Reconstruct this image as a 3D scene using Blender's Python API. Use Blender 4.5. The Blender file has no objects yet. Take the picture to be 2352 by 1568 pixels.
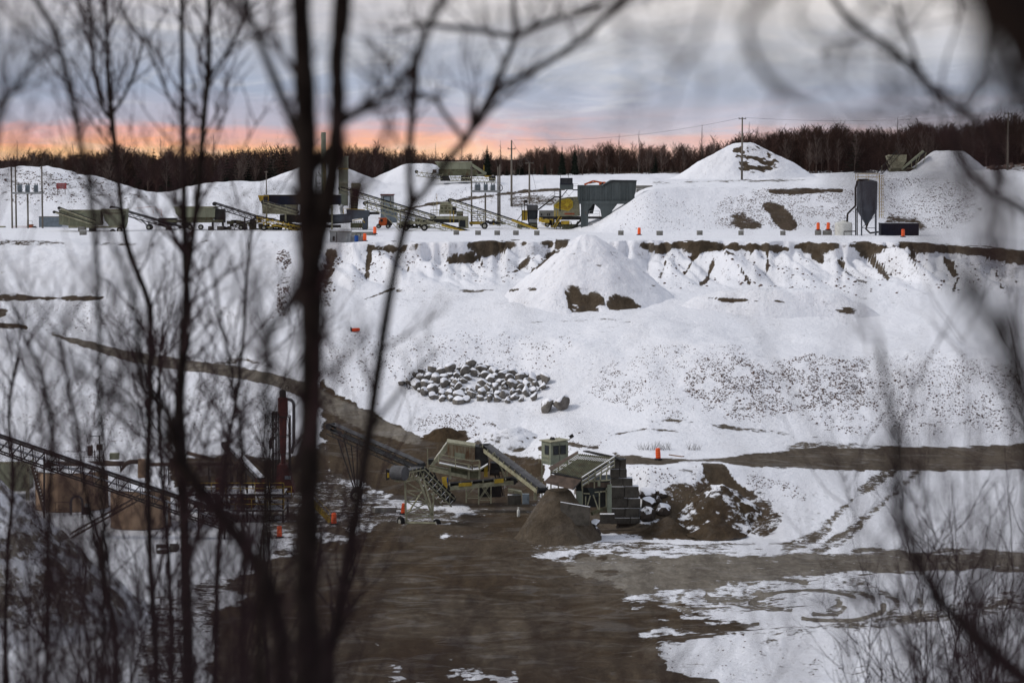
import bpy, math, random
import numpy as np
from mathutils import Vector, Matrix
rnd = random.Random(11)
C = bpy.context.scene.collection
# ------------------------------------------------------------------ camera model
F = 85 / 36 * 2352
CAMZ = 32.0
TH = math.atan((784 - 350) / F)
ct, st = math.cos(TH), math.sin(TH)

def W(u, v, Y):
    """world point on the plane y = Y seen at photo position u, v (2352 wide)"""
    a = (u - 1176) / F
    b = (784 - v) / F
    t = Y / (ct + b * st)
    return a * t, Y + 0 * t, CAMZ + (b * ct - st) * t

def WV(u, v, Y):
    return Vector(W(u, v, Y))

def proj(x, y, z):
    zz = z - CAMZ
    d = y * ct - zz * st
    return 1176 + F * x / d, 784 - F * (y * st + zz * ct) / d

# ------------------------------------------------------------------ noise (numpy)
_T = np.random.RandomState(5).rand(256, 256)

def vnoise(x, y):
    x = np.asarray(x, float); y = np.asarray(y, float)
    xi = np.floor(x).astype(int); yi = np.floor(y).astype(int)
    fx = x - xi; fy = y - yi
    fx = fx * fx * (3 - 2 * fx); fy = fy * fy * (3 - 2 * fy)
    a = _T[xi & 255, yi & 255]; b = _T[(xi + 1) & 255, yi & 255]
    c = _T[xi & 255, (yi + 1) & 255]; d = _T[(xi + 1) & 255, (yi + 1) & 255]
    return (a * (1 - fx) + b * fx) * (1 - fy) + (c * (1 - fx) + d * fx) * fy

def fbm(x, y, o=4):
    s = 0; a = .5; n = 0
    for k in range(o):
        s = s + a * vnoise(np.asarray(x) * 2 ** k + 17.3 * k, np.asarray(y) * 2 ** k + 5.1 * k)
        n += a; a *= .5
    return s / n

def sstep(a, b, x):
    t = np.clip((x - a) / (b - a), 0, 1)
    return t * t * (3 - 2 * t)

def polysd(pts, u, v):
    """signed distance in px (positive inside)"""
    p = np.array(pts, float); n = len(p)
    d = np.full(u.shape, 1e9); ins = np.zeros(u.shape, bool)
    for i in range(n):
        x0, y0 = p[i]; x1, y1 = p[(i + 1) % n]
        ex, ey = x1 - x0, y1 - y0
        t = np.clip(((u - x0) * ex + (v - y0) * ey) / max(ex * ex + ey * ey, 1e-9), 0, 1)
        d = np.minimum(d, np.hypot(u - x0 - t * ex, v - y0 - t * ey))
        if y0 != y1:
            cr = ((y0 <= v) != (y1 <= v)) & (u < x0 + (v - y0) / (y1 - y0) * ex)
            ins ^= cr
    return np.where(ins, d, -d)

def linesd(pts, u, v):
    """distance to a polyline whose points are (u, v, halfwidth); positive inside"""
    d = np.full(u.shape, -1e9)
    for (x0, y0, w0), (x1, y1, w1) in zip(pts[:-1], pts[1:]):
        ex, ey = x1 - x0, y1 - y0
        t = np.clip(((u - x0) * ex + (v - y0) * ey) / max(ex * ex + ey * ey, 1e-9), 0, 1)
        d = np.maximum(d, w0 + (w1 - w0) * t - np.hypot(u - x0 - t * ex, v - y0 - t * ey))
    return d

# ------------------------------------------------------------------ materials
def new_mat(name):
    m = bpy.data.materials.new(name); m.use_nodes = True
    nt = m.node_tree
    return m, nt, nt.nodes['Principled BSDF']

def N(nt, typ, **kw):
    n = nt.nodes.new(typ)
    for k, v in kw.items(): setattr(n, k, v)
    return n

def noise(nt, vec, scale, detail=4, rough=.6, dist=0):
    n = N(nt, 'ShaderNodeTexNoise')
    n.inputs['Scale'].default_value = scale; n.inputs['Detail'].default_value = detail
    n.inputs['Roughness'].default_value = rough; n.inputs['Distortion'].default_value = dist
    nt.links.new(vec, n.inputs['Vector'])
    return n.outputs['Fac']

def math_(nt, op, a, b=None, c=None, clamp=False):
    n = N(nt, 'ShaderNodeMath', operation=op); n.use_clamp = clamp
    for i, s in enumerate((a, b, c)):
        if s is None: continue
        if isinstance(s, (int, float)): n.inputs[i].default_value = s
        else: nt.links.new(s, n.inputs[i])
    return n.outputs[0]

def mrange(nt, x, a, b, c=0, d=1, smooth=True):
    n = N(nt, 'ShaderNodeMapRange')
    if smooth: n.interpolation_type = 'SMOOTHSTEP'
    nt.links.new(x, n.inputs['Value'])
    for k, val in zip(('From Min', 'From Max', 'To Min', 'To Max'), (a, b, c, d)): n.inputs[k].default_value = val
    return n.outputs['Result']

def mixc(nt, fac, a, b):
    n = N(nt, 'ShaderNodeMix', data_type='RGBA')
    for sock, s in ((n.inputs[0], fac), (n.inputs[6], a), (n.inputs[7], b)):
        if isinstance(s, (int, float)): sock.default_value = s
        elif isinstance(s, tuple): sock.default_value = s + (1,)
        else: nt.links.new(s, sock)
    return n.outputs[2]

def scaled(nt, vec, s):
    n = N(nt, 'ShaderNodeMapping'); n.inputs['Scale'].default_value = s
    nt.links.new(vec, n.inputs['Vector'])
    return n.outputs[0]

def bump(nt, bs, h, strength, dist=.1):
    n = N(nt, 'ShaderNodeBump'); n.inputs['Strength'].default_value = strength; n.inputs['Distance'].default_value = dist
    nt.links.new(h, n.inputs['Height']); nt.links.new(n.outputs[0], bs.inputs['Normal'])

SNOW = (.775, .785, .82)

def mat(name, c1, c2=None, scale=2.0, rough=.65, metal=0.0, snow=0.0, rust=0.0, bmp=.15, streak=False):
    m, nt, bs = new_mat(name)
    tc = N(nt, 'ShaderNodeTexCoord').outputs['Object']
    vec = scaled(nt, tc, (1, 1, .18)) if streak else tc
    n1 = noise(nt, vec, scale, 5, .65)
    c2 = c2 or tuple(x * .62 for x in c1)
    col = mixc(nt, mrange(nt, n1, .35, .7), c1, c2)
    if rust:
        n2 = noise(nt, scaled(nt, tc, (1, 1, .35)), 1.7, 6, .7, .5)
        col = mixc(nt, mrange(nt, n2, .68 - .3 * rust, .8 - .2 * rust), col, (.095, .045, .022))
    if snow:
        g = N(nt, 'ShaderNodeNewGeometry'); s = N(nt, 'ShaderNodeSeparateXYZ'); nt.links.new(g.outputs['Normal'], s.inputs[0])
        n3 = noise(nt, g.outputs['Position'], 1.3, 5, .7)
        a = math_(nt, 'ADD', s.outputs[2], math_(nt, 'MULTIPLY', math_(nt, 'SUBTRACT', n3, .5), .9))
        col = mixc(nt, mrange(nt, a, 1.0 - snow * .8, 1.14 - snow * .8), col, SNOW)
    nt.links.new(col, bs.inputs['Base Color'])
    bs.inputs['Roughness'].default_value = rough; bs.inputs['Metallic'].default_value = metal
    bs.inputs['Specular IOR Level'].default_value = .06 if rough > .85 else .16
    if bmp: bump(nt, bs, n1, bmp, .05)
    return m

def ground_material():
    m, nt, bs = new_mat('snow_over_soil')
    g = N(nt, 'ShaderNodeNewGeometry'); pos = g.outputs['Position']
    s = N(nt, 'ShaderNodeSeparateXYZ'); nt.links.new(g.outputs['Normal'], s.inputs[0])
    ad = N(nt, 'ShaderNodeAttribute', attribute_name='dirt').outputs['Fac']
    at = N(nt, 'ShaderNodeAttribute', attribute_name='tone').outputs['Fac']
    n1 = noise(nt, pos, .45, 4, .6)
    n2 = noise(nt, pos, 2.2, 5, .7)
    n3 = noise(nt, scaled(nt, pos, (.8, .8, 1.4)), 1.1, 6, .72, .8)
    nn = math_(nt, 'ADD', math_(nt, 'MULTIPLY', n1, .3), math_(nt, 'ADD', math_(nt, 'MULTIPLY', n2, .35), math_(nt, 'MULTIPLY', n3, .35)))
    dev = math_(nt, 'MULTIPLY', math_(nt, 'SUBTRACT', nn, .5), 3.3)
    steep = mrange(nt, s.outputs[2], .62, .9, .40, 0.0)
    d = math_(nt, 'ADD', math_(nt, 'ADD', ad, steep), math_(nt, 'MULTIPLY', dev, mrange(nt, ad, 0, .35, .34, 1)))
    d = mrange(nt, d, .4, .62)
    # clods and pebbles breaking through the crust in loose patches
    clod = math_(nt, 'MULTIPLY', mrange(nt, noise(nt, scaled(nt, pos, (1, 1, 1.3)), 4.2, 3, .6), .63, .68), mrange(nt, noise(nt, pos, .16, 4, .65), .46, .62))
    clod2 = math_(nt, 'MULTIPLY', mrange(nt, noise(nt, scaled(nt, pos, (.5, 1, 1.2)), 1.5, 5, .72, .8), .62, .67), mrange(nt, noise(nt, pos, .09, 3, .6), .5, .64))
    d = math_(nt, 'MAXIMUM', d, math_(nt, 'MULTIPLY', math_(nt, 'MAXIMUM', clod, clod2), .9))
    # thin drifting dust so the snow is never one flat white
    dust = mrange(nt, noise(nt, pos, .12, 5, .65), .42, .8, 0, .1)
    snow = mixc(nt, dust, (.775, .785, .82), (.48, .47, .47))
    nb = math_(nt, 'ADD', math_(nt, 'MULTIPLY', noise(nt, scaled(nt, pos, (1, .3, 1)), .3, 6, .7, .8), .6), math_(nt, 'MULTIPLY', noise(nt, scaled(nt, pos, (1, .4, 1)), 2.2, 5, .7), .4))
    brown = mixc(nt, mrange(nt, nb, .32, .70), (.074, .051, .030), (.032, .0225, .0135))
    grey = mixc(nt, mrange(nt, nb, .36, .64), (.26, .235, .195), (.12, .105, .085))
    soil = mixc(nt, at, brown, grey)
    soil = mixc(nt, mrange(nt, noise(nt, pos, 9, 3, .7), .58, .75, 0, .5), soil, (.17, .15, .12))
    nt.links.new(mixc(nt, d, snow, soil), bs.inputs['Base Color'])
    wet = math_(nt, 'MULTIPLY', d, mrange(nt, noise(nt, scaled(nt, pos, (.6, 1, 1)), .35, 5, .65, 1.0), .5, .62))
    nt.links.new(mrange(nt, wet, 0, 1, .9, .6), bs.inputs['Roughness']); nt.links.new(mrange(nt, wet, 0, 1, .05, .16), bs.inputs['Specular IOR Level'])
    hb = math_(nt, 'ADD', noise(nt, pos, 1.6, 6, .68), math_(nt, 'MULTIPLY', d, -.4))
    bump(nt, bs, hb, .6, .5)
    return m

M = {}
M['ground'] = ground_material()
M['cream'] = mat('cream_paint', (.34, .325, .22), (.20, .19, .125), rust=.4)
M['cream_snow'] = mat('cream_paint_snow', (.31, .30, .205), (.18, .172, .115), rust=.4, snow=.5)
M['olive'] = mat('olive_paint', (.14, .14, .085), (.075, .072, .045), rust=.5)
M['olive_snow'] = mat('olive_paint_snow', (.15, .15, .09), (.08, .078, .05), rust=.5, snow=.5)
M['pale'] = mat('pale_green_paint', (.25, .26, .18), (.17, .175, .12), scale=.8, rust=.25, streak=True)
M['green'] = mat('grey_green_paint', (.23, .25, .19), (.16, .17, .125), scale=.9, rust=.15)
M['dark'] = mat('dark_steel', (.035, .033, .03), (.018, .017, .016), rust=.35)
M['darksnow'] = mat('dark_steel_snow', (.035, .033, .03), (.018, .017, .016), snow=.5)
M['belt'] = mat('rubber_belt', (.03, .03, .031), (.02, .02, .021), rough=.8)
M['beltgrey'] = mat('dusty_belt', (.10, .10, .105), (.06, .06, .06), rough=.8)
M['beltsnow'] = mat('snowy_belt', (.10, .10, .105), (.06, .06, .06), rough=.8, snow=.75)
M['tyre'] = mat('tyre_rubber', (.018, .018, .018), rough=.9)
M['rim'] = mat('wheel_rim', (.32, .31, .27))
M['yellow'] = mat('yellow_paint', (.48, .33, .04), (.30, .19, .03), rust=.3)
M['yellowbright'] = mat('bright_yellow_paint', (.62, .46, .04), (.45, .33, .04))
M['orange'] = mat('orange_plastic', (.82, .085, .018), (.62, .06, .015), rough=.45, bmp=0)
M['band'] = mat('reflective_band', (.95, .20, .07), (.85, .16, .05), rough=.3, bmp=0)
M['orangepaint'] = mat('orange_paint', (.50, .10, .025), (.3, .06, .02))
M['red'] = mat('oxide_red_paint', (.105, .026, .022), (.05, .016, .014), rust=.3)
M['rust'] = mat('rusty_steel', (.105, .075, .056), (.05, .036, .028), scale=1.5, streak=True)
M['rustpanel'] = mat('rust_streaked_panel', (.30, .26, .18), (.14, .075, .035), scale=3.5, streak=True, rust=.5)
M['tank'] = mat('tan_tank_steel', (.36, .245, .16), (.23, .155, .10), scale=.5, streak=True, rust=.15)
M['rim_snow'] = mat('snowy_edge', (.2, .15, .11), snow=.8)
M['slate'] = mat('slate_blue_paint', (.075, .085, .10), (.05, .056, .068), scale=.7)
M['hop'] = mat('hopper_grey_paint', (.085, .10, .10), (.05, .06, .06), scale=.7, streak=True, rust=.1)
M['hopdark'] = mat('hopper_dark_inside', (.03, .034, .035), (.02, .022, .022))
M['concrete'] = mat('concrete', (.21, .20, .18), (.13, .125, .11), scale=1.6, rough=.9)
M['blocksnow'] = mat('concrete_snow', (.23, .225, .20), (.15, .14, .125), scale=1.6, rough=.9, snow=.42)
M['wallblock'] = mat('dirty_concrete', (.10, .09, .076), (.05, .045, .038), scale=1.4, rough=.9, snow=.45)
M['rock'] = mat('granite_snow', (.19, .175, .155), (.10, .09, .08), scale=1.8, rough=.9, snow=.84, bmp=.4)
M['rockdark'] = mat('dark_rock_snow', (.075, .06, .05), (.035, .03, .026), scale=1.8, rough=.9, snow=.66, bmp=.4)
M['stone'] = mat('stone', (.15, .105, .088), (.07, .05, .042), scale=1.2, rough=.9)
M['wood'] = mat('weathered_pole_wood', (.16, .14, .115), (.09, .08, .065), scale=1.5, streak=True)
M['timber'] = mat('brown_timber', (.22, .13, .075), (.13, .08, .05), snow=.4)
M['galv'] = mat('galvanised_steel', (.30, .31, .31), (.2, .21, .21), rough=.5)
M['white'] = mat('white_plastic', (.62, .62, .58), (.5, .5, .46), bmp=0)
M['bluegrey'] = mat('blue_grey_box', (.24, .28, .31), (.17, .2, .22))
M['blue'] = mat('blue_plastic', (.02, .07, .26), bmp=0)
M['navy'] = mat('navy_container', (.012, .014, .028), (.008, .009, .016), scale=1)
M['glass'] = mat('dark_glass', (.03, .035, .04), rough=.12, bmp=0)
M['signred'] = mat('faded_red_sign', (.30, .06, .06), (.22, .05, .05), bmp=0)
M['orangerust'] = mat('orange_rail', (.42, .12, .06))
M['cable'] = mat('cable', (.05, .05, .05), bmp=0)
M['bark'] = mat('dark_bark', (.015, .0125, .0115), (.005, .004, .004), scale=9, rough=.9)
M['barkpale'] = mat('pale_bark', (.10, .085, .075), (.05, .042, .038), scale=5, rough=.9)
M['twig'] = mat('purple_brown_twig', (.030, .019, .022), (.016, .011, .012), scale=4, rough=.9, bmp=0)
M['forest'] = mat('bare_forest_wood', (.072, .043, .034), (.028, .017, .014), scale=.3, rough=.95, bmp=0)
M['birch'] = mat('birch_wood', (.13, .10, .085), (.06, .045, .04), scale=1, rough=.9, bmp=0)
M['needles'] = mat('spruce_needles', (.016, .020, .014), (.008, .010, .008), scale=.8, rough=.95, bmp=0)

# ------------------------------------------------------------------ mesh builder
def top_loc(o):
    while o.parent is not None: o = o.parent
    return Vector(o.location)

def link_mesh(name, verts, faces, m, parent=None, smooth=False, loc=None):
    me = bpy.data.meshes.new(name)
    off = top_loc(parent) if parent is not None else Vector(loc or (0, 0, 0))
    v = np.asarray(verts, float) - np.array(off)
    me.from_pydata([tuple(x) for x in v] if len(v) < 200000 else v.tolist(), [], faces if isinstance(faces, list) else faces.tolist())
    if smooth: me.polygons.foreach_set('use_smooth', np.ones(len(me.polygons), bool))
    me.materials.append(m)
    o = bpy.data.objects.new(name, me); C.objects.link(o)
    if parent is not None: o.parent = parent
    else: o.location = off
    return o

def tag(o, label=None, cat=None, group=None, kind=None):
    if label: o['label'] = label
    if cat: o['category'] = cat
    if group: o['group'] = group
    if kind: o['kind'] = kind
    return o

def thing(name, label, cat, loc, group=None):
    o = bpy.data.objects.new(name, None); C.objects.link(o); o.location = loc
    o.empty_display_size = .3
    return tag(o, label, cat, group)

def frame_of(d, up=Vector((0, 0, 1))):
    d = d.normalized()
    if abs(d.dot(up)) > .98: up = Vector((0, 1, 0))
    s = d.cross(up).normalized()
    return d, s, s.cross(d).normalized()

class MB:
    def __init__(s): s.v = []; s.f = []; s.c = []
    def add(s, vs, fs):
        n = len(s.v); s.c.append((n, len(s.f))); s.v += [tuple(x) for x in vs]; s.f += [tuple(i + n for i in f) for f in fs]
        return s
    def hexa(s, p):  # 8 points: bottom 4 (ccw), top 4
        return s.add(p, [(3, 2, 1, 0), (4, 5, 6, 7), (0, 1, 5, 4), (1, 2, 6, 5), (2, 3, 7, 6), (3, 0, 4, 7)])
    def box(s, c, size, rz=0):
        c = Vector(c); x, y, z = (q / 2 for q in size); R = Matrix.Rotation(rz, 3, 'Z')
        return s.hexa([c + R @ Vector(q) for q in ((-x, -y, -z), (x, -y, -z), (x, y, -z), (-x, y, -z), (-x, -y, z), (x, -y, z), (x, y, z), (-x, y, z))])
    def beam(s, p, q, w, h=None, up=Vector((0, 0, 1))):
        p = Vector(p); q = Vector(q); h = h or w
        if (q - p).length < 1e-4: return s
        d, a, b = frame_of(q - p, up); a = a * w / 2; b = b * h / 2
        return s.hexa([p - a - b, p + a - b, p + a + b, p - a + b, q - a - b, q + a - b, q + a + b, q - a + b])
    def path(s, pts, rs, n=6, cap=True):
        pts = [Vector(p) for p in pts]
        if not isinstance(rs, (list, tuple)): rs = [rs] * len(pts)
        b0 = len(s.v); s.c.append((b0, len(s.f))); prev = None
        for i, p in enumerate(pts):
            d = (pts[min(i + 1, len(pts) - 1)] - pts[max(i - 1, 0)])
            d = d.normalized() if d.length > 1e-9 else Vector((0, 0, 1))
            if prev is None: a = d.orthogonal().normalized()
            else:
                a = prev - d * prev.dot(d)
                a = a.normalized() if a.length > 1e-6 else d.orthogonal().normalized()
            prev = a; b = d.cross(a)
            for k in range(n):
                t = 2 * math.pi * k / n
                s.v.append(tuple(p + (a * math.cos(t) + b * math.sin(t)) * rs[i]))
        for i in range(len(pts) - 1):
            for k in range(n):
                k2 = (k + 1) % n
                s.f.append((b0 + i * n + k, b0 + i * n + k2, b0 + (i + 1) * n + k2, b0 + (i + 1) * n + k))
        if cap:
            s.f.append(tuple(b0 + k for k in range(n))[::-1])
            s.f.append(tuple(b0 + (len(pts) - 1) * n + k for k in range(n)))
        return s
    def tube(s, p, q, r, r2=None, n=8): return s.path([p, q], [r, r if r2 is None else r2], n)
    def lathe(s, c, prof, n=16, axis=Vector((0, 0, 1))):
        c = Vector(c); d, a, b = frame_of(Vector(axis)); b0 = len(s.v); s.c.append((b0, len(s.f)))
        for r, h in prof:
            for k in range(n):
                t = 2 * math.pi * k / n
                s.v.append(tuple(c + d * h + (a * math.cos(t) + b * math.sin(t)) * r))
        for i in range(len(prof) - 1):
            for k in range(n):
                k2 = (k + 1) % n
                s.f.append((b0 + i * n + k, b0 + i * n + k2, b0 + (i + 1) * n + k2, b0 + (i + 1) * n + k))
        s.f.append(tuple(b0 + k for k in range(n))[::-1])
        s.f.append(tuple(b0 + (len(prof) - 1) * n + k for k in range(n)))
        return s
    def extr(s, pts, vec):  # prism from a planar polygon
        pts = [Vector(p) for p in pts]; n = len(pts); vec = Vector(vec)
        return s.add(pts + [p + vec for p in pts], [tuple(range(n))[::-1], tuple(range(n, 2 * n))] + [(i, (i + 1) % n, n + (i + 1) % n, n + i) for i in range(n)])
    def zp(s, K, poly, y0, y1):  # prism: outline read in a zoomed view, real depth y0..y1
        return s.extr([K(x, y, y0) for x, y in poly], (0, y1 - y0, 0))
    def zr(s, K, x0, y0, x1, y1, d0, d1):
        return s.zp(K, [(x0, y0), (x1, y0), (x1, y1), (x0, y1)], d0, d1)
    def build(s, name, m, parent=None, smooth=False, loc=None, bev=0):
        o = link_mesh(name, s.v, s.f, M[m] if isinstance(m, str) else m, parent, smooth, loc)
        if bev:
            b = o.modifiers.new('bevel', 'BEVEL'); b.width = bev; b.segments = 2; b.limit_method = 'ANGLE'
        return o

def parts(mb, name, m, parent, bev=0, smooth=False):
    """every primitive of the builder becomes a part of its own"""
    ends = mb.c[1:] + [(len(mb.v), len(mb.f))]
    for (v0, f0), (v1, f1) in zip(mb.c, ends):
        q = MB(); q.v = mb.v[v0:v1]; q.f = [tuple(i - v0 for i in f) for f in mb.f[f0:f1]]
        q.build(name, m, parent, smooth, bev=bev)

ZS = {'Z1': (0, 400, 2.94), 'Z2': (700, 400, 2.94), 'Z3': (1200, 400, 2.94), 'Z4': (1900, 350, 3.137), 'Z5': (2450, 350, 3.136),
      'N1': (0, 1150, 2.4125), 'N2': (700, 1100, 2.6133), 'N3': (1150, 1250, 3.92), 'N4': (1600, 1280, 4.612), 'N5': (1800, 1300, 3.36),
      'BP': (1150, 1050, 3.6185), 'D': (0, 0, .76117)}

def uv(z, x, y):
    sx, sy, s = ZS[z]
    return (sx + x / s) * .76117, (sy + y / s) * .76117

class Zm:
    """a zoomed reading of the photograph placed at one real distance"""
    def __init__(s, z, Y): s.z = z; s.Y = Y; s.m = .76117 / ZS[z][2] * Y / F
    def __call__(s, x, y, dy=0):
        u, v = uv(s.z, x, y)
        p = WV(u, v, s.Y); p.y += dy
        return p
    def at(s, x, y, Y):
        u, v = uv(s.z, x, y)
        return WV(u, v, Y)
# ------------------------------------------------------------------ terrain
# each row crosses the quarry from left to right; entries: (u, v, depth) or (u, None, depth, height)
ROWS = [
 (6,  0,  .0,  [(0, None, -12, 31.2)]),
 (6,  0,  .1,  [(0, None, 2, 30.3)]),
 (26, 26, .3,  [(0, None, 60, 14.7)]),
 (26, 0, .3,  [(0, None, 120, -.2), (1400, None, 121, -.2), (1560, None, 128, .2), (1800, None, 130, 2.), (2352, None, 130, 3.0)]),
 (26, 0, .25, [(0, None, 140, 0), (1430, None, 140, 0), (1560, 1568, 143), (1800, 1568, 143), (2352, 1568, 143)]),
 (26, 0, .22, [(0, None, 150, 0), (1440, None, 150, 0), (1500, 1468, 155.5), (1666, 1455, 157), (1766, 1440, 158), (1908, 1427, 158.5), (2024, 1413, 159), (2178, 1386, 160), (2352, 1352, 161)]),
 (8,  0,  .1,  [(0, None, 154, 0), (1440, None, 154, 0), (1500, None, 158, .0), (1908, None, 162.5, .2), (2178, None, 166, .2), (2352, None, 170, .2)]),
 (100, 0, .04, [(0, None, 186, 0)]),
 (14, 0,  .06, [(0, None, 195, 0)]),
 (22, 0,  .06, [(0, None, 225, 0), (600, None, 222, 0), (900, None, 226, 0), (1200, None, 226, 0), (1290, None, 224, 0), (1345, None, 213.5, 0), (1405, None, 212.5, 0), (1415, None, 205.6, 0), (1490, None, 203.6, 0), (1700, None, 202, 0), (1800, None, 198, 0), (2100, None, 196, .1)]),
 (20, 0,  .16, [(0, 1060, 240), (300, 1055, 238), (600, 1055, 236), (900, 1040, 238), (1200, 1060, 233), (1290, 1062, 229), (1345, 1064, 218), (1405, 1064, 214.5), (1415, 1066, 211.2), (1490, 1072, 208.8), (1600, 1070, 209.5), (1800, 1072, 214), (2100, 1082, 217), (2352, 1075, 220)]),
 (20, 0,  .06, [(0, 1000, 249), (300, 990, 249), (600, 985, 247), (900, 985, 247), (1200, 1010, 240), (1360, 1045, 224), (1490, 1047, 220), (1800, 1045, 224), (2100, 1035, 230), (2352, 1030, 233)]),
 (24, 0,  .2,  [(0, 900, 263), (300, 900, 261), (600, 900, 259), (900, 930, 255), (1200, 945, 250), (1490, 985, 235), (1800, 985, 237), (2100, 1000, 237), (2352, 1005, 238)]),
 (44, 0,  .34, [(0, 755, 286), (300, 790, 279), (600, 820, 271), (760, 790, 270), (900, 800, 268), (1050, 772, 270), (1200, 775, 269), (1330, 800, 264), (1490, 790, 262), (1660, 790, 259), (1800, 805, 257), (2100, 822, 254), (2352, 830, 254)]),
 (26, 0,  .18, [(0, 700, 297), (300, 700, 296), (600, 700, 293), (900, 745, 284), (1200, 738, 281), (1490, 742, 279), (1800, 752, 276), (2100, 755, 275), (2352, 750, 278)]),
 (30, 0,  .25, [(0, 680, 300), (300, 685, 299), (600, 688, 298), (900, 665, 302), (1200, 655, 303), (1490, 660, 302), (1800, 660, 301), (2100, 665, 300), (2352, 665, 300)]),
 (44, 0,  .45, [(0, 556, 323), (300, 553, 323), (600, 555, 323.5), (720, 560, 321), (760, 573, 319.5), (900, 576, 318.8), (1200, 574, 318.8), (1490, 573, 318.8), (1800, 576, 318.6), (2100, 580, 318.2), (2352, 602, 316.8)]),
 (5,  1,  .3,  [(0, 552, 325), (300, 549, 325), (600, 550, 326), (720, 552, 324), (760, 560, 320.8), (900, 557, 320), (1200, 552, 320.), (1490, 555, 320), (1800, 557, 320), (2100, 557, 319.5), (2352, 578, 317.8)]),
 (24, 0,  .06, [(0, 540, 350), (2100, 540, 350), (2230, 548, 340), (2352, 570, 330)]),
 (20, 0,  .05, [(0, 522, 385), (600, 522, 385), (900, 520, 390), (1200, 518, 392), (1310, 527, 376), (1360, 535, 360), (1490, 535, 356), (1800, 533, 362), (2100, 533, 366), (2250, 535, 364), (2352, 550, 350)]),
 (34, 0,  .3,  [(0, 470, 404), (300, 470, 402), (600, 460, 405), (900, 480, 402), (1200, 476, 408), (1325, 478, 405), (1366, 530, 365), (1490, 431, 373), (1600, 430, 380), (1800, 432, 384), (1960, 424, 388), (2090, 402, 402), (2352, 402, 402)]),
 (26, 0,  .5,  [(0, 382, 428), (100, 378, 428), (150, 390, 428), (220, 404, 429), (300, 430, 430), (360, 446, 432), (420, 432, 430), (480, 418, 428), (600, 417, 428), (750, 418, 428), (900, 420, 432), (1060, 417, 432), (1200, 420, 435), (1490, 412, 430), (1800, 410, 430), (2100, 397, 440), (2240, 392, 440), (2352, 388, 440)]),
 (14, 0,  .3,  [(0, None, 460, 25), (360, None, 460, 23.6), (600, None, 470, 24.5), (900, 409, 520), (1200, 404, 520), (1490, 399, 520), (1800, 399, 510), (2100, 393, 500), (2352, 378, 500)]),
 (10, 0, .3, [(0, None, 800, 24), (1200, None, 800, 26), (2352, None, 800, 30)]),
 (8, 0, .3, [(0, None, 3200, 20), (1200, None, 3200, 22), (2352, None, 3200, 24)]),
]
US = np.linspace(-900, 3260, 832)
ys, zs, am, lip = [], [], [], []
for i, (n, lp, amp, ent) in enumerate(ROWS):
    ku = [e[0] for e in ent]
    kY = [e[2] for e in ent]
    kz = [e[3] if e[1] is None else float(W(e[0], e[1], e[2])[2]) for e in ent]
    ys.append(np.interp(US, ku, kY)); zs.append(np.interp(US, ku, kz)); am.append(amp); lip.append(lp == 1)
k = np.ones(9) / 9
smo = lambda a: np.convolve(np.pad(a, 4, mode='edge'), k, 'valid')
ragged = (fbm(US / 34., US * 0 + 3.3, 4) - .5) * 5.0 + (fbm(US / 130., US * 0 + 7.7, 2) - .5) * 5.0
ragmask = sstep(690, 780, US)
LIP = [i for i, l in enumerate(lip) if l][0]
for i in range(len(ys)):
    if 9 <= i <= 12: continue
    ys[i] = smo(ys[i]); zs[i] = smo(zs[i])
for i in (LIP - 1, LIP): ys[i] = ys[i] + ragged * ragmask
zs[LIP - 1] = zs[LIP - 1] - (fbm(US / 22., US * 0 + 1.3, 3) - .35) * 2.6 * ragmask
GY, GZ, GA, GT = [], [], [], []
for i in range(len(ROWS) - 1):
    n = ROWS[i + 1][0]
    for j in range(n):
        t = j / n
        GY.append(ys[i] * (1 - t) + ys[i + 1] * t); GZ.append(zs[i] * (1 - t) + zs[i + 1] * t)
        GA.append(am[i] * (1 - t) + am[i + 1] * t); GT.append(i + t)
GY.append(ys[-1]); GZ.append(zs[-1]); GA.append(am[-1]); GT.append(len(ROWS) - 1.)
GY, GZ, GA, GT = map(np.array, (GY, GZ, GA, GT))
keep = (np.abs(GT - (LIP - .5)) < .8)
for _ in range(5):
    S = GZ.copy(); S[1:-1] = .25 * GZ[:-2] + .5 * GZ[1:-1] + .25 * GZ[2:]
    S[keep] = GZ[keep]; GZ = S
UU = np.broadcast_to(US, GY.shape)
Dd = GY * ct - (GZ - CAMZ) * st
GX = (UU - 1176) / F * Dd
amp = GA[:, None]
GZ = GZ + amp * 2.0 * (fbm(GX / 9., GY / 9., 4) - .5) + amp * 1.5 * (fbm(GX / 3.2 + 31, GY / 3.2, 4) - .5) + amp * .9 * (fbm(GX / 1.7 + 9, GY / 1.7, 3) - .5)
# gullies running down the cliff below the bench
cl = np.exp(-((GT - (LIP - 1.25)) / .55) ** 2)[:, None] * ragmask
rid = 1 - np.abs(2 * fbm(GX / 5.5 + .06 * GY, GY / 30., 3) - 1)
GZ = GZ - cl * 2.3 * (rid - .72) * 2.2
bulge = np.exp(-((GT - 13.4) / 1.3) ** 2)[:, None]
GZ = GZ + bulge * 2.6 * (fbm(GX / 20. + 3, GY / 46., 3) - .5) + bulge * 1.0 * (fbm(GX / 7. + 13, GY / 20., 3) - .5)
PU, PV = proj(GX, GY, GZ)
VIS = np.minimum.accumulate(PV[40:], axis=0)

def colidx(u): return int(np.clip(round((u - US[0]) / (US[1] - US[0])), 0, len(US) - 1))

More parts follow.
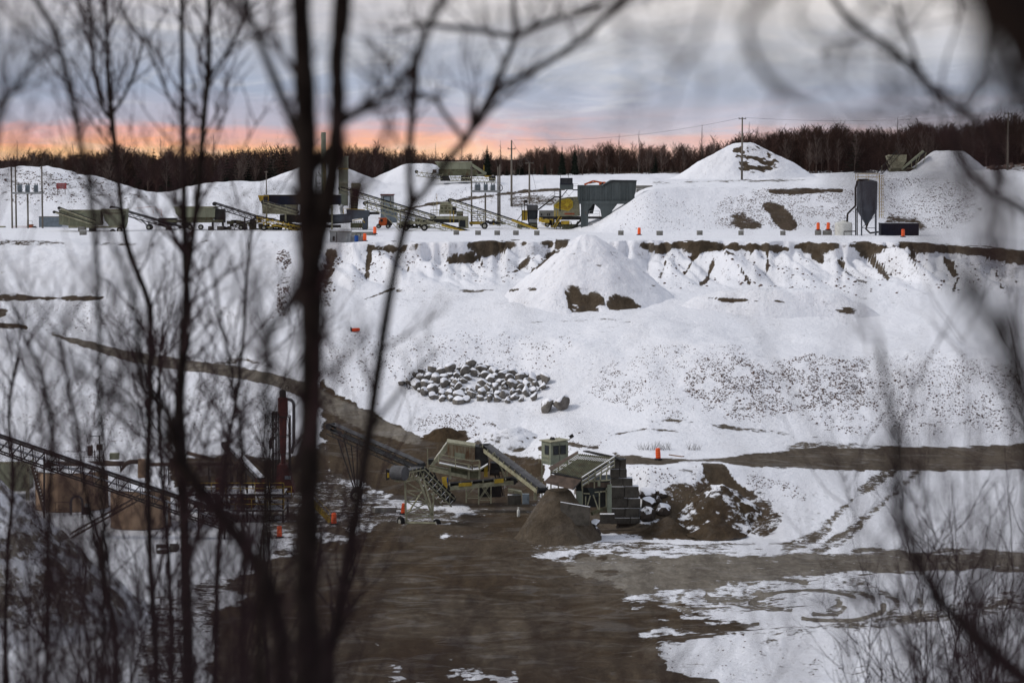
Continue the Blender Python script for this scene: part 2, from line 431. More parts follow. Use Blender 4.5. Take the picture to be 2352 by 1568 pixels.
def hit(u, v):
    """point of the terrain seen at u, v"""
    c = colidx(u); col = PV[30:, c]
    i = int(np.argmax(col <= v)) + 30
    if i <= 30: i = 31
    a, b = PV[i - 1, c], PV[i, c]
    t = 0 if a == b else min(max((a - v) / (a - b), 0), 1)
    Y = GY[i - 1, c] + (GY[i, c] - GY[i - 1, c]) * t
    z = GZ[i - 1, c] + (GZ[i, c] - GZ[i - 1, c]) * t
    d = Y * ct - (z - CAMZ) * st
    return Vector(((u - 1176) / F * d, Y, z))

def gz(u, Y):
    c = colidx(u)
    return float(np.interp(Y, GY[:, c], GZ[:, c]))

def gzx(x, Y, z0=0):
    u = float(proj(x, Y, z0)[0])
    return gz(u, Y)

# soil showing through the snow: (kind, points, edge softness px, edge raggedness px, value, tone 0 brown .. 1 grey)
SOIL = [
 ('l', [(1530, 600, 2), (1515, 640, 3), (1500, 655, 2)], 2, 10, .8, .3), ('l', [(1640, 590, 3), (1625, 640, 3), (1610, 655, 2)], 2, 12, .75, .3), ('l', [(1700, 610, 2), (1720, 650, 3)], 2, 10, .7, .3),
 ('l', [(1930, 600, 3), (1950, 630, 3), (1990, 650, 2)], 2, 12, .75, .2), ('l', [(2170, 590, 4), (2200, 640, 4), (2190, 670, 2)], 2, 14, .85, .2), ('l', [(2280, 610, 4), (2300, 660, 4)], 2, 14, .8, .2),
 ('l', [(1220, 585, 2), (1190, 620, 3), (1150, 640, 2)], 2, 9, .7, .3), ('l', [(1280, 575, 2), (1240, 610, 3), (1210, 640, 2)], 2, 12, .75, .3), ('l', [(1035, 598, 5), (1085, 596, 7)], 2, 7, 1, .4),
 ('l', [(930, 600, 2), (945, 640, 2)], 2, 10, .6, .3), ('l', [(1400, 1000, 2), (1480, 985, 3), (1560, 990, 2)], 2, 8, .6, .2), ('l', [(1240, 1030, 2), (1300, 1018, 4), (1370, 1028, 3)], 2, 10, .8, .2),
 ('l', [(1100, 985, 2), (1130, 972, 4), (1150, 985, 2)], 2, 8, .8, .1), ('l', [(1790, 900, 2), (1900, 925, 2)], 3, 14, .5, .3),
 ('l', [(1470, 968, 1), (1560, 965, 3), (1700, 985, 3), (1880, 1005, 2)], 3, 9, .6, .4),
 ('p', [(500, 1568), (500, 1420), (560, 1320), (640, 1255), (760, 1215), (830, 1205), (905, 1200), (1010, 1212), (1100, 1180), (1190, 1180), (1380, 1205), (1470, 1205), (1480, 1225), (1300, 1232), (1215, 1245), (1230, 1275), (1420, 1300), (1440, 1345), (1480, 1390), (1640, 1425), (1740, 1436), (1600, 1462), (1490, 1474), (1520, 1520), (1560, 1640), (1560, 1900), (300, 1900)], 30, 70, 1, .10),
 ('p', [(740, 880), (960, 1005), (1060, 995), (1120, 1030), (1240, 1062), (1260, 1110), (1230, 1160), (1100, 1165), (1000, 1170), (900, 1150), (840, 1115), (760, 1090), (740, 1000)], 8, 22, .95, .05),
 ('p', [(740, 1080), (880, 1110), (930, 1150), (1080, 1170), (1010, 1230), (800, 1230), (600, 1240), (600, 1120)], 16, 50, .62, .2),
 ('p', [(1060, 1165), (1230, 1150), (1400, 1200), (1330, 1230), (1150, 1240), (1040, 1220)], 14, 30, .75, .2),
 ('p', [(1410, 1040), (1500, 1052), (1590, 1056), (1700, 1044), (1860, 1030), (2100, 1026), (2600, 1014), (2600, 1082), (2352, 1076), (2080, 1080), (1900, 1080), (1720, 1068), (1590, 1058), (1520, 1066), (1420, 1068)], 5, 10, 1, .3),
 ('p', [(1790, 1022), (1850, 1012), (2000, 1018), (2100, 1030), (1850, 1040)], 8, 14, .55, .6),
 ('p', [(1250, 1290), (1400, 1274), (1700, 1270), (2000, 1266), (2600, 1262), (2600, 1316), (2100, 1312), (1700, 1335), (1440, 1370), (1300, 1340)], 12, 26, .85, .85),
 ('p', [(1430, 1330), (1700, 1315), (2100, 1312), (2000, 1340), (1700, 1400), (1740, 1436), (1560, 1430), (1440, 1380)], 26, 60, .44, .95),
 ('p', [(1325, 1120), (1412, 1120), (1420, 1190), (1490, 1205), (1490, 1228), (1325, 1220)], 5, 8, 1, .2),
 ('l', [(-300, 690, 5), (0, 745, 5), (60, 753, 6)], 4, 5, 1, .25),
 ('l', [(120, 768, 3), (250, 806, 9), (340, 827, 13), (460, 842, 12), (560, 856, 12), (640, 876, 14), (720, 905, 18), (800, 948, 24), (880, 985, 20), (960, 1012, 10)], 4, 6, 1, .75),
 ('l', [(480, 836, 3), (560, 825, 8), (620, 842, 5)], 5, 10, .6, .4),
 ('l', [(2050, 1078, 14), (1990, 1120, 12), (1930, 1170, 10), (1885, 1225, 12), (1800, 1268, 14)], 7, 14, .58, .6),
 ('l', [(2110, 1078, 10), (2060, 1130, 10), (2000, 1175, 12), (1950, 1225, 12), (1880, 1268, 14)], 7, 14, .58, .6),
 ('p', [(1612, 1062), (1660, 1062), (1690, 1105), (1740, 1140), (1690, 1150), (1640, 1140)], 4, 8, 1, .1),
 ('p', [(1495, 1150), (1560, 1110), (1650, 1100), (1740, 1130), (1800, 1190), (1780, 1222), (1600, 1226), (1500, 1216)], 10, 26, .58, .1),
 ('p', [(1490, 1205), (1560, 1215), (1680, 1215), (1600, 1240), (1480, 1232), (1380, 1220)], 8, 16, .9, .1),
 ('p', [(380, 1048), (560, 1046), (700, 1050), (745, 1010), (760, 1090), (700, 1130), (400, 1120)], 8, 14, .9, .05),
 ('p', [(-400, 690), (0, 676), (120, 680), (240, 682), (200, 690), (0, 690)], 3, 8, .8, .2),
 ('p', [(-400, 720), (0, 706), (20, 712), (10, 730), (-400, 760)], 4, 6, .9, .2),
 # dark broken edge of the bench and clods below it
 ('p', [(838, 560), (900, 556), (985, 554), (985, 566), (940, 580), (905, 592), (870, 584), (845, 576)], 3, 22, 1, .42),
 ('p', [(845, 562), (856, 570), (852, 600), (846, 640), (836, 640), (842, 590)], 2, 7, 1, .35),
 ('p', [(1076, 560), (1110, 552), (1180, 549), (1270, 549), (1276, 566), (1230, 566), (1170, 578), (1108, 592), (1095, 578)], 3, 20, 1, .42),
 ('l', [(1098, 575, 5), (1104, 596, 3), (1110, 612, 1)], 2, 3, 1, .2),
 ('p', [(1275, 550), (1310, 550), (1300, 566), (1278, 572)], 3, 6, 1, .4),
 ('p', [(1450, 556), (1500, 553), (1620, 552), (1740, 556), (1860, 557), (1960, 553), (2110, 558), (2110, 572), (2030, 580), (1990, 592), (1965, 574), (1930, 568), (1880, 584), (1840, 578), (1790, 592), (1740, 578), (1690, 584), (1640, 580), (1560, 572), (1530, 582), (1505, 596), (1500, 580), (1480, 576)], 3, 24, 1, .30),
 ('p', [(2060, 555), (2110, 557), (2200, 562), (2352, 574), (2700, 590), (2700, 620), (2352, 604), (2250, 586), (2110, 576)], 3, 8, 1, .2),
 ('l', [(1760, 560, 3), (1764, 590, 2), (1762, 620, 1)], 2, 3, 1, .3),
 ('l', [(1600, 580, 3), (1585, 610, 3), (1560, 650, 2)], 2, 8, .8, .3),
 ('l', [(2000, 590, 4), (2020, 620, 5), (2040, 640, 3)], 2, 9, .9, .2),
 ('l', [(2090, 580, 4), (2110, 610, 3), (2140, 640, 3)], 2, 12, .8, .2),
 ('l', [(1870, 590, 5), (1885, 600, 5)], 2, 8, .9, .3),
 ('p', [(750, 575), (775, 580), (770, 620), (752, 660), (745, 700), (735, 650)], 5, 22, .7, .3),
 ('p', [(640, 575), (665, 580), (664, 640), (655, 720), (640, 720), (645, 640)], 5, 20, .42, .3),
 ('l', [(830, 690, 1), (880, 672, 2), (905, 662, 2)], 2, 2, .9, .2),
 ('l', [(915, 668, 1.5), (1010, 666, 2), (1100, 668, 2), (1230, 664, 1)], 2, 9, .6, .3),
 ('l', [(1610, 682, 2), (1680, 690, 2), (1760, 690, 2), (1850, 694, 1)], 2, 7, .7, .3),
 ('p', [(1930, 712), (1950, 703), (1960, 708), (1945, 722)], 2, 5, 1, .2),
 ('l', [(1190, 742, 1), (1270, 738, 2), (1390, 732, 4), (1460, 742, 1)], 3, 6, .5, .5),
 # banks behind the bench
 ('p', [(1762, 436), (1830, 432), (1935, 434), (1935, 442), (1850, 446), (1770, 446)], 3, 6, 1, .3),
 ('p', [(1748, 470), (1768, 463), (1788, 468), (1815, 488), (1835, 520), (1815, 532), (1790, 526), (1772, 500)], 3, 5, 1, .45),
 ('p', [(1682, 492), (1705, 486), (1735, 498), (1752, 524), (1700, 528), (1672, 516)], 6, 14, .7, .6),
 ('p', [(1640, 440), (1950, 440), (1960, 530), (1640, 532), (1600, 500)], 30, 60, .22, .5),
 ('l', [(880, 492, 3), (985, 470, 3), (1110, 452, 3), (1205, 440, 4), (1300, 434, 3)], 2, 4, .95, .35),
 ('p', [(1170, 456), (1230, 446), (1300, 444), (1300, 470), (1180, 478)], 6, 16, .55, .3),
 ('p', [(0, 392), (120, 390), (230, 410), (310, 440), (350, 450), (250, 455), (150, 452), (0, 450)], 10, 40, .36, .15),
 ('p', [(760, 390), (830, 396), (860, 415), (800, 418)], 8, 20, .3, .2),
 ('l', [(1500, 420, 2), (1620, 417, 2), (1700, 415, 3), (1850, 413, 2)], 3, 6, .6, .5),
 ('p', [(2270, 350), (2352, 344), (2450, 344), (2450, 392), (2330, 392), (2260, 376)], 6, 14, .6, .5),
 ('p', [(2100, 420), (2250, 430), (2260, 470), (2180, 476), (2090, 450)], 20, 40, .25, .4),
 ('p', [(2040, 490), (2100, 500), (2130, 520), (2120, 530), (2030, 515)], 8, 14, .6, .2),
 ('p', [(0, 552), (40, 550), (200, 556), (340, 560), (480, 552), (480, 556), (300, 564), (0, 562)], 3, 9, .5, .2),
 # snowbank lower right and its bare lower flank
 ('p', [(1480, 1468), (1560, 1472), (1510, 1490), (1540, 1530), (1640, 1560), (1700, 1600), (1700, 1900), (1380, 1900), (1400, 1500)], 6, 24, 1, .18),
 ('p', [(1700, 1452), (1900, 1428), (2100, 1402), (2260, 1372), (2400, 1345), (2400, 1400), (2200, 1420), (1950, 1446), (1760, 1466)], 10, 18, .5, .85),
 ('p', [(1740, 1480), (1990, 1480), (2100, 1540), (1900, 1568), (1700, 1568)], 40, 80, .3, .3),
 ('l', [(1480, 1472, 5), (1540, 1462, 8), (1570, 1470, 3)], 3, 5, 1, 0),
 ('p', [(330, 1380), (520, 1300), (560, 1330), (480, 1460), (420, 1568), (300, 1568)], 20, 60, .5, .1),
]
TR = random.Random(4)
for _ in range(18):    # curved tyre tracks in the right of the yard
    cu = TR.uniform(1560, 2010); cv = TR.uniform(1345, 1400); ru = TR.uniform(45, 150); rv = ru * TR.uniform(.24, .34)
    a0 = TR.uniform(0, 6.28); ln = TR.uniform(1.0, 2.6)
    pts = [(cu + ru * math.cos(a0 + ln * k / 18), cv + rv * math.sin(a0 + ln * k / 18), TR.uniform(3.2, 5.2) * (1.0 + .5 * abs(math.cos(a0 + ln * k / 18)))) for k in range(19)]
    SOIL.append(('l', pts, 2.5, 3, TR.uniform(.6, .8), 1.0))
for _ in range(9):
    u0 = TR.uniform(1420, 1600); v0 = TR.uniform(1330, 1430)
    SOIL.append(('l', [(u0, v0, 2), (u0 + 160, v0 - 12 + TR.uniform(-6, 6), 2.5), (u0 + 330, v0 - 30 + TR.uniform(-20, 10), 2)], 3, 3, .55, .5))
for _ in range(8):
    u0 = TR.uniform(1200, 1500); v0 = TR.uniform(1232, 1262)
    SOIL.append(('l', [(u0, v0, 3), (u0 + 200, v0 + TR.uniform(0, 10), 4), (u0 + 480, v0 + TR.uniform(0, 14), 2)], 4, 6, .6, .4))

SOIL = [(k_, p_, s_, r_, v_, t_ * .3 if min(q[1] for q in p_) < 735 and t_ > .2 and v_ > .6 else t_) for k_, p_, s_, r_, v_, t_ in SOIL]

def soil_at(x, y, z, skip=()):
    u, v = proj(x, y, z)
    d = np.zeros(u.shape); tn = np.full(u.shape, .35)
    nz = fbm(x / 2.6, y / 3.4, 4) - .5
    nz2 = fbm(x / .8 + 40, y / 1.1, 3) - .5
    for kind, pts, soft, rag, val, tone in SOIL:
        m = soft + rag + 4
        us = [p[0] for p in pts]; vs = [p[1] for p in pts]
        w = max(p[2] for p in pts) if kind == 'l' else 0
        idx = np.nonzero((u > min(us) - m - w) & (u < max(us) + m + w) & (v > min(vs) - m - w) & (v < max(vs) + m + w))
        if len(idx[0]) == 0: continue
        uu, vv = u[idx], v[idx]
        sd = (polysd if kind == 'p' else linesd)(pts, uu, vv) + (nz[idx] * 1.4 + nz2[idx] * .5) * rag - (7 if 20 <= rag <= 24 and kind == 'p' and val == 1 else 0)
        a = val * sstep(-soft, soft, sd)
        old = d[idx]
        tn[idx] = np.where(a > old, tn[idx] + (tone - tn[idx]) * np.clip(a * 1.5, 0, 1), tn[idx])
        d[idx] = np.maximum(old, a)
    # sweeping wheel ruts and slush in the bare yard
    yard = (d > .5) & (v > 1180)
    for pts, wd, dt in RUTS:
        sd = linesd(pts, u, v)
        k = sstep(-wd, wd, sd + nz2 * 5) * yard
        tn = tn + dt * k
    tn = np.clip(tn + yard * .55 * (fbm(x / 7., y / 14., 4) - .5), 0, 1)
    slush = yard * sstep(.60, .70, fbm(x / 1.8 + 5, y / 4. + 2, 4)) * sstep(-10, 60, polysd([(940, 1480), (1180, 1500), (1420, 1520), (1480, 1568), (1500, 1700), (900, 1700), (820, 1400)], u, v))
    d = d * (1 - .62 * slush)
    return d, tn

RUTS = []
RR = random.Random(77)
for _ in range(34):
    u0 = RR.uniform(520, 1300); v0 = RR.uniform(1225, 1560); L = RR.uniform(260, 700); bend = RR.uniform(-40, 40); sl = RR.uniform(-.12, .14)
    for off in (0, RR.uniform(9, 15)):
        RUTS.append(([(u0 + L * t, v0 + off + sl * L * t + bend * 4 * t * (1 - t), RR.uniform(1.2, 2.4)) for t in (0, .2, .4, .6, .8, 1)], 2.6, RR.choice((-.16, -.12, .12, .16))))

def grid_faces(nr, nc, wrap=False):
    r = np.arange(nr - 1)[:, None]; c = np.arange(nc if wrap else nc - 1)[None, :]
    c2 = (c + 1) % nc
    return np.stack([r * nc + c, r * nc + c2, (r + 1) * nc + c2, (r + 1) * nc + c], -1).reshape(-1, 4)

def np_mesh(name, verts, faces, m, attrs=None, smooth=True, loc=(0, 0, 0), parent=None):
    me = bpy.data.meshes.new(name)
    verts = np.asarray(verts, np.float32) - np.array(loc, np.float32); faces = np.asarray(faces, np.int32)
    k = faces.shape[1]
    me.vertices.add(len(verts)); me.vertices.foreach_set('co', verts.ravel())
    me.loops.add(faces.size); me.loops.foreach_set('vertex_index', faces.ravel())
    me.polygons.add(len(faces)); me.polygons.foreach_set('loop_start', np.arange(0, faces.size, k, dtype=np.int32))
    me.update(calc_edges=True)
    if smooth: me.polygons.foreach_set('use_smooth', np.ones(len(faces), bool))
    for n_, a in (attrs or {}).items():
        at = me.attributes.new(n_, 'FLOAT', 'POINT'); at.data.foreach_set('value', np.asarray(a, np.float32).ravel())
    me.materials.append(M[m])
    o = bpy.data.objects.new(name, me); C.objects.link(o)
    if parent is not None: o.parent = parent
    else: o.location = loc
    return o

dirt, tone = soil_at(GX, GY, GZ)
# the wood floor and everything far behind stays mostly dark litter under thin snow
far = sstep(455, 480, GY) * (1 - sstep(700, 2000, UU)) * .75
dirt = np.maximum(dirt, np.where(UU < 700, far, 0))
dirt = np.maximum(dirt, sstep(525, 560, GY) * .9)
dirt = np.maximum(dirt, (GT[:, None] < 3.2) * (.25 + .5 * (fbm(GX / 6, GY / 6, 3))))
FQ = grid_faces(GY.shape[0], GY.shape[1])
V3 = np.stack([GX, GY, GZ], -1).reshape(-1, 3)
fd = dirt.ravel()[FQ].mean(1); fgt = np.broadcast_to(GT[:, None], GY.shape).ravel()[FQ].mean(1); fu = UU.ravel()[FQ].mean(1)
region = np.zeros(len(FQ), int)
yardz = (fgt > 3.4) & (fgt < 10.6) & (fd > .5) & (fgt < 9.4 + 1.3 * (fu < 1320))
region[yardz] = 1
region[(fgt > 9.9) & (fgt < 12.3) & (fd > .45) & (fu > 1400)] = 2
region[(fgt > 10.9) & (fgt < 14.5) & (fd > .5) & (fu < 985) & (region == 0)] = 2

def sub_mesh(name, sel):
    f = FQ[sel]; ids, inv = np.unique(f, return_inverse=True)
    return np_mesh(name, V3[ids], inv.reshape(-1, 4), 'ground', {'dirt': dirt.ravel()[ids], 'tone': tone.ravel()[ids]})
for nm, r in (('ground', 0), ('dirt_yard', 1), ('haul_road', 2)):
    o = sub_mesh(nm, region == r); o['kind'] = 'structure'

# ------------------------------------------------------------------ heaps of gravel and sand standing on the terrain
def mound(name, label, c, R, h, zb=None, flat=0.0, ry=None, rough=.25, dirtv=None, tonev=.3, sharp=1.1, skew=(0, 0), seed=0, nr=46, na=110, m='ground', scoops=(), rag=.10, group=None, cat='heap', cut=.45):
    cx, cy, cz = c; ry = ry or R
    r = np.linspace(0, 1.25, nr)[:, None]; a = np.linspace(0, 2 * math.pi, na, endpoint=False)[None, :]
    rr = 1 + rag * 2 * (fbm(np.cos(a) * 1.6 + seed * 3.1 + 5, np.sin(a) * 1.6 + seed + 9, 3) - .5)
    x = cx + r * R * rr * np.cos(a); y = cy + r * ry * rr * np.sin(a)
    q = np.clip((r - flat) / (1 - flat), 0, 2) + 0 * a
    prof = 1 - (q ** 2 + .012) ** .5 if sharp == 1 else 1 - q ** sharp
    prof = np.where(q > .8, prof + (q - .8) ** 2 * .9, prof)
    prof = np.maximum(prof, -.4)
    z = cz + h * prof
    z = z + rough * (fbm(x / 2.2 + seed, y / 2.2, 4) - .5) * 2 * np.clip(1.3 - q * .4, 0, 1) + rough * .9 * (fbm(x / .6 + seed, y / .6, 3) - .5)
    g = 1 - np.abs(2 * fbm(a / 6.283 * 22 + seed + 0 * r, r * 1.2 + 0 * a, 2) - 1)
    z = z - rough * .5 * g * np.clip(q, 0, 1)
    u, v = proj(x, y, z)
    for pts, dep in scoops:
        sd = polysd(pts, u, v) + (fbm(x / .8, y / .8, 3) - .5) * 8
        z = z - dep * sstep(-3, 9, sd)
    if dirtv is None: d, t = soil_at(x, y, z)
    else:
        d = np.zeros(x.shape) + dirtv + (.75 if dirtv < 1 else 0) * (fbm(x / 3 + seed, y / 3, 3) - .5); t = np.zeros(x.shape) + tonev
    for pts, dep in scoops:
        sd = polysd(pts, u, v) + (fbm(x / 1.2 + z * .4, y / 1.2, 4) - .5) * (7 if cut > .4 else 44)
        k = sstep(-3, 4, sd) * (1 - 1.1 * sstep(cut, cut + .25, fbm(x / 1.5 + 3, y / 1.5 + z, 3))); d = np.maximum(d, k); t = np.where(k > .3, tonev, t)
    o = np_mesh(name, np.stack([x, y, z], -1).reshape(-1, 3), grid_faces(nr, na, True), m, {'dirt': d, 'tone': t}, loc=(cx, cy, cz))
    return tag(o, label, cat, group)

def pm(name, label, u, vtop, Y, R, vbase=None, **k):
    """heap with its peak seen at u, vtop at distance Y, its foot at height of vbase"""
    x, y, z = (float(q) for q in W(u, vtop, Y)); zb = float(W(u, vbase, Y)[2])
    return mound(name, label, (x, y, zb), R, z - zb, **k)

pm('gravel_heap', 'tall snow-covered gravel cone before the bench with two dark hollows at its foot', 1350, 514, 297, 13.2, 722, sharp=1, rough=.32, seed=1, tonev=.12, nr=70, na=150,
   scoops=[([(1298, 665), (1318, 656), (1350, 662), (1372, 672), (1386, 690), (1380, 712), (1392, 735), (1350, 732), (1310, 722), (1304, 690)], .6),
           ([(1399, 692), (1415, 676), (1440, 682), (1470, 702), (1440, 714), (1396, 710)], .5)])
pm('gravel_heap', 'round-topped snowy heap with dark broken crust on the upper plateau behind the tall utility pole', 1708, 328, 442, 13.0, 408, flat=.12, cut=.3, sharp=1.15, ry=9, rough=.3, seed=4, tonev=.14, nr=60, na=140,
   scoops=[([(1690, 340), (1740, 336), (1770, 350), (1790, 385), (1760, 398), (1700, 394), (1695, 360)], .4), ([(1745, 362), (1772, 372), (1790, 392), (1745, 390)], .3)])
pm('gravel_heap', 'smooth snowy heap behind the tall grey tower and the main trunk', 742, 366, 436, 11.5, 420, sharp=1, rough=.2, seed=2, ry=7)
pm('gravel_heap', 'low rounded snowy heap left of the mobile screener on the upper plateau', 962, 376, 442, 9.5, 414, flat=.22, sharp=1.2, rough=.2, seed=6, ry=7)
pm('gravel_heap', 'clean white snowy heap beside the small conveyor at upper right', 2178, 347, 442, 7.6, 398, flat=.34, sharp=1.15, rough=.2, seed=7, ry=6)
pm('gravel_heap', 'long low snow-covered mound on the middle terrace right of the tall cone', 1780, 664, 290, 15.0, 742, flat=.4, sharp=1.25, rough=.4, seed=8, ry=8, rag=.28)
pm('gravel_heap', 'dark bare gravel heap behind the rusty screen plant', 1020, 984, 243, 4.6, 1030, flat=.1, sharp=1.2, rough=.3, seed=9, ry=3.2, dirtv=1, tonev=.0)
pm('gravel_heap', 'pebbly half-snowy mound behind the dark gravel heap', 1015, 950, 252, 7.0, 990, flat=.15, sharp=1.3, rough=.3, seed=10, ry=4, dirtv=.34, tonev=.2)
pm('gravel_heap', 'snowy mound between the screen plant and the control cabin', 1168, 985, 240, 6.5, 1040, flat=.2, sharp=1.2, rough=.35, seed=12, ry=4.5, dirtv=.16)
pm('sand_heap', 'brown sand heap spilled under the apron of the bar-topped hopper', 1283, 1126, 199.5, 3.7, 1236, flat=.26, sharp=1.05, rough=.22, seed=13, ry=3.6, dirtv=1.2, tonev=.22)
pm('soil_heap', 'big dark soil heap streaked with snow right of the concrete block wall', 1655, 1118, 205.5, 6.0, 1222, flat=.14, sharp=1.1, rough=.5, seed=14, ry=5.5, dirtv=.36, tonev=.05, nr=60, na=140)
pm('soil_heap', 'small bare brown soil cone at the left foot of the big dark heap', 1533, 1180, 202, 2.0, 1222, sharp=1, rough=.14, seed=15, dirtv=1.2, tonev=.05)
pm('soil_heap', 'small bare brown soil cone at the middle foot of the big dark heap', 1648, 1183, 200.5, 2.1, 1224, sharp=1, rough=.14, seed=16, dirtv=1.2, tonev=.05)
pm('spoil_heap', 'large nearby spoil heap with streaks of snow at the lower left edge', -130, 985, 164, 14.5, 1432, sharp=1, rough=.7, seed=17, ry=11, dirtv=.16, tonev=.95, nr=70, na=150)

# ------------------------------------------------------------------ loose stones poking out of the snow
def ico():
    p = (1 + 5 ** .5) / 2
    v = np.array([(-1, p, 0), (1, p, 0), (-1, -p, 0), (1, -p, 0), (0, -1, p), (0, 1, p), (0, -1, -p), (0, 1, -p), (p, 0, -1), (p, 0, 1), (-p, 0, -1), (-p, 0, 1)]) / math.hypot(1, p)
    f = np.array([(0, 11, 5), (0, 5, 1), (0, 1, 7), (0, 7, 10), (0, 10, 11), (1, 5, 9), (5, 11, 4), (11, 10, 2), (10, 7, 6), (7, 1, 8), (3, 9, 4), (3, 4, 2), (3, 2, 6), (3, 6, 8), (3, 8, 9), (4, 9, 5), (2, 4, 11), (6, 2, 10), (8, 6, 7), (9, 8, 1)])
    return v, f
IV, IF = ico()
SR = random.Random(8)
STONES = [
 ([(1400, 830), (1500, 800), (1660, 792), (1900, 822), (2352, 838), (2352, 985), (2100, 992), (1900, 980), (1700, 965), (1560, 950), (1380, 900)], 4200, .08, .18),
 ([(1560, 850), (1700, 810), (1900, 830), (2000, 840), (2000, 950), (1750, 960), (1600, 930)], 3000, .08, .26),
 ([(1330, 900), (1420, 850), (1560, 950), (1500, 960)], 500, .08, .18),
 ([(-100, 700), (640, 700), (640, 745), (-100, 760)], 900, .08, .2),
 ([(300, 850), (640, 885), (600, 1040), (100, 1040), (-50, 880)], 2200, .08, .2),
 ([(740, 760), (1000, 775), (1250, 770), (1330, 800), (1200, 850), (900, 850), (860, 930), (760, 880)], 900, .1, .24),
 ([(1640, 432), (1960, 440), (1960, 532), (1640, 532)], 3200, .09, .24),
 ([(1450, 450), (1640, 440), (1640, 532), (1420, 532)], 350, .08, .18),
 ([(2030, 410), (2260, 410), (2240, 500), (2130, 525), (2030, 520)], 1500, .1, .28),
 ([(0, 385), (120, 384), (300, 440), (340, 455), (200, 470), (0, 460)], 700, .12, .4),
 ([(940, 950), (1080, 955), (1180, 990), (1060, 1010), (960, 1000)], 600, .08, .2),
 ([(1200, 990), (1300, 1010), (1400, 1000), (1380, 1040), (1200, 1040)], 120, .08, .2),
 ([(790, 580), (1300, 590), (1300, 650), (900, 640), (800, 650)], 240, .12, .35),
 ([(1500, 580), (2352, 605), (2352, 690), (1500, 660)], 420, .10, .45),
 ([(1690, 1080), (1850, 1150), (1780, 1140)], 260, .07, .17),
 ([(1430, 1070), (1620, 1070), (1620, 1130), (1500, 1140)], 170, .07, .2),
 ([(1500, 1120), (1790, 1130), (1800, 1215), (1500, 1215)], 300, .06, .2),
 ([(638, 575), (668, 575), (660, 725), (636, 725)], 420, .12, .36),
 ([(745, 590), (790, 590), (760, 720), (735, 700)], 260, .12, .36),
 ([(1480, 1440), (2352, 1370), (2352, 1568), (1560, 1568)], 420, .05, .15),
 ([(1170, 448), (1300, 440), (1300, 478), (1180, 480)], 260, .12, .36),
 ([(880, 470), (1080, 430), (1180, 440), (900, 500)], 420, .09, .2),
 ([(2265, 350), (2352, 344), (2420, 350), (2420, 392), (2300, 392)], 260, .3, .9),
 ([(900, 1150), (1400, 1215), (1300, 1260), (800, 1230)], 160, .06, .16),
 ([(1800, 900), (2352, 840), (2352, 1000), (1900, 1000)], 900, .1, .26),
 ([(420, 420), (700, 420), (640, 500), (400, 490)], 500, .08, .2),
]
pv, pf = [], []
for poly, n, r0, r1 in STONES:
    us = [p[0] for p in poly]; vs = [p[1] for p in poly]
    cu = np.array([SR.uniform(min(us), max(us)) for _ in range(n * 3)]); cvv = np.array([SR.uniform(min(vs), max(vs)) for _ in range(n * 3)])
    ok = polysd(poly, cu, cvv) + (fbm(cu / 60, cvv / 30, 4) - .5) * 110 > 0
    ok &= fbm(cu / 22 + 7, cvv / 13, 3) > .38
    for u, v in list(zip(cu[ok], cvv[ok]))[:n]:
        p = hit(u, v)
        r = (r0 + (r1 - r0) * SR.random() ** 2.4) * (.47 if r1 < .5 else .85)
        s = np.array([SR.uniform(.8, 1.35), SR.uniform(.8, 1.3), SR.uniform(.55, .9)]) * r
        a = SR.uniform(0, 6.28); ca, sa = math.cos(a), math.sin(a)
        q = IV * s * np.array([SR.uniform(.75, 1.2) for _ in range(12)])[:, None]
        pv.append(np.stack([q[:, 0] * ca - q[:, 1] * sa + p.x, q[:, 0] * sa + q[:, 1] * ca + p.y, q[:, 2] + p.z + r * .12], -1))
pv = np.array(pv); nst = len(pv)
pf = (IF[None] + 12 * np.arange(nst)[:, None, None]).reshape(-1, 3)
o = np_mesh('loose_stone', pv.reshape(-1, 3), pf, 'stone', smooth=False)
tag(o, 'dark loose stones and pebbles scattered over the snowy banks of the pit', 'stones', kind='stuff')
# ------------------------------------------------------------------ reusable machine pieces
def gnd(p, dz=0):
    return Vector((p.x, p.y, gzx(p.x, p.y) + dz))

def wheel(par, c, r, w, axis=Vector((0, 1, 0)), tread=14):
    t = MB().lathe(Vector(c) - Vector(axis) * w / 2, [(r * .55, 0), (r * .93, 0), (r, w * .22), (r, w * .78), (r * .93, w), (r * .55, w)], 18, axis).build('wheel', 'tyre', par)
    MB().lathe(Vector(c) - Vector(axis) * (w / 2 + .015), [(r * .12, -.02), (r * .5, 0), (r * .56, .03), (r * .56, w), (r * .5, w + .03), (r * .12, w + .05)], 14, axis).build('rim', 'rim', t)
    return t

def truss_mesh(p0, p1, bw, td, seg, cr, lr, drop=.05):
    m = MB(); d, s, u = frame_of(p1 - p0); L = (p1 - p0).length
    for sg in (-1, 1):
        a = s * sg * bw / 2
        m.beam(p0 + a - u * drop, p1 + a - u * drop, cr, cr * 1.25); m.beam(p0 + a - u * (drop + td), p1 + a - u * (drop + td), cr, cr)
        n = max(2, int(L / seg))
        for i in range(n):
            x0 = p0 + d * (L * i / n) + a; x1 = p0 + d * (L * (i + 1) / n) + a; xm = (x0 + x1) / 2
            m.beam(x0 - u * drop, xm - u * (drop + td), lr); m.beam(xm - u * (drop + td), x1 - u * drop, lr)
    n = max(2, int(L / seg))
    for i in range(n + 1):
        x = p0 + d * (L * i / n)
        m.beam(x - s * bw / 2 - u * drop, x + s * bw / 2 - u * drop, lr); m.beam(x - s * bw / 2 - u * (drop + td), x + s * bw / 2 - u * (drop + td), lr)
        for sg in (-1, 1): m.beam(x + s * sg * bw * .48, x + s * sg * bw * .56 + u * .22, lr * 1.2)
    return m

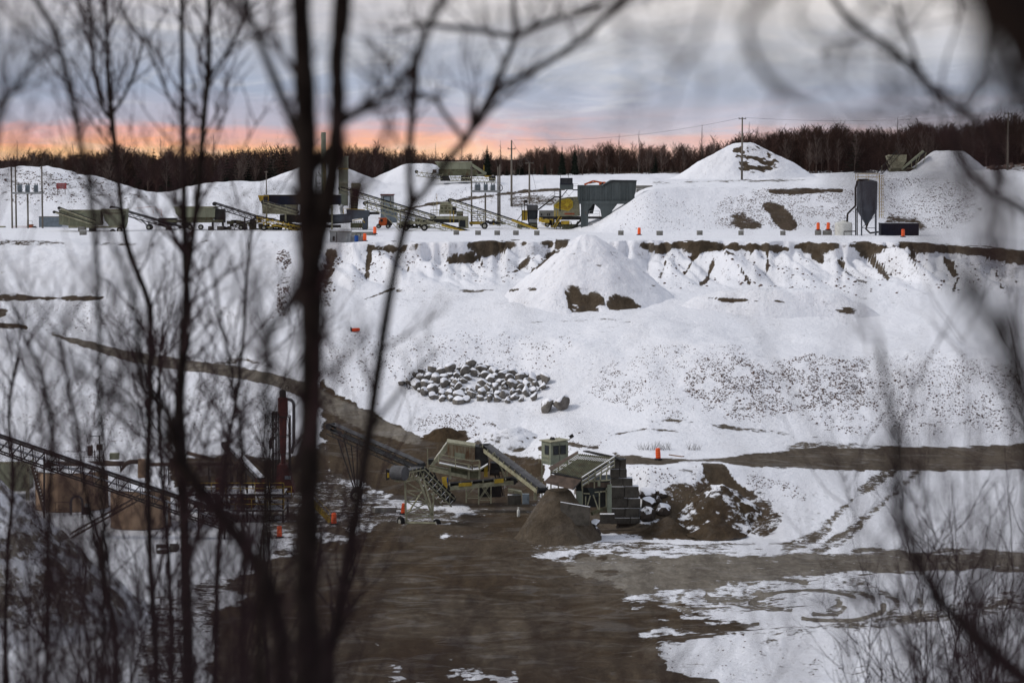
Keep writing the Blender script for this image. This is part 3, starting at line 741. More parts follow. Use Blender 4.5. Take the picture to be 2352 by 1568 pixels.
def conveyor(label, p0, p1, bw=.9, td=.7, fm='cream', bm='belt', seg=1.3, cr=.1, lr=.055, legs=(), wheels=(), group=None, solid=False, loc=None):
    p0 = Vector(p0); p1 = Vector(p1)
    root = thing('belt_conveyor', label, 'conveyor', loc or gnd(p0), group)
    d, s, u = frame_of(p1 - p0); L = (p1 - p0).length
    if solid:
        m = MB()
        for sg in (-1, 1): m.beam(p0 + s * sg * bw / 2 - u * td / 2, p1 + s * sg * bw / 2 - u * td / 2, .08, td)
        for i in range(int(L / seg) + 1):
            x = p0 + d * min(i * seg, L)
            for sg in (-1, 1): m.beam(x + s * sg * bw * .5, x + s * sg * bw * .58 + u * .25, .09)
            m.beam(x - s * bw / 2 - u * td, x + s * bw / 2 - u * td, .08)
        m.build('frame', fm, root)
    else: truss_mesh(p0, p1, bw, td, seg, cr, lr).build('frame', fm, root)
    b = MB(); hw = bw * .44
    prof = [(-hw, .26), (-hw * .45, .12), (hw * .45, .12), (hw, .26)]
    pts = [p + s * a + u * h for p in (p0, p1) for a, h in prof]; lo = [q - u * .05 for q in pts]
    b.add(pts + lo, [(i, i + 1, i + 5, i + 4) for i in range(3)] + [(8 + i, 12 + i, 13 + i, 9 + i) for i in range(3)] + [(0, 4, 12, 8), (3, 11, 15, 7)])
    b.beam(p0 - u * (td * .55), p1 - u * (td * .55), bw * .7, .05, s.cross(d))
    b.build('belt', bm, root)
    for nm, p, r in (('tail_pulley', p0, .24), ('head_pulley', p1, .3)):
        MB().tube(p - s * bw * .52 - u * .08, p + s * bw * .52 - u * .08, r, n=14).build(nm, 'belt', root)
    for t, spread in legs:
        x = p0 + d * L * t - u * td; g = gnd(x)
        if x.z - g.z < .4: continue
        for sg in (-1, 1):
            q = x + s * sg * bw / 2
            e = gnd(q + s * sg * spread); m = MB().beam(q, e, .12)
            m.beam(q, gnd(q - s * sg * (bw / 2 - .1) + d * .5) , .06) if spread else None
            m.build('support_leg', fm, root)
    for t, r, dz in wheels:
        x = p0 + d * L * t; g = gnd(x)
        ax = MB(); ax.beam(Vector((x.x, x.y - bw, g.z + r)), Vector((x.x, x.y + bw, g.z + r)), .14)
        for sg in (-1, 1): ax.beam(Vector((x.x, x.y + sg * bw * .6, g.z + r)), x + s * sg * bw / 2 - u * td, .1); ax.beam(Vector((x.x, x.y + sg * bw * .6, g.z + r)), x + d * dz + s * sg * bw / 2 - u * td, .09)
        ax.build('axle_frame', fm, root)
        for sg in (-1, 1): wheel(root, (x.x, x.y + sg * bw, g.z + r), r, r * .55)
    return root

def rails(root, pts, h, m, name='handrail', r=.025, posts=5):
    b = MB()
    for a, c in zip(pts[:-1], pts[1:]):
        a = Vector(a); c = Vector(c); up = Vector((0, 0, 1))
        for k in (.5, 1): b.tube(a + up * h * k, c + up * h * k, r, n=5)
        n = max(1, int((c - a).length / (1.2)))
        for i in range(n + 1): q = a.lerp(c, i / n); b.tube(q, q + up * h, r, n=5)
    return b.build(name, m, root)

def ladder(root, p, q, w, m, name='ladder', rung=.3, side=None, r=.03):
    p = Vector(p); q = Vector(q); d = (q - p).normalized(); s = side or Vector((1, 0, 0)); b = MB()
    for sg in (-1, 1): b.beam(p + s * sg * w / 2, q + s * sg * w / 2, r * 1.6)
    n = int((q - p).length / rung)
    for i in range(1, n): c = p + d * i * rung; b.beam(c - s * w / 2, c + s * w / 2, r)
    return b.build(name, m, root)

def drum(label, p, h=1.08, lean=(0, 0)):
    p = Vector(p); r = h * .2
    root = thing('traffic_drum', label, 'traffic drum', p, 'orange traffic drums around the quarry')
    MB().lathe(p, [(r * 1.7, 0), (r * 1.8, .03), (r * 1.75, .09), (r * 1.25, .13)], 14).build('base', 'belt', root)
    ax = Vector((lean[0], lean[1], 1)).normalized()
    MB().lathe(p + Vector((0, 0, .1)), [(r * 1.08, 0), (r * 1.06, h * .5), (r * .98, h * .8), (r * .8, h * .88), (r * .3, h * .9)], 16, ax).build('body', 'orange', root, smooth=False)
    for k in range(4):
        z = .1 + h * (.16 + .19 * k)
        MB().lathe(p + ax * z, [(r * 1.085 - .004 * k, 0), (r * 1.10 - .004 * k, .01), (r * 1.10 - .004 * k, h * .075), (r * 1.085 - .004 * k, h * .085)], 16, ax).build('reflective_band', 'band', root)
    return root

def block_thing(name, label, cat, c, size, rz=0, m='blocksnow', group=None, bev=.03, lug=True):
    c = Vector(c); b = MB().box(c + Vector((0, 0, size[2] / 2)), size, rz)
    o = b.build(name, m, None, loc=c, bev=bev)
    return tag(o, label, cat, group)

def rock_mesh(nm, seed, m, sub=3, j=.3, flat=.92):
    import bmesh
    bm = bmesh.new(); bmesh.ops.create_icosphere(bm, subdivisions=sub, radius=1)
    rr = random.Random(seed); off = Vector((rr.uniform(0, 50), rr.uniform(0, 50), rr.uniform(0, 50)))
    planes = [(Vector((rr.gauss(0, 1), rr.gauss(0, 1), rr.gauss(0, .8))).normalized(), rr.uniform(.42, .84)) for _ in range(12)]
    from mathutils import noise as mn
    for v in bm.verts:
        p = v.co.copy()
        for n, d in planes:
            e = p.dot(n) - d
            if e > 0: p -= n * e * .9
        p *= 1 + j * .5 * mn.noise(v.co * 1.3 + off) + j * .18 * mn.noise(v.co * 4 + off)
        v.co = Vector((p.x, p.y, p.z * flat))
    me = bpy.data.meshes.new(nm); bm.to_mesh(me); bm.free()
    me.polygons.foreach_set('use_smooth', np.ones(len(me.polygons), bool))
    me.materials.append(M[m]); return me

ROCKS = [rock_mesh('boulder', 30 + i, 'rock') for i in range(9)]
DROCKS = [rock_mesh('dark_rock', 60 + i, 'rockdark', 2, .15, 1.0) for i in range(5)]
for me in DROCKS: me.polygons.foreach_set('use_smooth', np.zeros(len(me.polygons), bool))

# ------------------------------------------------------------------ boulder pile on the snowy terrace
K = Zm('BP', 252)
BR = random.Random(21)
outline = [(180, 400), (380, 270), (520, 250), (800, 215), (1050, 185), (1250, 240), (1420, 270), (1560, 280), (1780, 330), (1830, 420), (1700, 480), (1680, 560), (1380, 590), (1020, 570), (860, 610), (560, 560), (400, 470)]
hole = [(860, 420), (980, 330), (1120, 290), (1100, 380), (1000, 450), (900, 480)]
pts = []
for r in sorted([BR.choice((15, 18, 22, 26, 30, 34, 40, 48, 60)) * BR.uniform(.85, 1.15) for _ in range(260)], reverse=True):
    for _ in range(220):
        x, y = BR.uniform(180, 1840), BR.uniform(185, 610)
        if polysd(outline, np.array([x]), np.array([y]))[0] < 4 or polysd(hole, np.array([x]), np.array([y]))[0] > 0: continue
        if all(math.hypot(x - a, (y - b) * 1.5) > (r + c) * .80 for a, b, c in pts): pts.append((x, y, r)); break
pts.sort(key=lambda p: p[1])
for i, (x, y, r) in enumerate(pts):
    u, v = uv('BP', x, y); p = hit(u, v + 2)
    R = r * K.m * 1.12
    o = bpy.data.objects.new('boulder', ROCKS[i % 9]); C.objects.link(o)
    o.location = p + Vector((0, 0, R * BR.uniform(.35, .8))); o.rotation_euler = (BR.uniform(-.9, .9), BR.uniform(-.9, .9), BR.uniform(0, 6.28))
    o.scale = (R * BR.uniform(.9, 1.2), R * BR.uniform(.9, 1.15), R * BR.uniform(1.0, 1.3))
    tag(o, 'snow-capped grey boulder lying in the heap on the snowy slope below the tall cone', 'boulder', 'boulders heaped on the snowy slope')
for x, y, sx, sz, k, lab in ((1805, 610, 96, 105, 2, 'large rounded grey boulder, left one of the big pair right of the heap'),
                        (1965, 590, 105, 90, 5, 'large sloping grey boulder, right one of the big pair right of the heap')):
    u, v = uv('BP', x, y + 60); p = hit(u, v)
    o = bpy.data.objects.new('boulder', ROCKS[k]); C.objects.link(o)
    o.location = p + Vector((0, -.6, sz * K.m * .6)); o.scale = (sx * K.m * 1.1, sx * K.m, sz * K.m * 1.35); o.rotation_euler = (0, .25 if k == 5 else -.1, k)
    tag(o, lab, 'boulder')

# ------------------------------------------------------------------ radial stacker with a lattice tower on two wheels
K = Zm('N3', 207.5)
tail = K.at(812, 990, 213.5); knee = K.at(455, 640, 209.5)
r = conveyor('cream lattice stacking conveyor on a two-wheeled tower in front of the screen plant', tail, knee, 1.0, .75, 'cream_snow', 'belt', .8, .09, .045)
head = K.at(215, 690, 206.8)
truss_mesh(knee, head, 1.0, .7, .6, .09, .045).build('head_frame', 'cream', r)
d_, s_, u_ = frame_of(head - knee)
MB().beam(knee + u_ * .15, head + u_ * .12, .9, .05, u_).build('head_belt', 'beltgrey', r)
MB().tube(head - s_ * .62, head + s_ * .62, .62, n=20).build('head_drum', 'beltgrey', r)
MB().zp(K, [(60, 640), (105, 650), (100, 760), (62, 770)], -.5, .1).build('motor', 'dark', r)
MB().zp(K, [(75, 680), (100, 680), (100, 735), (78, 738)], -.62, -.5).build('motor_guard', 'yellow', r)
tw = MB()
for a, b in (((285, 790), (292, 1185)), ((440, 745), (603, 1190)), ((620, 915), (606, 1250)), ((300, 1180), (297, 1260))): tw.beam(K(*a), K(*b), .17)
for a, b in (((292, 800), (470, 900)), ((300, 900), (520, 905)), ((300, 905), (545, 1035)), ((310, 1035), (520, 905)), ((300, 1035), (560, 1040)), ((300, 1165), (560, 1040)), ((320, 1040), (590, 1180)), ((300, 1170), (600, 1190)), ((310, 1250), (600, 1200))): tw.beam(K(*a), K(*b), .09)
for a, b in (((300, 1190), (480, 920)), ((620, 1190), (480, 680))): tw.beam(K(*a), K.at(*b, 209.5), .11)
tw.build('support_tower', 'cream', r)
MB().tube(K(245, 1283), K(655, 1295), .17, n=10).build('axle_beam', 'cream', r)
for x, y in ((236, 1266), (662, 1292)):
    wheel(r, K(x, y) + Vector((0, 0, 0)), .43, .34, Vector((.85, .53, 0)).normalized())

# ------------------------------------------------------------------ long stacker behind, discharging over the dirt
K = Zm('N2', 220)
r = conveyor('long dark belt conveyor rising left over the bare dirt behind the screen plant', K.at(1490, 790, 218), K.at(785, 478, 223), 1.0, .75, 'dark', 'beltgrey', 1.5, .09, .05, wheels=((.72, .55, 1.6),))
# ------------------------------------------------------------------ screening plant
K = Zm('N3', 218)
root = thing('screening_plant', 'rust-streaked cream screening plant with railed walkway in the middle of the yard', 'screening machine', K(930, 1050))
MB().zp(K, [(780, 335), (1108, 382), (1108, 545), (790, 512)], 0, 2.2).build('screen_box', 'rustpanel', root)
MB().zp(K, [(775, 322), (1112, 372), (1112, 392), (775, 344)], -.08, 2.3).build('top_rail', 'cream', root)
m = MB()
for x in (800, 850, 895, 940, 985, 1030, 1070): m.zr(K, x, 345 + (x - 780) * .145, x + 12, 512 + (x - 790) * .1, -.07, -.001)
m.build('stiffener', 'rustpanel', root)
MB().zp(K, [(872, 446), (992, 462), (990, 536), (870, 520)], -.16, -.08).build('name_plate', 'pale', root)
m = MB()
for dx in (0, 28, 62):   # faint worn lettering that can no longer be read
    m.path([K(893 + dx + 10 * math.cos(t), 500 + 11 * math.sin(t) + dx * .1, -.175) for t in (0.3, 1.6, 2.9, 4.2, 5.4)], .012, 4)
m.build('worn_lettering', 'rust', root)
MB().zp(K, [(592, 592), (760, 362), (780, 338), (784, 430), (622, 606)], .1, 2.0).build('side_chute', 'cream_snow', root)
MB().zp(K, [(1112, 380), (1205, 398), (1262, 425), (1262, 560), (1112, 545)], .15, 2.0).build('feed_box', 'dark', root)
m = MB(); m.zp(K, [(690, 560), (1080, 640), (1080, 655), (690, 575)], -.9, 0); m.zp(K, [(1080, 640), (1170, 630), (1262, 575), (1262, 590), (1170, 650), (1080, 655)], -.9, .6)
m.build('walkway', 'cream_snow', root)
pts = [K(685, 640, -.9), K(685, 560, -.9), K(1080, 640, -.9), K(1165, 632, -.9)]
rails(root, [pts[1], pts[2], pts[3]], .82, 'cream', 'handrail', .045)
MB().beam(K(550, 400, -.3), K(555, 650, -.3), .08).build('post', 'cream', root)
MB().zp(K, [(800, 600), (1080, 650), (1165, 648), (1165, 760), (1020, 740), (830, 700)], -.2, 1.7).build('lower_hopper', 'olive', root)
m = MB()
for x in (805, 1025, 1150): m.zr(K, x, 600, x + 25, 760, -.32, -.2)
parts(m, 'frame_post', 'cream', root)
m = MB(); m.zp(K, [(570, 620), (1020, 715), (1020, 750), (570, 662)], -.45, -.15); m.zp(K, [(570, 620), (1020, 715), (1020, 750), (570, 662)], 1.4, 1.7)
m.build('chassis', 'cream', root)
MB().tube(K(1285, 690, .2), K(1400, 690, .2), .26, n=14).build('drive_drum', 'dark', root)
MB().zr(K, 1218, 598, 1260, 730, -.35, -.15).build('control_box', 'yellow', root)
m = MB()
for x, y in ((1180, 600), (1290, 640), (1375, 600)): m.zr(K, x, y - 60, x + 90, y + 80, .3, 1.6)
m.build('engine', 'dark', root)
m = MB()
for x0, x1, y0, y1 in ((610, 760, 670, 1010), (1170, 1160, 750, 1010), (1320, 1420, 640, 980), (1380, 1440, 650, 975)): m.beam(K(x0, y0, .6), K(x1, y1, .6), .12)
parts(m, 'support_leg', 'dark', root)
MB().zr(K, 1150, 820, 1420, 1000, 1.2, 2.2).build('base_block', 'dark', root)
ladder(root, K(1432, 980, .3), K(1395, 640, .3), .4, 'dark')
MB().zr(K, 555, 540, 620, 600, .5, 1.2).build('motor', 'dark', root)
MB().zp(K, [(720, 730), (775, 720), (790, 860), (740, 870)], -.9, -.7).build('drive_guard', 'yellow', root)
MB().tube(K(770, 740, -.7), K(770, 790, -.7), .2, n=10).build('blue_motor', 'blue', root)
# ------------------------------------------------------------------ cross conveyor on a braced stand
K = Zm('N3', 214.5)
r = conveyor('short level belt conveyor with yellow side guards on an X-braced stand', K(815, 842), K(1565, 772), 1.0, .35, 'cream', 'belt', 1.0, solid=True)
for x0, x1, y0, y1 in ((920, 1075, 798, 838), (1340, 1450, 752, 800)): MB().zp(K, [(x0, y0 + 4), (x1, y0 - 6), (x1, y1 - 6), (x0, y1 + 4)], -.62, -.54).build('side_guard', 'yellow', r)
m = MB()
for dy in (-.6, .8):
    m = MB()
    for a, b in (((1008, 860), (1008, 1030)), ((1155, 800), (1155, 1052)), ((1300, 790), (1300, 1040)), ((1160, 800), (1300, 1000)), ((1300, 800), (1160, 1000)), ((1155, 1000), (1300, 1000)), ((1008, 960), (1110, 850)), ((1008, 975), (1150, 975))): m.beam(K(*a, dy), K(*b, dy), .1 if a[0] == b[0] else .06)
    m.build('braced_stand', 'cream', r)
# ------------------------------------------------------------------ feed conveyor to the screen
K = Zm('N3', 214)
r = conveyor('inclined feed conveyor with a wide grey belt between the screen plant and the hopper', K.at(1905, 885, 209), K.at(1230, 372, 219), .95, .34, 'cream', 'beltgrey', 1.1, solid=True)
m = MB()
for a, b in (((1335, 490), (1490, 830)), ((1490, 570), (1490, 850)), ((1500, 600), (1612, 850)), ((1675, 750), (1675, 880)), ((1410, 650), (1590, 730)), ((1612, 690), (1612, 850)), ((1420, 640), (1490, 600)), ((1700, 780), (1790, 860))):
    m.beam(K(*a, 2.5), K(*b, 2.5), .14)
m.build('trestle', 'cream', r)
MB().zp(K, [(1500, 870), (1660, 905), (1680, 960), (1640, 930), (1500, 905)], -.6, .6).build('tail_frame', 'cream', r)
# pedestal, cabinets, gas cylinder
block_thing('concrete_pedestal', 'dark concrete pedestal under the tail of the feed conveyor', 'concrete block', K(1575, 1060), (1.2, 1.0, .88), 0, 'wallblock')
def cabinet(label, K, x0, y0, x1, y1, dep, m, dm=None, name='electrical_cabinet'):
    r = thing(name, label, 'cabinet', K((x0 + x1) / 2, y1))
    MB().zr(K, x0, y0, x1, y1, 0, dep).build('body', m, r, bev=.02)
    MB().zr(K, x0 + (x1 - x0) * .1, y0 + (y1 - y0) * .08, x1 - (x1 - x0) * .1, y1 - (y1 - y0) * .12, -.03, -.001).build('door', dm or m, r)
    MB().zr(K, x1 - (x1 - x0) * .25, (y0 + y1) / 2 - 6, x1 - (x1 - x0) * .2, (y0 + y1) / 2 + 6, -.06, -.03).build('handle', 'dark', r)
    return r
cabinet('pale blue-grey electrical cabinet standing beside the white gas cylinder', Zm('N3', 212), 1672, 940, 1752, 1060, .4, 'bluegrey')
cabinet('cream electrical cabinet at the foot of the feed conveyor, left of the hopper', Zm('N3', 209.5), 1806, 895, 1848, 1012, .4, 'cream')
K = Zm('N3', 211.5); p = K(1625, 1105); p = gnd(p)
r = thing('gas_cylinder', 'white gas cylinder standing in the yard beside the blue-grey cabinet', 'gas cylinder', p)
MB().lathe(p, [(.12, 0), (.135, .03), (.135, .55), (.11, .63), (.05, .67)], 14).build('tank', 'white', r, smooth=True)
MB().lathe(p, [(.05, .67), (.03, .69), (.03, .75), (.09, .76), (.09, .82), (.06, .83)], 12).build('valve_cap', 'white', r)
# ------------------------------------------------------------------ control cabin on posts
K = Zm('N3', 212)
c = K(2010, 470); top = K(2050, 330); bot = K(2010, 600)
hc = top.z - bot.z
root = thing('control_cabin', 'pale green control cabin with dark windows raised on posts behind the hopper', 'cabin', gnd(K(2040, 900)))
th = math.radians(33); ax = Vector((math.cos(th), math.sin(th), 0)); ay = Vector((-math.sin(th), math.cos(th), 0))
o3 = K(2008, 600)  # nearest corner
wf, ws = 1.85, 1.5
def cab(a, b, z): return o3 + ax * a + ay * b + Vector((0, 0, z))
MB().hexa([cab(0, 0, 0), cab(wf, 0, 0), cab(wf, ws, 0), cab(0, ws, 0), cab(0, 0, hc), cab(wf, 0, hc), cab(wf, ws, hc), cab(0, ws, hc)]).build('body', 'green', root)
MB().hexa([cab(-.12, -.15, hc), cab(wf + .1, -.15, hc + .08), cab(wf + .1, ws + .1, hc + .08), cab(-.12, ws + .2, hc), cab(-.12, -.15, hc + .07), cab(wf + .1, -.15, hc + .15), cab(wf + .1, ws + .1, hc + .15), cab(-.12, ws + .2, hc + .07)]).build('roof', 'cream', root)
def win(a0, a1, z0, z1, face='f'):
    f = (lambda a, z, e: cab(a, -e, z)) if face == 'f' else (lambda a, z, e: cab(-e, a, z))
    q = lambda e: [f(a0, z0, e), f(a1, z0, e), f(a1, z1, e), f(a0, z1, e)]
    w = MB(); g = MB()
    pts, back = q(.03), q(0.001)
    ins = [f(a0 + .05, z0 + .05, .03), f(a1 - .05, z0 + .05, .03), f(a1 - .05, z1 - .05, .03), f(a0 + .05, z1 - .05, .03)]
    w.add(pts + back + ins, [(0, 1, 9, 8), (1, 2, 10, 9), (2, 3, 11, 10), (3, 0, 8, 11), (0, 4, 5, 1), (1, 5, 6, 2), (2, 6, 7, 3), (3, 7, 4, 0)])
    o = w.build('window', 'dark', root)
    g.add([f(a0 + .05, z0 + .05, .012), f(a1 - .05, z0 + .05, .012), f(a1 - .05, z1 - .05, .012), f(a0 + .05, z1 - .05, .012)], [(0, 1, 2, 3)]); g.build('pane', 'glass', o)
win(.25, .85, hc * .44, hc * .84); win(1.0, 1.6, hc * .44, hc * .84); win(.3, .95, hc * .44, hc * .84, 's')
MB().hexa([cab(.93, -.02, .05), cab(.96, -.02, .05), cab(.96, 0, .05), cab(.93, 0, .05), cab(.93, -.02, hc * .95), cab(.96, -.02, hc * .95), cab(.96, 0, hc * .95), cab(.93, 0, hc * .95)]).build('door_seam', 'dark', root)
m = MB()
for a in (0, wf):
    for b in (0, ws): q = cab(a * .95 + .04, b * .95 + .04, 0); m.beam(q, gnd(q), .12)
parts(m, 'support_leg', 'cream', root); m = MB()
m.beam(cab(.1, 0, -.5), cab(wf, 0, -1.2), .07); m.beam(cab(0, 0, -.55), cab(wf, 0, -.55), .07)
m.build('brace', 'cream', root)
rails(root, [cab(-.25, -.0, .02), cab(-.25, ws, .02)], .75, 'cream')
fl = cab(wf + .1, 0, hc + .1)
MB().beam(fl, fl + Vector((.18, 0, .25)), .05).build('lamp_arm', 'dark', root)
MB().beam(fl + Vector((.05, -.1, .22)), fl + Vector((.36, -.1, .44)), .16, .3).build('flood_lamp', 'dark', root)
MB().tube(cab(.55, .8, hc + .14), cab(.85, .8, hc + .14), .2, n=12).build('roof_vent', 'dark', root)
# ------------------------------------------------------------------ bar-topped feed hopper against the block wall
K = Zm('N4', 202)
A = K.at(300, 650, 200); B = K.at(720, 745, 199.3); Cc = K.at(1170, 455, 203.8); Dd_ = K.at(670, 405, 204.3)
root = thing('feed_hopper', 'steel feed hopper topped with a sloping grizzly of bars beside the concrete block wall', 'hopper', gnd(K(850, 1250)))
m = MB(); nb = 17
nrm = (B - A).cross(Dd_ - A).normalized()
for i in range(nb + 1):
    t = i / nb
    m.beam(A.lerp(B, t) , Dd_.lerp(Cc, t), .075, .04, nrm)
for t in (0, .33, .66, 1): m.beam(A.lerp(Dd_, t) - nrm * .12, B.lerp(Cc, t) - nrm * .12, .1, .1, nrm)
m.build('grizzly_bar', 'olive', root)
MB().extr([A - nrm * .5, B - nrm * .5, Cc - nrm * .5, Dd_ - nrm * .5], nrm * -.04).build('shade_under_bars', 'belt', root)  # dark sheet below the bars, painting the shade seen through the gaps
wl = K.at(258, 605, 200.6); wl2 = K.at(668, 372, 205)
MB().extr([wl, A + Vector((-.02, 0, 0)), Dd_ + Vector((-.02, 0, 0)), wl2], (-.05, .03, .02)).build('wing_plate', 'rust', root)
MB().extr([K.at(292, 700, 199.6), K.at(712, 772, 199), K.at(590, 908, 197.9), K.at(182, 808, 198.4)], (.02, .05, .03)).build('apron_plate', 'rust', root)
m = MB(); m.beam(K.at(295, 672, 199.8), K.at(716, 765, 199.1), .16, .14); m.beam(K.at(592, 905, 198), K.at(716, 770, 199.1), .1)
m.build('front_beam', 'dark', root)
m = MB()
for y in (0, 55, 110): m.beam(B - Vector((0, -.1, y * K.m)) , Cc - Vector((0, .0, y * K.m * 1.05)), .1, .13)
for i in range(6):
    q = B.lerp(Cc, i / 5); m.beam(q, q - Vector((0, 0, .9)), .09)
m.build('side_frame', 'cream_snow', root)
m = MB()
for x0, y0, x1, y1 in ((745, 770, 1110, 745), (720, 770, 720, 1080), (885, 720, 885, 860), (970, 660, 970, 760), (1055, 620, 1055, 740), (735, 930, 820, 935), (890, 915, 1090, 895), (955, 900, 955, 1160), (870, 950, 940, 1150), (830, 960, 790, 1100), (765, 970, 765, 1090), (1050, 870, 1050, 1120)): m.beam(K(x0, y0, -1.2), K(x1, y1, -1.2), .1)
m.build('brace', 'cream', root)
MB().zr(K, 1064, 808, 1125, 1192, -1.4, -.9).build('support_leg', 'green', root)
MB().zr(K, 640, 905, 718, 1090, -1.5, -.9).build('support_leg', 'green', root)
MB().zr(K, 1068, 808, 1118, 1192, 2.0, 2.4).build('support_leg', 'green', root)
m = MB(); top4 = [K(745, 770, -1.1), K(1120, 745, -1.1), K(1120, 745, 2.2), K(745, 770, 2.2)]; bot4 = [K(860, 1010, -.2), K(950, 1000, -.2), K(950, 1000, 1.0), K(860, 1010, 1.0)]
m.hexa(bot4 + top4); m.build('bin', 'hop', root)
MB().zr(K, 730, 760, 1130, 1210, 2.5, 2.6).build('shade_back_sheet', 'hopdark', root)  # added dark sheet standing in for the shade inside the hopper
MB().zr(K, 640, 800, 735, 1210, .6, .7).build('shade_side_sheet', 'hopdark', root)  # same painted shade, closing the inside at the left
MB().zr(K, 735, 780, 1100, 850, -1.18, -1.1).build('rusty_panel', 'rust', root)
MB().tube(K(850, 1215, -1.0), K(1052, 1160, -.2), .17, n=12).build('feeder_beam', 'olive', root)
MB().zr(K, 930, 760, 968, 830, -1.35, -1.2).build('gauge_box', 'pale', root)
MB().extr([K.at(735, 380, 205), K.at(800, 375, 206), K.at(1335, 490, 205), K.at(1250, 500, 204), K.at(1150, 450, 204)], (0, .1, .08)).build('rubber_flap', 'dark', root)
# ------------------------------------------------------------------ stacked concrete block wall
K = Zm('N4', 205)
rows = [(490, 620, [1115, 1250, 1345]), (622, 745, [1115, 1240, 1350]), (747, 860, [1120, 1290, 1440]), (862, 1020, [1110, 1310, 1520]), (1022, 1158, [1115, 1360, 1545]), (1160, 1288, [1115, 1320, 1530]), (1290, 1378, [1115, 1390, 1540])]
names = ['top', 'second', 'third', 'fourth', 'fifth', 'sixth', 'lowest']
for ri, (y0, y1, xs) in enumerate(rows):
    for bi in range(2):
        x0, x1 = xs[bi], xs[bi + 1]
        m = MB().zr(K, x0 + 2, y0 + BR.uniform(-3, 3), x1 - 3 - BR.uniform(0, 14) * bi, y1, -.05 + BR.uniform(0, .2) - ri * .06, .95)
        q = K((x0 + x1) / 2, y1)
        o = m.build('concrete_block', 'wallblock', None, loc=q, bev=.035)
        tag(o, f'dirty grey block, {"left" if bi == 0 else "right"} one in the {names[ri]} course of the wall beside the hopper', 'concrete block', 'blocks of the wall beside the hopper')
m = MB().zr(K, 960, 1210, 1165, 1340, -1.6, -.9); o = m.build('concrete_block', 'wallblock', None, loc=K(1060, 1340), bev=.05)
tag(o, 'lone dark concrete block lying under the hopper opening', 'concrete block')
o = MB().extr([K.at(420, 1080, 197.6), K.at(835, 1150, 197.0), K.at(828, 1405, 197.0), K.at(600, 1400, 197.3), K.at(420, 1390, 197.6)], (0, .35, 0)).build('concrete_slab', 'wallblock', None, loc=K.at(620, 1400, 197.3))
tag(o, 'grey concrete slab holding back the sand heap under the hopper', 'concrete slab')
for x, y, rx, rz_, k in ((1640, 935, 105, 75, 0), (1815, 965, 85, 45, 1), (1650, 1090, 80, 85, 2), (1640, 1230, 110, 80, 3), (1850, 1150, 85, 75, 4), (1775, 1040, 55, 45, 1), (880, 1260, 45, 40, 2), (875, 1370, 65, 70, 3)):
    q = hit(*uv('N4', x, y + rz_ * .55)) + Vector((0, 0, rz_ * K.m * .35)) if x > 1000 else K(x, y, -4.6)
    o = bpy.data.objects.new('rock', DROCKS[k]); C.objects.link(o); o.location = q
    o.scale = (rx * K.m * 1.6, .9, rz_ * K.m * 1.6); o.rotation_euler = (BR.uniform(-.2, .2), BR.uniform(-.2, .2), BR.uniform(-.3, .3) + (3.1 if k % 2 else 0))
    tag(o, 'dark snow-capped slab of rock stacked at the right end of the concrete block wall' if x > 1000 else ('upper' if y < 1300 else 'lower') + ' pale rubble block at the right end of the sand heap', 'rock', 'rock slabs right of the block wall' if x > 1000 else None)
m = MB(); a = hit(2035 * 0 + uv('N4', 1940, 420)[0], uv('N4', 1940, 425)[1]); b = hit(*uv('N4', 2130, 452)); m.beam(a, b, .3, .2); tag(m.build('timber_plank', 'timber', None, loc=a), 'brown timber plank lying in the snow behind the orange drum above the fill', 'plank')

# drums and loose blocks of the lower yard
D = Zm('D', 210)
drum('tall leaning orange drum on the snowy fill above the concrete block wall', hit(1512, 1056) + Vector((0, 0, .05)), 1.05, (-.06, 0))
drum('orange drum at the foot of the yellow stairs, right of the main trunk', gnd(WV(767, 1197, 206.5)), 1.05)
drum('orange drum just left of the lattice tower of the stacker', gnd(WV(926, 1164, 213)), 1.0, (.1, 0))
drum('blurred orange drum under the steel plant, left of the main trunk', gnd(WV(642, 1232, 200)), 1.0)
for u, v, s, rz, lab in ((868, 1162, .9, .5, 'leftmost of the snowy concrete blocks lying between the trunk and the stacker'), (884, 1168, .75, -.3, 'middle of the snowy concrete blocks lying between the trunk and the stacker'), (897, 1172, .95, .25, 'rightmost of the snowy concrete blocks lying between the trunk and the stacker')):
    block_thing('concrete_block', lab, 'concrete block', gnd(WV(u, v, 214)), (s, .7, .5), rz, 'blocksnow', 'loose blocks left of the stacker')
p = hit(818, 762)
r = thing('traffic_drum', 'fallen orange drum lying flat on the snowy terrace right of the main trunk', 'traffic drum', p, 'orange traffic drums around the quarry')
MB().lathe(p + Vector((-.5, 0, .22)), [(.2, 0), (.21, .5), (.19, .85), (.1, .95)], 14, Vector((1, .2, .05))).build('body', 'orange', r)
MB().lathe(p + Vector((-.62, 0, .22)), [(.34, 0), (.34, .08), (.24, .12)], 14, Vector((1, .2, .05))).build('base', 'belt', r)
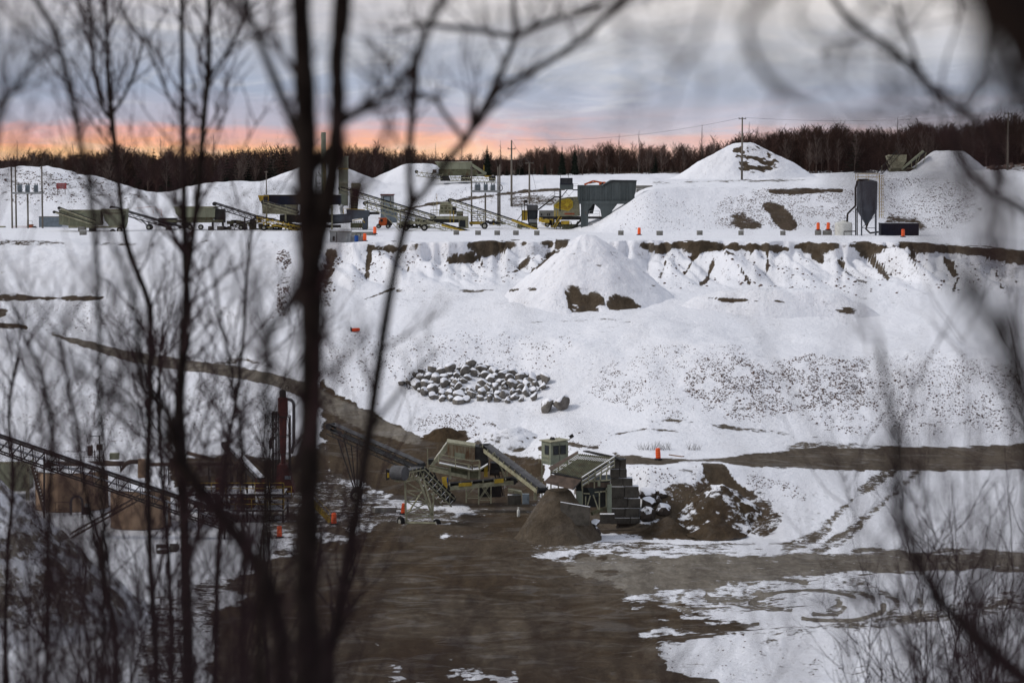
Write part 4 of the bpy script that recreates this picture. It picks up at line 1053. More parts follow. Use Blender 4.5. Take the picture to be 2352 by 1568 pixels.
# ------------------------------------------------------------------ wash plant at lower left
K = Zm('N1', 203)
def tank(label, K, x0, x1, ytop, ybase, Y, mname='tank'):
    u0, _ = uv(K.z, x0, 0); u1, _ = uv(K.z, x1, 0); r = (u1 - u0) / 2 * Y / F
    c = K.at((x0 + x1) / 2, ybase, Y); c.z = gzx(c.x, c.y); zt = K.at(0, ytop, Y - r * .9).z
    root = thing('round_tank', label, 'tank', c); h = zt - c.z
    MB().lathe(c, [(r, -.1), (r, h), (r - .05, h), (r - .05, h * .55)], 56).build('shell', mname, root, smooth=False)
    for k in (.0, 1.0):
        MB().lathe(c + Vector((0, 0, h * k)), [(r + .005, -.06), (r + .07, -.05), (r + .07, .03), (r - .06, .04)], 56).build('rim_ring' if k else 'foot_ring', 'rim_snow' if k else 'rust', root)
    m = MB()
    for i in range(18):
        t = 2 * math.pi * i / 18; m.beam(c + Vector((math.cos(t) * (r + .01), math.sin(t) * (r + .01), 0)), c + Vector((math.cos(t) * (r + .01), math.sin(t) * (r + .01), h)), .03)
    m.build('seam', 'tank', root)
    return root, c, r, h
r1, c1, rad1, h1 = tank('wide tan steel tank with a snowy rim behind the long lattice conveyor', K, 262, 790, 668, 975, 217)
MB().lathe(c1, [(rad1 * .96, h1 * .5), (0.1, h1 * .5 + .02)], 40).build('water', 'dark', r1)
r2, c2, rad2, h2 = tank('smaller tan steel tank in front of the wide tank, right of the inclined brace', K, 808, 1245, 800, 1108, 206)
MB().lathe(c2, [(rad2 * .96, h2 * .8), (.1, h2 * .8 + .02)], 40).build('sludge', 'dark', r2)
MB().lathe(K(795, 812, 1.2), [(.18, 0), (.2, .05), (.2, .25), (.12, .3)], 12).build('vent_cap', 'white', r2)
m = MB(); q = K(1210, 880, -.2); m.tube(K(1208, 880, .5), K(1208, 1080, .5), .1, n=8); m.tube(K(1190, 880, .5), K(1222, 880, .5), .1, n=8); m.build('drain_pipe', 'galv', r2)
root = thing('rectangular_tank', 'pale green rectangular tank at the left edge behind the spoil heap', 'tank', K.at(80, 830, 222))
K2 = Zm('N1', 222)
MB().zr(K2, -160, 592, 198, 800, 0, 3.0).build('shell', 'pale', root)
MB().zr(K2, -165, 584, 204, 600, -.05, 3.05).build('rim', 'cream_snow', root)
m = MB()
for x in (-60, 20, 110, 190): m.zr(K2, x, 600, x + 12, 800, -.07, 0)
m.build('stiffener', 'pale', root)
m = MB()
for x in (204, 218): m.beam(K2(x, 600, -.6), K2(x, 860, -.6), .12)
m.build('post', 'cream', root)
# long lattice conveyor crossing in front of the tanks
K = Zm('N1', 199.5)
r = conveyor('long dark lattice conveyor sloping down to the right in front of the tan tanks', K(1720, 985), K(-190, 330), 1.0, 1.25, 'dark', 'beltsnow', 1.0, .12, .06)
d = K(1020, 830)
br = MB()
for sg in (-.55, .55):
    for off in (0, .55): br.beam(K(1010, 832 + off * 60, sg), K(518, 1105 + off * 60, sg), .1)
for i in range(13):
    t = i / 12; a = K(1010, 832, -.55).lerp(K(518, 1105, -.55), t); br.beam(a, a + Vector((0, 1.1, 0)), .05); br.beam(a, a - Vector((0, 0, .38)), .05)
br.build('inclined_brace', 'rust', r)
MB().beam(K(330, 540, -.5), K(330, 1040, -.5), .14).build('support_leg', 'dark', r)
for x, y in ((1450, 860), (1640, 960)):
    q = K(x, y + 40, -.5); MB().beam(q, gnd(q), .14).build('support_leg', 'dark', r)
# stair and U-shaped pipe in front of the wide tank
K = Zm('N1', 212.5)
root = thing('steel_stair', 'rusty steel stair leaning against the wide tan tank', 'stair', K(335, 950))
m = MB()
for dy in (-.5, .3): m.beam(K(238, 610, dy), K(330, 955, dy), .09, .2)
m.build('stringer', 'rust', root)
m = MB()
for i in range(14): t = (i + .5) / 14; m.box(K(238 + 92 * t, 610 + 345 * t, -.1), (.3, .8, .04))
m.build('tread', 'cream_snow', root)
rails(root, [K(250, 615, -.5), K(345, 955, -.5)], .95, 'rust')
root = thing('curved_pipe', 'dark U-shaped pipe arching in front of the wide tan tank', 'pipe', K(555, 975))
MB().path([K(517, 975)] + [K(558 - 42 * math.cos(t), 880 - 45 * math.sin(t)) for t in np.linspace(0, math.pi, 9)] + [K(602, 978)], .1, 10).build('pipe', 'beltgrey', root, smooth=True)
m = MB()
for x in (517, 602): m.lathe(K(x, 982), [(.2, 0), (.2, .06)], 10)
m.build('flange', 'dark', root)
root = thing('pump_unit', 'small white-topped pump unit beside the U-shaped pipe', 'pump', K(635, 970))
MB().zr(K, 605, 920, 655, 972, 0, .5).build('base', 'dark', root); MB().tube(K(615, 905, .2), K(650, 905, .2), .16, n=12).build('motor', 'galv', root)
m = MB()
root = thing('steel_railing', 'thin dark railing with posts left of the U-shaped pipe', 'railing', K(450, 990))
rails(root, [K(405, 985), K(505, 985)], 1.3, 'dark', 'rail')
# bridge over the wide tank with motor mast
K = Zm('N1', 217)
root = thing('tank_bridge', 'rusty railed walkway bridge with a motor mast across the wide tan tank', 'walkway', K(600, 620))
MB().zr(K, 340, 585, 900, 612, -.5, .5).build('deck', 'rust', root)
rails(root, [K(480, 585, -.5), K(760, 585, -.5)], 1.0, 'dark')
m = MB(); m.zr(K, 705, 460, 745, 500, -.3, .3); m.zr(K, 640, 470, 672, 540, -.3, .3); m.build('motor', 'rust', root)
m = MB(); m.beam(K(725, 395), K(725, 600), .1); m.beam(K(650, 400), K(735, 395), .06); m.beam(K(690, 500), K(690, 590), .08); m.build('mast', 'dark', root)
MB().zr(K, 790, 530, 855, 575, .5, 1.2).build('control_box', 'pale', root)
# pipe run
K = Zm('N1', 215)
root = thing('process_pipe', 'rust-coloured pipe run with a snowy elbow and upright drum behind the small tank', 'pipe', K(1030, 700))
MB().path([K(760, 590), K(880, 600), K(880, 650), K(910, 605), K(945, 585), K(1010, 585)], .2, 12).build('elbow', 'rust', root, smooth=True)
MB().tube(K(1032, 565), K(1032, 700), .36, n=16).build('drum', 'tank', root)
MB().tube(K(1060, 605), K(1700, 600), .17, n=12).build('pipe', 'rust', root, smooth=True)
MB().tube(K(1360, 520), K(1560, 570), .17, n=12).build('branch_pipe', 'rust', root, smooth=True)
m = MB()
for x in (1060, 1195, 1228, 1330, 1520, 1640): m.beam(K(x, 600), K(x, 830), .1)
m.build('stand', 'dark', root)
# short steep conveyor with snowy belt
K = Zm('N1', 211)
conveyor('short steep dark conveyor with snow along its belt left of the red tower', K.at(1900, 715, 209), K.at(1650, 455, 213), .7, .4, 'dark', 'beltsnow', .8, legs=((.75, 0), (.3, 0)), solid=True)
# steel platform structure
K = Zm('N1', 208)
root = thing('steel_platform', 'dark steel working platform with yellow railings around the red tower', 'platform', K(1700, 1060))
m = MB()
for dy in (0, 4.5):
    for x in (1330, 1480, 1650, 1800, 1930, 2060): m.beam(K(x, 740, dy), K(x, 1075, dy), .16)
parts(m, 'column', 'dark', root)
m = MB()
for y in (815, 930):
    m.zr(K, 1320, y, 2070, y + 16, -.3, 4.8)
m.build('deck', 'darksnow', root)
m = MB()
for x in (1330, 1480, 1650, 1800, 1930): m.beam(K(x, 840), K(x + 135, 930), .08); m.beam(K(x, 950), K(x + 135, 1070), .08)
m.build('brace', 'dark', root)
rails(root, [K(1330, 815, -.25), K(2070, 815, -.25)], .95, 'yellow', r=.035)
rails(root, [K(1480, 930, -.25), K(2070, 930, -.25)], .95, 'yellow', r=.03)
for x, y, w, h in ((1560, 720, 60, 90), (1850, 720, 70, 90), (1400, 860, 90, 70), (1720, 850, 120, 80)):
    MB().zr(K, x, y, x + w, y + h, .8, 2.4).build('machine_box', 'red', root)
m = MB()
for i in range(7): m.tube(K(1560 + i * 60, 800 + (i % 3) * 20, 1), K(1600 + i * 60, 900 + (i % 2) * 30, 1), .1, n=6)
m.build('pipe', 'rust', root)
# red cyclone tower
K = Zm('N2', 212)
root = thing('cyclone_tower', 'dark red cyclone tower with black cap and bent side pipe left of the main trunk', 'tower', gnd(K(400, 1030)))
c = K(402, 400)
def zz(y): return K(402, y).z
w = K.m
MB().lathe(Vector((c.x, c.y, 0)), [(38 * w, zz(405)), (40 * w, zz(400)), (40 * w, zz(262)), (36 * w, zz(258))], 22).build('cylinder', 'red', root)
MB().lathe(Vector((c.x, c.y, 0)), [(27 * w, zz(258)), (27 * w, zz(215)), (20 * w, zz(200)), (8 * w, zz(194))], 16).build('cap', 'dark', root)
MB().path([K(433 + 14 * math.cos(t), 182 + 17 * math.sin(t)) for t in np.linspace(1.5, 7, 12)], .035, 6).build('lifting_loop', 'dark', root)
MB().lathe(Vector((c.x, c.y, 0)), [(8 * w, zz(905)), (22 * w, zz(700)), (33 * w, zz(405))], 18).build('cone', 'red', root)
MB().path([K(440, 272), K(465, 278), K(483, 295), K(488, 325), K(488, 620), K(470, 700)], 13 * w, 12).build('side_pipe', 'beltgrey', root, smooth=True)
MB().path([K(305, 660), K(302, 600), K(315, 580), K(345, 578)], 12 * w, 10).build('inlet_pipe', 'dark', root, smooth=True)
m = MB()
for dy in (-.6, .6):
    for x in (325, 350, 372, 455): m.beam(K(x, 375 if x < 400 else 405, dy), K(x, 930, dy), .1)
    for y in (405, 560, 700, 850): m.beam(K(325, y, dy), K(455, y, dy), .08)
    m.beam(K(325, 405, dy), K(372, 560, dy), .05); m.beam(K(372, 405, dy), K(325, 560, dy), .05); m.beam(K(440, 410, dy), K(460, 560, dy), .05)
m.zr(K, 318, 372, 362, 400, -.6, .6)
m.build('frame', 'dark', root)
MB().extr([K(365, 780, -.9), K(440, 780, -.9), K(500, 1000, -.9), K(345, 1000, -.9)], (0, 1.8, 0)).build('lower_hopper', 'red', root)
MB().zr(K, 330, 1025, 480, 1045, -1.2, 1.2).build('base_platform', 'rim_snow', root)
rails(root, [K(335, 1025, -1.2), K(480, 1025, -1.2)], .9, 'yellow', r=.035)
MB().zr(K, 425, 865, 470, 890, -1.0, -.7).build('control_box', 'bluegrey', root)
# yellow stair right of the trunk
K = Zm('N2', 208)
root = thing('yellow_stair', 'yellow steel stair coming down to the yard right of the main trunk', 'stair', K(780, 1240))
m = MB()
for dy in (-.4, .4): m.beam(K(600, 1050, dy), K(775, 1235, dy), .09, .28)
m.build('stringer', 'yellow', root)
m = MB()
for i in range(9): t = (i + .5) / 9; m.box(K(600 + 175 * t, 1050 + 185 * t), (.26, .8, .04))
m.build('tread', 'dark', root)
rails(root, [K(600, 1050, -.4), K(775, 1235, -.4)], .9, 'yellow')
# stack of blocks in the snow
K = Zm('N1', 193)
for x0, y0, x1, y1, dy, lab in ((1160, 1262, 1238, 1292, -1.0, 'lowest snow-topped concrete block lying in front of the stack below the small tank'), (1142, 1188, 1225, 1245, 0, 'large snow-topped concrete block at the left foot of the stack below the small tank'), (1145, 1148, 1222, 1172, .9, 'snow-topped concrete block at the left back of the stack below the small tank'),
                          (1240, 1178, 1290, 1240, 0, 'large snow-topped concrete block at the right foot of the stack below the small tank'), (1238, 1125, 1290, 1165, .9, 'snow-topped concrete block at the right back of the stack below the small tank')):
    q = K((x0 + x1) / 2, y1, dy); g = gnd(q); m = MB().box(Vector((q.x, q.y, g.z + (y1 - y0) * K.m / 2)), ((x1 - x0) * K.m, .9, (y1 - y0) * K.m * 1.05)); o = m.build('concrete_block', 'wallblock', None, loc=g, bev=.03)
    tag(o, lab, 'concrete block', 'blocks stacked below the small tank')
# ------------------------------------------------------------------ machinery on the far bench
def block_row():
    spots = [(191, 540, 1.2), (790, 537, 1), (1048, 534, 1), (1098, 536, 1.05), (1142, 537, 1.05), (1185, 537, 1.05), (1233, 537, .95), (1426, 537, 1), (1515, 538, 1.15), (1607, 539, 1.0), (1702, 540, 1.0), (1798, 541, .95), (1879, 537, 1.2), (1900, 537, 1.6)]
    labs = ['at the foot of the green bin trailer', 'just right of the grey kiosk', 'left of the tail of the long yellow conveyor', 'just right of the tail of the long yellow conveyor', 'below the left pole of the right transformer platform', 'in front of the dark cab machine, left one', 'nearest the left side of the tall gravel cone', 'directly right of the tall cone of gravel', 'between the lone drum and the dark hollows', 'left below the small half-snowy hollow in the bank', 'straight below the tall utility pole', 'right below the large dark hollow in the bank', 'carrying the left drum near the silo', 'carrying the right drum beside the white tank']
    for (u, v, w), l in zip(spots, labs):
        p = gnd(WV(u, v + 5, 349)); w *= .78
        block_thing('concrete_block', 'grey block on the bench edge ' + l, 'concrete block', p, (w, .7, .68), rnd.uniform(-.12, .12), 'blocksnow', 'barrier blocks along the bench edge', bev=.03)
        if u in (1879, 1900):
            drum('orange drum standing on ' + ('the left' if u == 1879 else 'the right') + ' concrete block beside the white tank', p + Vector((0.1 if u == 1900 else 0, 0, .68)), 1.15, (0, 0) if u == 1879 else (.05, 0))
block_row()
drum('orange drum on the snowy bench between the tall cone and the next block', gnd(WV(1468, 543, 350)), 1.1)
drum('orange drum standing beside the grey kiosk right of the main trunk', gnd(WV(838, 556, 326)), 1.1)
drum('dull orange drum on the low wall in front of the orange loader', gnd(WV(861, 540, 345)) + Vector((0, 0, .2)), 1.1)
drum('dull orange drum in front of the dark blue container', gnd(WV(2074, 549, 343)), 1.15)

def pole(label, u, vt, p, r=.14, arms=(), cat='utility pole', name='utility_pole', ins=True):
    zt = float(W(u, vt, p.y)[2]); root = thing(name, label, cat, p)
    MB().lathe(p, [(r * 1.15, -.3), (r, zt * .5 - p.z * .5), (r * .7, zt - p.z)], 9).build('post', 'wood', root, smooth=True)
    for dz, w in arms:
        MB().beam(Vector((p.x - w / 2, p.y - r, zt - dz)), Vector((p.x + w / 2, p.y - r, zt - dz)), .11, .13).build('cross_arm', 'wood', root)
        if ins:
            m = MB()
            for k in (-.45, 0, .45): m.lathe(Vector((p.x + w * k, p.y - r, zt - dz + .05)), [(.04, 0), (.07, .1), (.03, .22)], 6)
            m.build('insulator', 'dark', root)
    return root, Vector((p.x, p.y, zt))

def transformer_platform(label, z, Y, polesx, short, beam, trs, lens):
    K = Zm(z, Y); p = K((polesx[0][0] + polesx[-1][0]) / 2, 850); p = gnd(p)
    root = thing('transformer_platform', label, 'transformer platform', p)
    for x, y0, dy in polesx:
        a = K(x, y0, dy); MB().tube(gnd(a, -.2), a, .15, .11, n=8).build('pole', 'wood', root)
    x, y0 = short; a = K(x, y0); MB().tube(gnd(a, -.2), a, .14, n=8).build('pole', 'wood', root)
    m = MB(); m.zr(K, beam[0], beam[1], beam[2], beam[3], -.9, -.7); m.zr(K, beam[0], beam[1], beam[2], beam[3], .5, .7); m.zr(K, beam[0], beam[1] - 2, beam[2], beam[1], -.9, .7)
    m.build('platform', 'galv', root)
    for x0, y0, x1, y1 in trs:
        c = K((x0 + x1) / 2, y1); r = (x1 - x0) / 2 * K.m
        t = MB().lathe(c, [(r * .9, 0), (r, .05), (r, (y1 - y0) * K.m * .8), (r * .85, (y1 - y0) * K.m * .86)], 14).build('transformer', 'bluegrey', root, smooth=False)
        m = MB()
        for k in (-.5, .5): m.lathe(c + Vector((r * k, 0, (y1 - y0) * K.m * .85)), [(.07, 0), (.1, .08), (.07, .16), (.05, .3)], 7)
        m.build('bushing', 'dark', t)
        m = MB()
        for k in range(7): m.zr(K, x0 + (x1 - x0) * k / 7, y0 + 14, x0 + (x1 - x0) * (k + .4) / 7, y1 - 4, -r - .12, -r * .75)
        m.build('cooling_fin', 'bluegrey', t)
    return root
transformer_platform('three transformers on a pole platform at the far left of the bench', 'Z1', 380, [(100, 300, 0), (122, 305, 1.2), (370, 300, 0)], (245, 545), (112, 530, 382, 545), [(158, 455, 198, 528), (228, 455, 266, 528), (303, 455, 340, 528)], 0)
root = transformer_platform('three transformers on a pole platform beside the conveyor in the middle of the bench', 'Z3', 390, [(655, 285, 0), (906, 285, 0), (890, 305, .8)], (778, 535), (650, 514, 905, 530), [(683, 450, 735, 514), (762, 448, 800, 514), (823, 455, 866, 514)], 0)
K = Zm('Z3', 390)
rails(root, [K(660, 514, -.85), K(900, 514, -.85)], .5, 'galv')
MB().path([K(916 + 13 * math.cos(t), 491 + 25 * math.sin(t), -.4) for t in np.linspace(0, 6.4, 15)], .07, 6).build('cable_coil', 'cable', root)

# red sign, container, flat trailer
K = Zm('Z1', 414)
p = hit(*uv('Z1', 545, 548)); K = Zm('Z1', p.y)
root = thing('sign_board', 'faded red sign board on two posts on the snowy left bank', 'sign', p)
MB().zr(K, 500, 450, 590, 500, -.05, 0).build('board', 'signred', root)
m = MB()
for x in (512, 578): m.beam(K(x, 455, .02), K(x, 552, .02), .1)
parts(m, 'post', 'wood', root)
m = MB()
for y, xs in ((464, (512, 524, 534, 546, 556, 566)), (482, (522, 533, 545, 553, 564))):
    for x in xs: m.zr(K, x, y, x + 6 + (x % 3), y + 7, -.06, -.051)
m.build('worn_lettering', 'galv', root)
K = Zm('Z1', 384)
def container(label, K, x0, y0, x1, y1, dep, m_, step=9, extra=None, name='storage_container'):
    root = thing(name, label, 'container', K((x0 + x1) / 2, y1))
    b = MB().zr(K, x0, y0, x1, y1, 0, dep); b.build('body', m_, root)
    m = MB(); x = x0 + 4
    while x < x1 - 6: m.zr(K, x, y0 + 6, x + step * .45, y1 - 6, -.05, -.001); x += step
    m.build('rib', m_, root)
    m = MB(); m.zr(K, x0 - 2, y0 - 3, x1 + 2, y0 + 4, -.06, dep + .05); m.zr(K, x0 - 2, y1 - 5, x1 + 2, y1, -.06, dep); m.build('edge_rail', extra or m_, root)
    return root
container('grey ribbed container between the transformer poles and the green bin trailer', K, 345, 746, 530, 862, 2.4, 'bluegrey', extra='blocksnow')
K = Zm('Z1', 383)
root = thing('flat_trailer', 'low flat trailer with orange rails and a spare wheel under the left transformers', 'trailer', K(200, 872))
MB().zr(K, 90, 848, 340, 862, -.8, 1).build('deck', 'timber', root)
rails(root, [K(250, 848, -.8), K(295, 848, -.8)], 1.2, 'cream'); rails(root, [K(125, 848, -.8), K(245, 848, -.8)], .32, 'orangerust')
MB().zr(K, 262, 815, 292, 848, -.5, .5).build('winch', 'orangerust', root)
wheel(root, K(315, 852, -.6), .4, .3)
m = MB(); m.zr(K, -40, 832, 28, 872, 0, 2); m.build('skip_box', 'cream', root)

# feed bin trailers
K = Zm('Z1', 366)
root = thing('bin_trailer', 'big pale green bin trailer with rounded rear hopper and twin conveyors on the left', 'trailer', K(800, 900))
MB().zp(K, [(523, 692), (700, 690), (892, 686), (892, 825), (640, 832), (523, 815)], 0, 2.6).build('bin', 'pale', root)
m = MB()
for x in (560, 640, 720, 800, 880): m.zr(K, x, 694, x + 6, 822, -.06, 0)
m.build('stiffener', 'pale', root)
MB().zp(K, [(900, 680), (1118, 690), (1112, 800), (1095, 852), (975, 835), (930, 780)], -.1, 2.6).build('rear_hopper', 'pale', root)
m = MB(); m.zp(K, [(905, 700), (940, 712), (1060, 712), (1116, 700), (1116, 708), (1060, 720), (940, 720), (905, 708)], -.16, -.1); m.build('hopper_seam', 'rust', root)
m = MB(); m.zr(K, 520, 684, 895, 694, -.08, 2.7); m.zr(K, 898, 676, 1120, 690, -.16, 2.7); m.build('rim', 'cream_snow', root)
MB().zr(K, 610, 828, 1115, 846, -.3, .0).build('chassis', 'cream', root)
for x, y in ((1006, 882), (1066, 866)): wheel(root, K(x, y, -.5), .45, .4)
m = MB()
for x in (745, 765): m.beam(K(x, 845, -.2), K(x, 888, -.2), .12)
parts(m, 'support_leg', 'cream', root); m = MB()
m.beam(K(760, 690, -.7), K(620, 760, -.7), .09); m.beam(K(620, 740, -.7), K(620, 830, -.7), .1)
parts(m, 'conveyor_strut', 'cream', root)
for (a, b) in (((858, 790), (535, 668)), ((830, 812), (492, 704))):
    m = MB(); m.beam(K(*a, -.9), K(*b, -.9), .5, .22); m.build('side_conveyor', 'cream', root)
    m = MB(); m.beam(K(*a, -.9) + Vector((0, -.02, .16)), K(*b, -.9) + Vector((0, -.02, .16)), .46, .08); m.tube(K(b[0], b[1], -1.2), K(b[0], b[1], -.6), .22, n=12); m.build('side_belt', 'belt', root)
for x0, y0, x1, y1, dy, lab in ((708, 884, 766, 930, -1.0, 'front'), (785, 870, 842, 897, .9, 'back')):
    q = K((x0 + x1) / 2, y1, dy); g = gnd(q); m = MB().box(g + Vector((0, 0, .36)), ((x1 - x0) * K.m, .9, .8)); tag(m.build('concrete_block', 'concrete', None, loc=g, bev=.03), f'grey concrete block under the jack of the pale green bin trailer, {lab} one', 'concrete block')
K = Zm('Z1', 372)
r = conveyor('dark lattice conveyor on a wheeled carriage right of the pale green bin trailer', K(1600, 835), K(992, 662), .9, .62, 'dark', 'beltsnow', 1.0, wheels=((.45, .42, 1.2),))
m = MB(); m.beam(K(1160, 740, -.4), K(1265, 800, -.4), .09); m.beam(K(1290, 825, -.4), K(1420, 790, -.4), .09); m.build('brace', 'dark', r)
m = MB()
for a, b in (((1350, 655), (1350, 720)), ((1365, 655), (1430, 740)), ((1365, 685), (1425, 685)), ((1425, 685), (1425, 745)), ((1350, 657), (1200, 672))): m.beam(K(*a, 1), K(*b, 1), .06)
m.build('guard_frame', 'orangerust', r)
K = Zm('Z1', 372)
root = thing('bin_trailer', 'pale green feed bin trailer with dark undercarriage in the middle left of the bench', 'trailer', K(1720, 880))
MB().zp(K, [(1545, 664), (1910, 660), (1905, 752), (1590, 752), (1560, 720)], 0, 2.6).build('bin', 'pale', root)
MB().zr(K, 1540, 654, 1915, 668, -.1, 2.7).build('rim', 'cream_snow', root)
MB().zp(K, [(1590, 752), (1905, 752), (1860, 800), (1640, 800)], .2, 2.2).build('lower_hopper', 'olive', root)
MB().zr(K, 1470, 775, 1980, 796, -.3, .1).build('chassis', 'olive', root)
m = MB()
for x in (1490, 1500, 1880, 1970): m.zr(K, x, 790, x + 16, 880, -.3, .3)
m.zr(K, 1900, 680, 1990, 800, .2, 1.8); m.zr(K, 1400, 760, 1560, 830, .3, 1.8); m.zr(K, 1620, 800, 1690, 850, .1, 1.4)
m.build('undercarriage', 'dark', root)
for x in (1785, 1690): wheel(root, K(x, 838, -.4), .42, .4)
for x0, x1, lab in ((1475, 1522, 'left'), (1850, 1890, 'middle'), (1930, 1988, 'right')):
    q = K((x0 + x1) / 2, 888, -.2); g = gnd(q); m = MB().box(g + Vector((0, 0, .3)), ((x1 - x0) * K.m, .9, .66)); tag(m.build('concrete_block', 'wallblock', None, loc=g, bev=.03), f'dirty concrete block under the dark undercarriage of the feed bin trailer, {lab} one', 'concrete block')
r = conveyor('dark lattice conveyor reaching up left from the screening machine behind the thin trees', Zm('Z2', 371)(215, 745), Zm('Z1', 371)(1905, 628), .9, .6, 'dark', 'beltsnow', .9, legs=((.25, 0),))
r = conveyor('small olive conveyor lying low under the dark lattice conveyor', Zm('Z1', 373)(1985, 862), Zm('Z1', 373)(2300, 765), .8, .5, 'olive', 'belt', .9, wheels=((.5, .4, .6),))

# screening machine with dark shed behind the trunk
K = Zm('Z2', 372)
root = thing('screening_machine', 'cream and yellow screening machine with a long dark roof left of the main trunk', 'screening machine', K(450, 870))
MB().zr(K, 285, 562, 960, 640, 0, 2.6).build('dark_hood', 'navy', root)
MB().zr(K, 283, 552, 962, 564, -.1, 2.7).build('hood_roof', 'darksnow', root)
MB().zp(K, [(232, 558), (326, 558), (326, 608), (290, 615), (250, 612)], -.4, .6).build('head_box', 'yellow', root)
MB().zr(K, 282, 566, 322, 604, -.45, -.4).build('head_opening', 'dark', root)
MB().zp(K, [(262, 625), (575, 640), (575, 730), (270, 720)], .2, 2.2).build('screen_body', 'cream_snow', root)
m = MB(); m.zr(K, 350, 820, 960, 845, 0, 2); m.zr(K, 420, 730, 900, 800, .6, 2); m.build('undercarriage', 'dark', root)
m = MB()
for x in (300, 470, 640, 880): m.zr(K, x, 640, x + 14, 860, -.2, .1)
parts(m, 'frame_post', 'cream', root)
for x in (520, 590): wheel(root, K(x, 845, -.3), .4, .4)
conveyor('cream lattice discharge conveyor on the screening machine left of the main trunk', K(590, 700, -1.2), K(285, 612, -1.2), .8, .5, 'cream', 'beltgrey', .8)
conveyor('yellow discharge conveyor sloping right behind the main trunk', K(700, 850, -2), K(235, 745, -2), .9, .6, 'yellow', 'belt', .8, wheels=((.86, .42, -2.2),))
# dryer stack and silo tower
K = Zm('Z2', 387)
root = thing('exhaust_stack', 'slender pale green exhaust stack rising between the forked stems of the main trunk', 'chimney', gnd(K(812, 600)))
c = K(812, 0); r_ = 22 * K.m
MB().lathe(Vector((c.x, c.y, 0)), [(r_, K(0, 620).z), (r_, K(0, 130).z), (r_ * 1.06, K(0, 128).z), (r_ * 1.06, K(0, 122).z), (r_, K(0, 120).z), (r_, K(0, -2).z), (r_ * .85, K(0, -2).z), (r_ * .85, K(0, 60).z)], 20).build('flue', 'green', root, smooth=False)
m = MB()
for a, b in (((748, 350), (748, 560)), ((838, 350), (838, 560)), ((748, 450), (838, 450)), ((748, 460), (785, 560)), ((768, 350), (835, 440)), ((748, 380), (838, 380))): m.beam(K(*a, -.6), K(*b, -.6), .13)
m.build('lattice_frame', 'green', root)
ladder(root, K(826, 560, -.7), K(826, 250, -.7), .3, 'yellow')
K = Zm('Z2', 382)
root = thing('silo_tower', 'square pale green tower with a yellow band right of the forked trunk', 'tower', gnd(K(980, 640)))
MB().zr(K, 945, 216, 1026, 650, 0, 1.5).build('body', 'green', root)
MB().zr(K, 943, 318, 1028, 326, -.06, 1.56).build('band', 'yellow', root)
m = MB()
for x in (958, 984, 1010): m.zr(K, x, 222, x + 4, 640, -.05, 0)
m.zr(K, 941, 210, 1030, 220, -.08, 1.6); m.build('rib', 'green', root)
m = MB(); m.path([K(985, 640, -.4), K(970, 670, -.4), K(980, 720, -.4)], .3, 12); m.build('chute', 'galv', root)
root = thing('bucket_elevator', 'dark lattice bucket elevator with a cream head box right of the square tower', 'elevator', gnd(K(1085, 700)))
MB().zp(K, [(1058, 448), (1128, 446), (1142, 460), (1140, 490), (1120, 512), (1058, 490)], -.2, 1.2).build('head_box', 'cream_snow', root)
MB().zp(K, [(1060, 490), (1125, 500), (1112, 690), (1048, 690)], 0, .9).build('casing', 'dark', root)
m = MB()
for i in range(9): m.zr(K, 1044, 500 + i * 22, 1122 - i, 506 + i * 22, -.12, 0)
for x in (1040, 1082): m.beam(K(x + 18, 490, -.1), K(x, 690, -.1), .1)
m.build('frame', 'olive', root)
m = MB(); m.beam(K(960, 455, -.2), K(1060, 500, -.2), .12); m.zr(K, 945, 440, 1030, 452, -.5, 1.2); m.build('gangway', 'cream_snow', root)
# blue-grey burner drum
K = Zm('Z2', 373)
root = thing('burner_drum', 'slate blue burner drum and duct with yellow piping right of the main trunk', 'burner', K(1090, 870))
MB().tube(K(880, 772), K(1062, 758), 42 * K.m, n=22).build('drum', 'slate', root)
MB().zp(K, [(1015, 682), (1100, 684), (1216, 692), (1222, 735), (1200, 755), (1060, 772), (1020, 730)], -.3, 1.4).build('duct', 'slate', root)
m = MB(); m.zp(K, [(1165, 752), (1205, 752), (1198, 868), (1160, 868)], -.2, .1); m.zp(K, [(1165, 752), (1205, 752), (1198, 868), (1160, 868)], 1.0, 1.3); parts(m, 'support_leg', 'slate', root)
MB().tube(K(1218, 715), K(1310, 715), .22, n=12).build('burner_pipe', 'dark', root)
m = MB(); m.path([K(990, 720, -.5), K(992, 670, -.5), K(1030, 676, -.5), K(1180, 684, -.5)], .05, 6); m.path([K(1070, 780, -.4), K(1150, 765, -.4), K(1180, 800, -.4)], .06, 6); m.build('gas_pipe', 'yellow', root)
m = MB(); m.zr(K, 1050, 805, 1170, 845, .2, 1.5)
for i in range(6): m.zr(K, 1060 + i * 18, 785, 1070 + i * 18, 855, -.1, .2)
m.build('blower', 'olive', root)
K = Zm('Z2', 348)
o = MB().zr(K, 1045, 880, 1275, 918, 0, .6).build('low_wall', 'blocksnow', None, loc=K(1160, 918)); tag(o, 'low grey concrete wall right behind the grey kiosk', 'wall')
K = Zm('Z2', 326)
root = thing('grey_kiosk', 'grey steel kiosk with conduits on the bench edge right of the main trunk', 'kiosk', K(960, 975))
MB().zr(K, 868, 876, 1052, 978, 0, 2).build('body', 'galv', root, bev=.03)
MB().zr(K, 864, 870, 1056, 880, -.1, 2.1).build('roof', 'blocksnow', root)
m = MB(); m.zr(K, 926, 882, 932, 978, -.03, -.001); m.zr(K, 892, 920, 912, 960, -.04, -.001); m.build('door_seam', 'dark', root)
m = MB(); m.path([K(1015, 975, -.15), K(1015, 890, -.15), K(1000, 890, -.15)], .06, 6); m.tube(K(1022, 900, -.1), K(1022, 940, -.1), .14); m.build('conduit', 'galv', root)
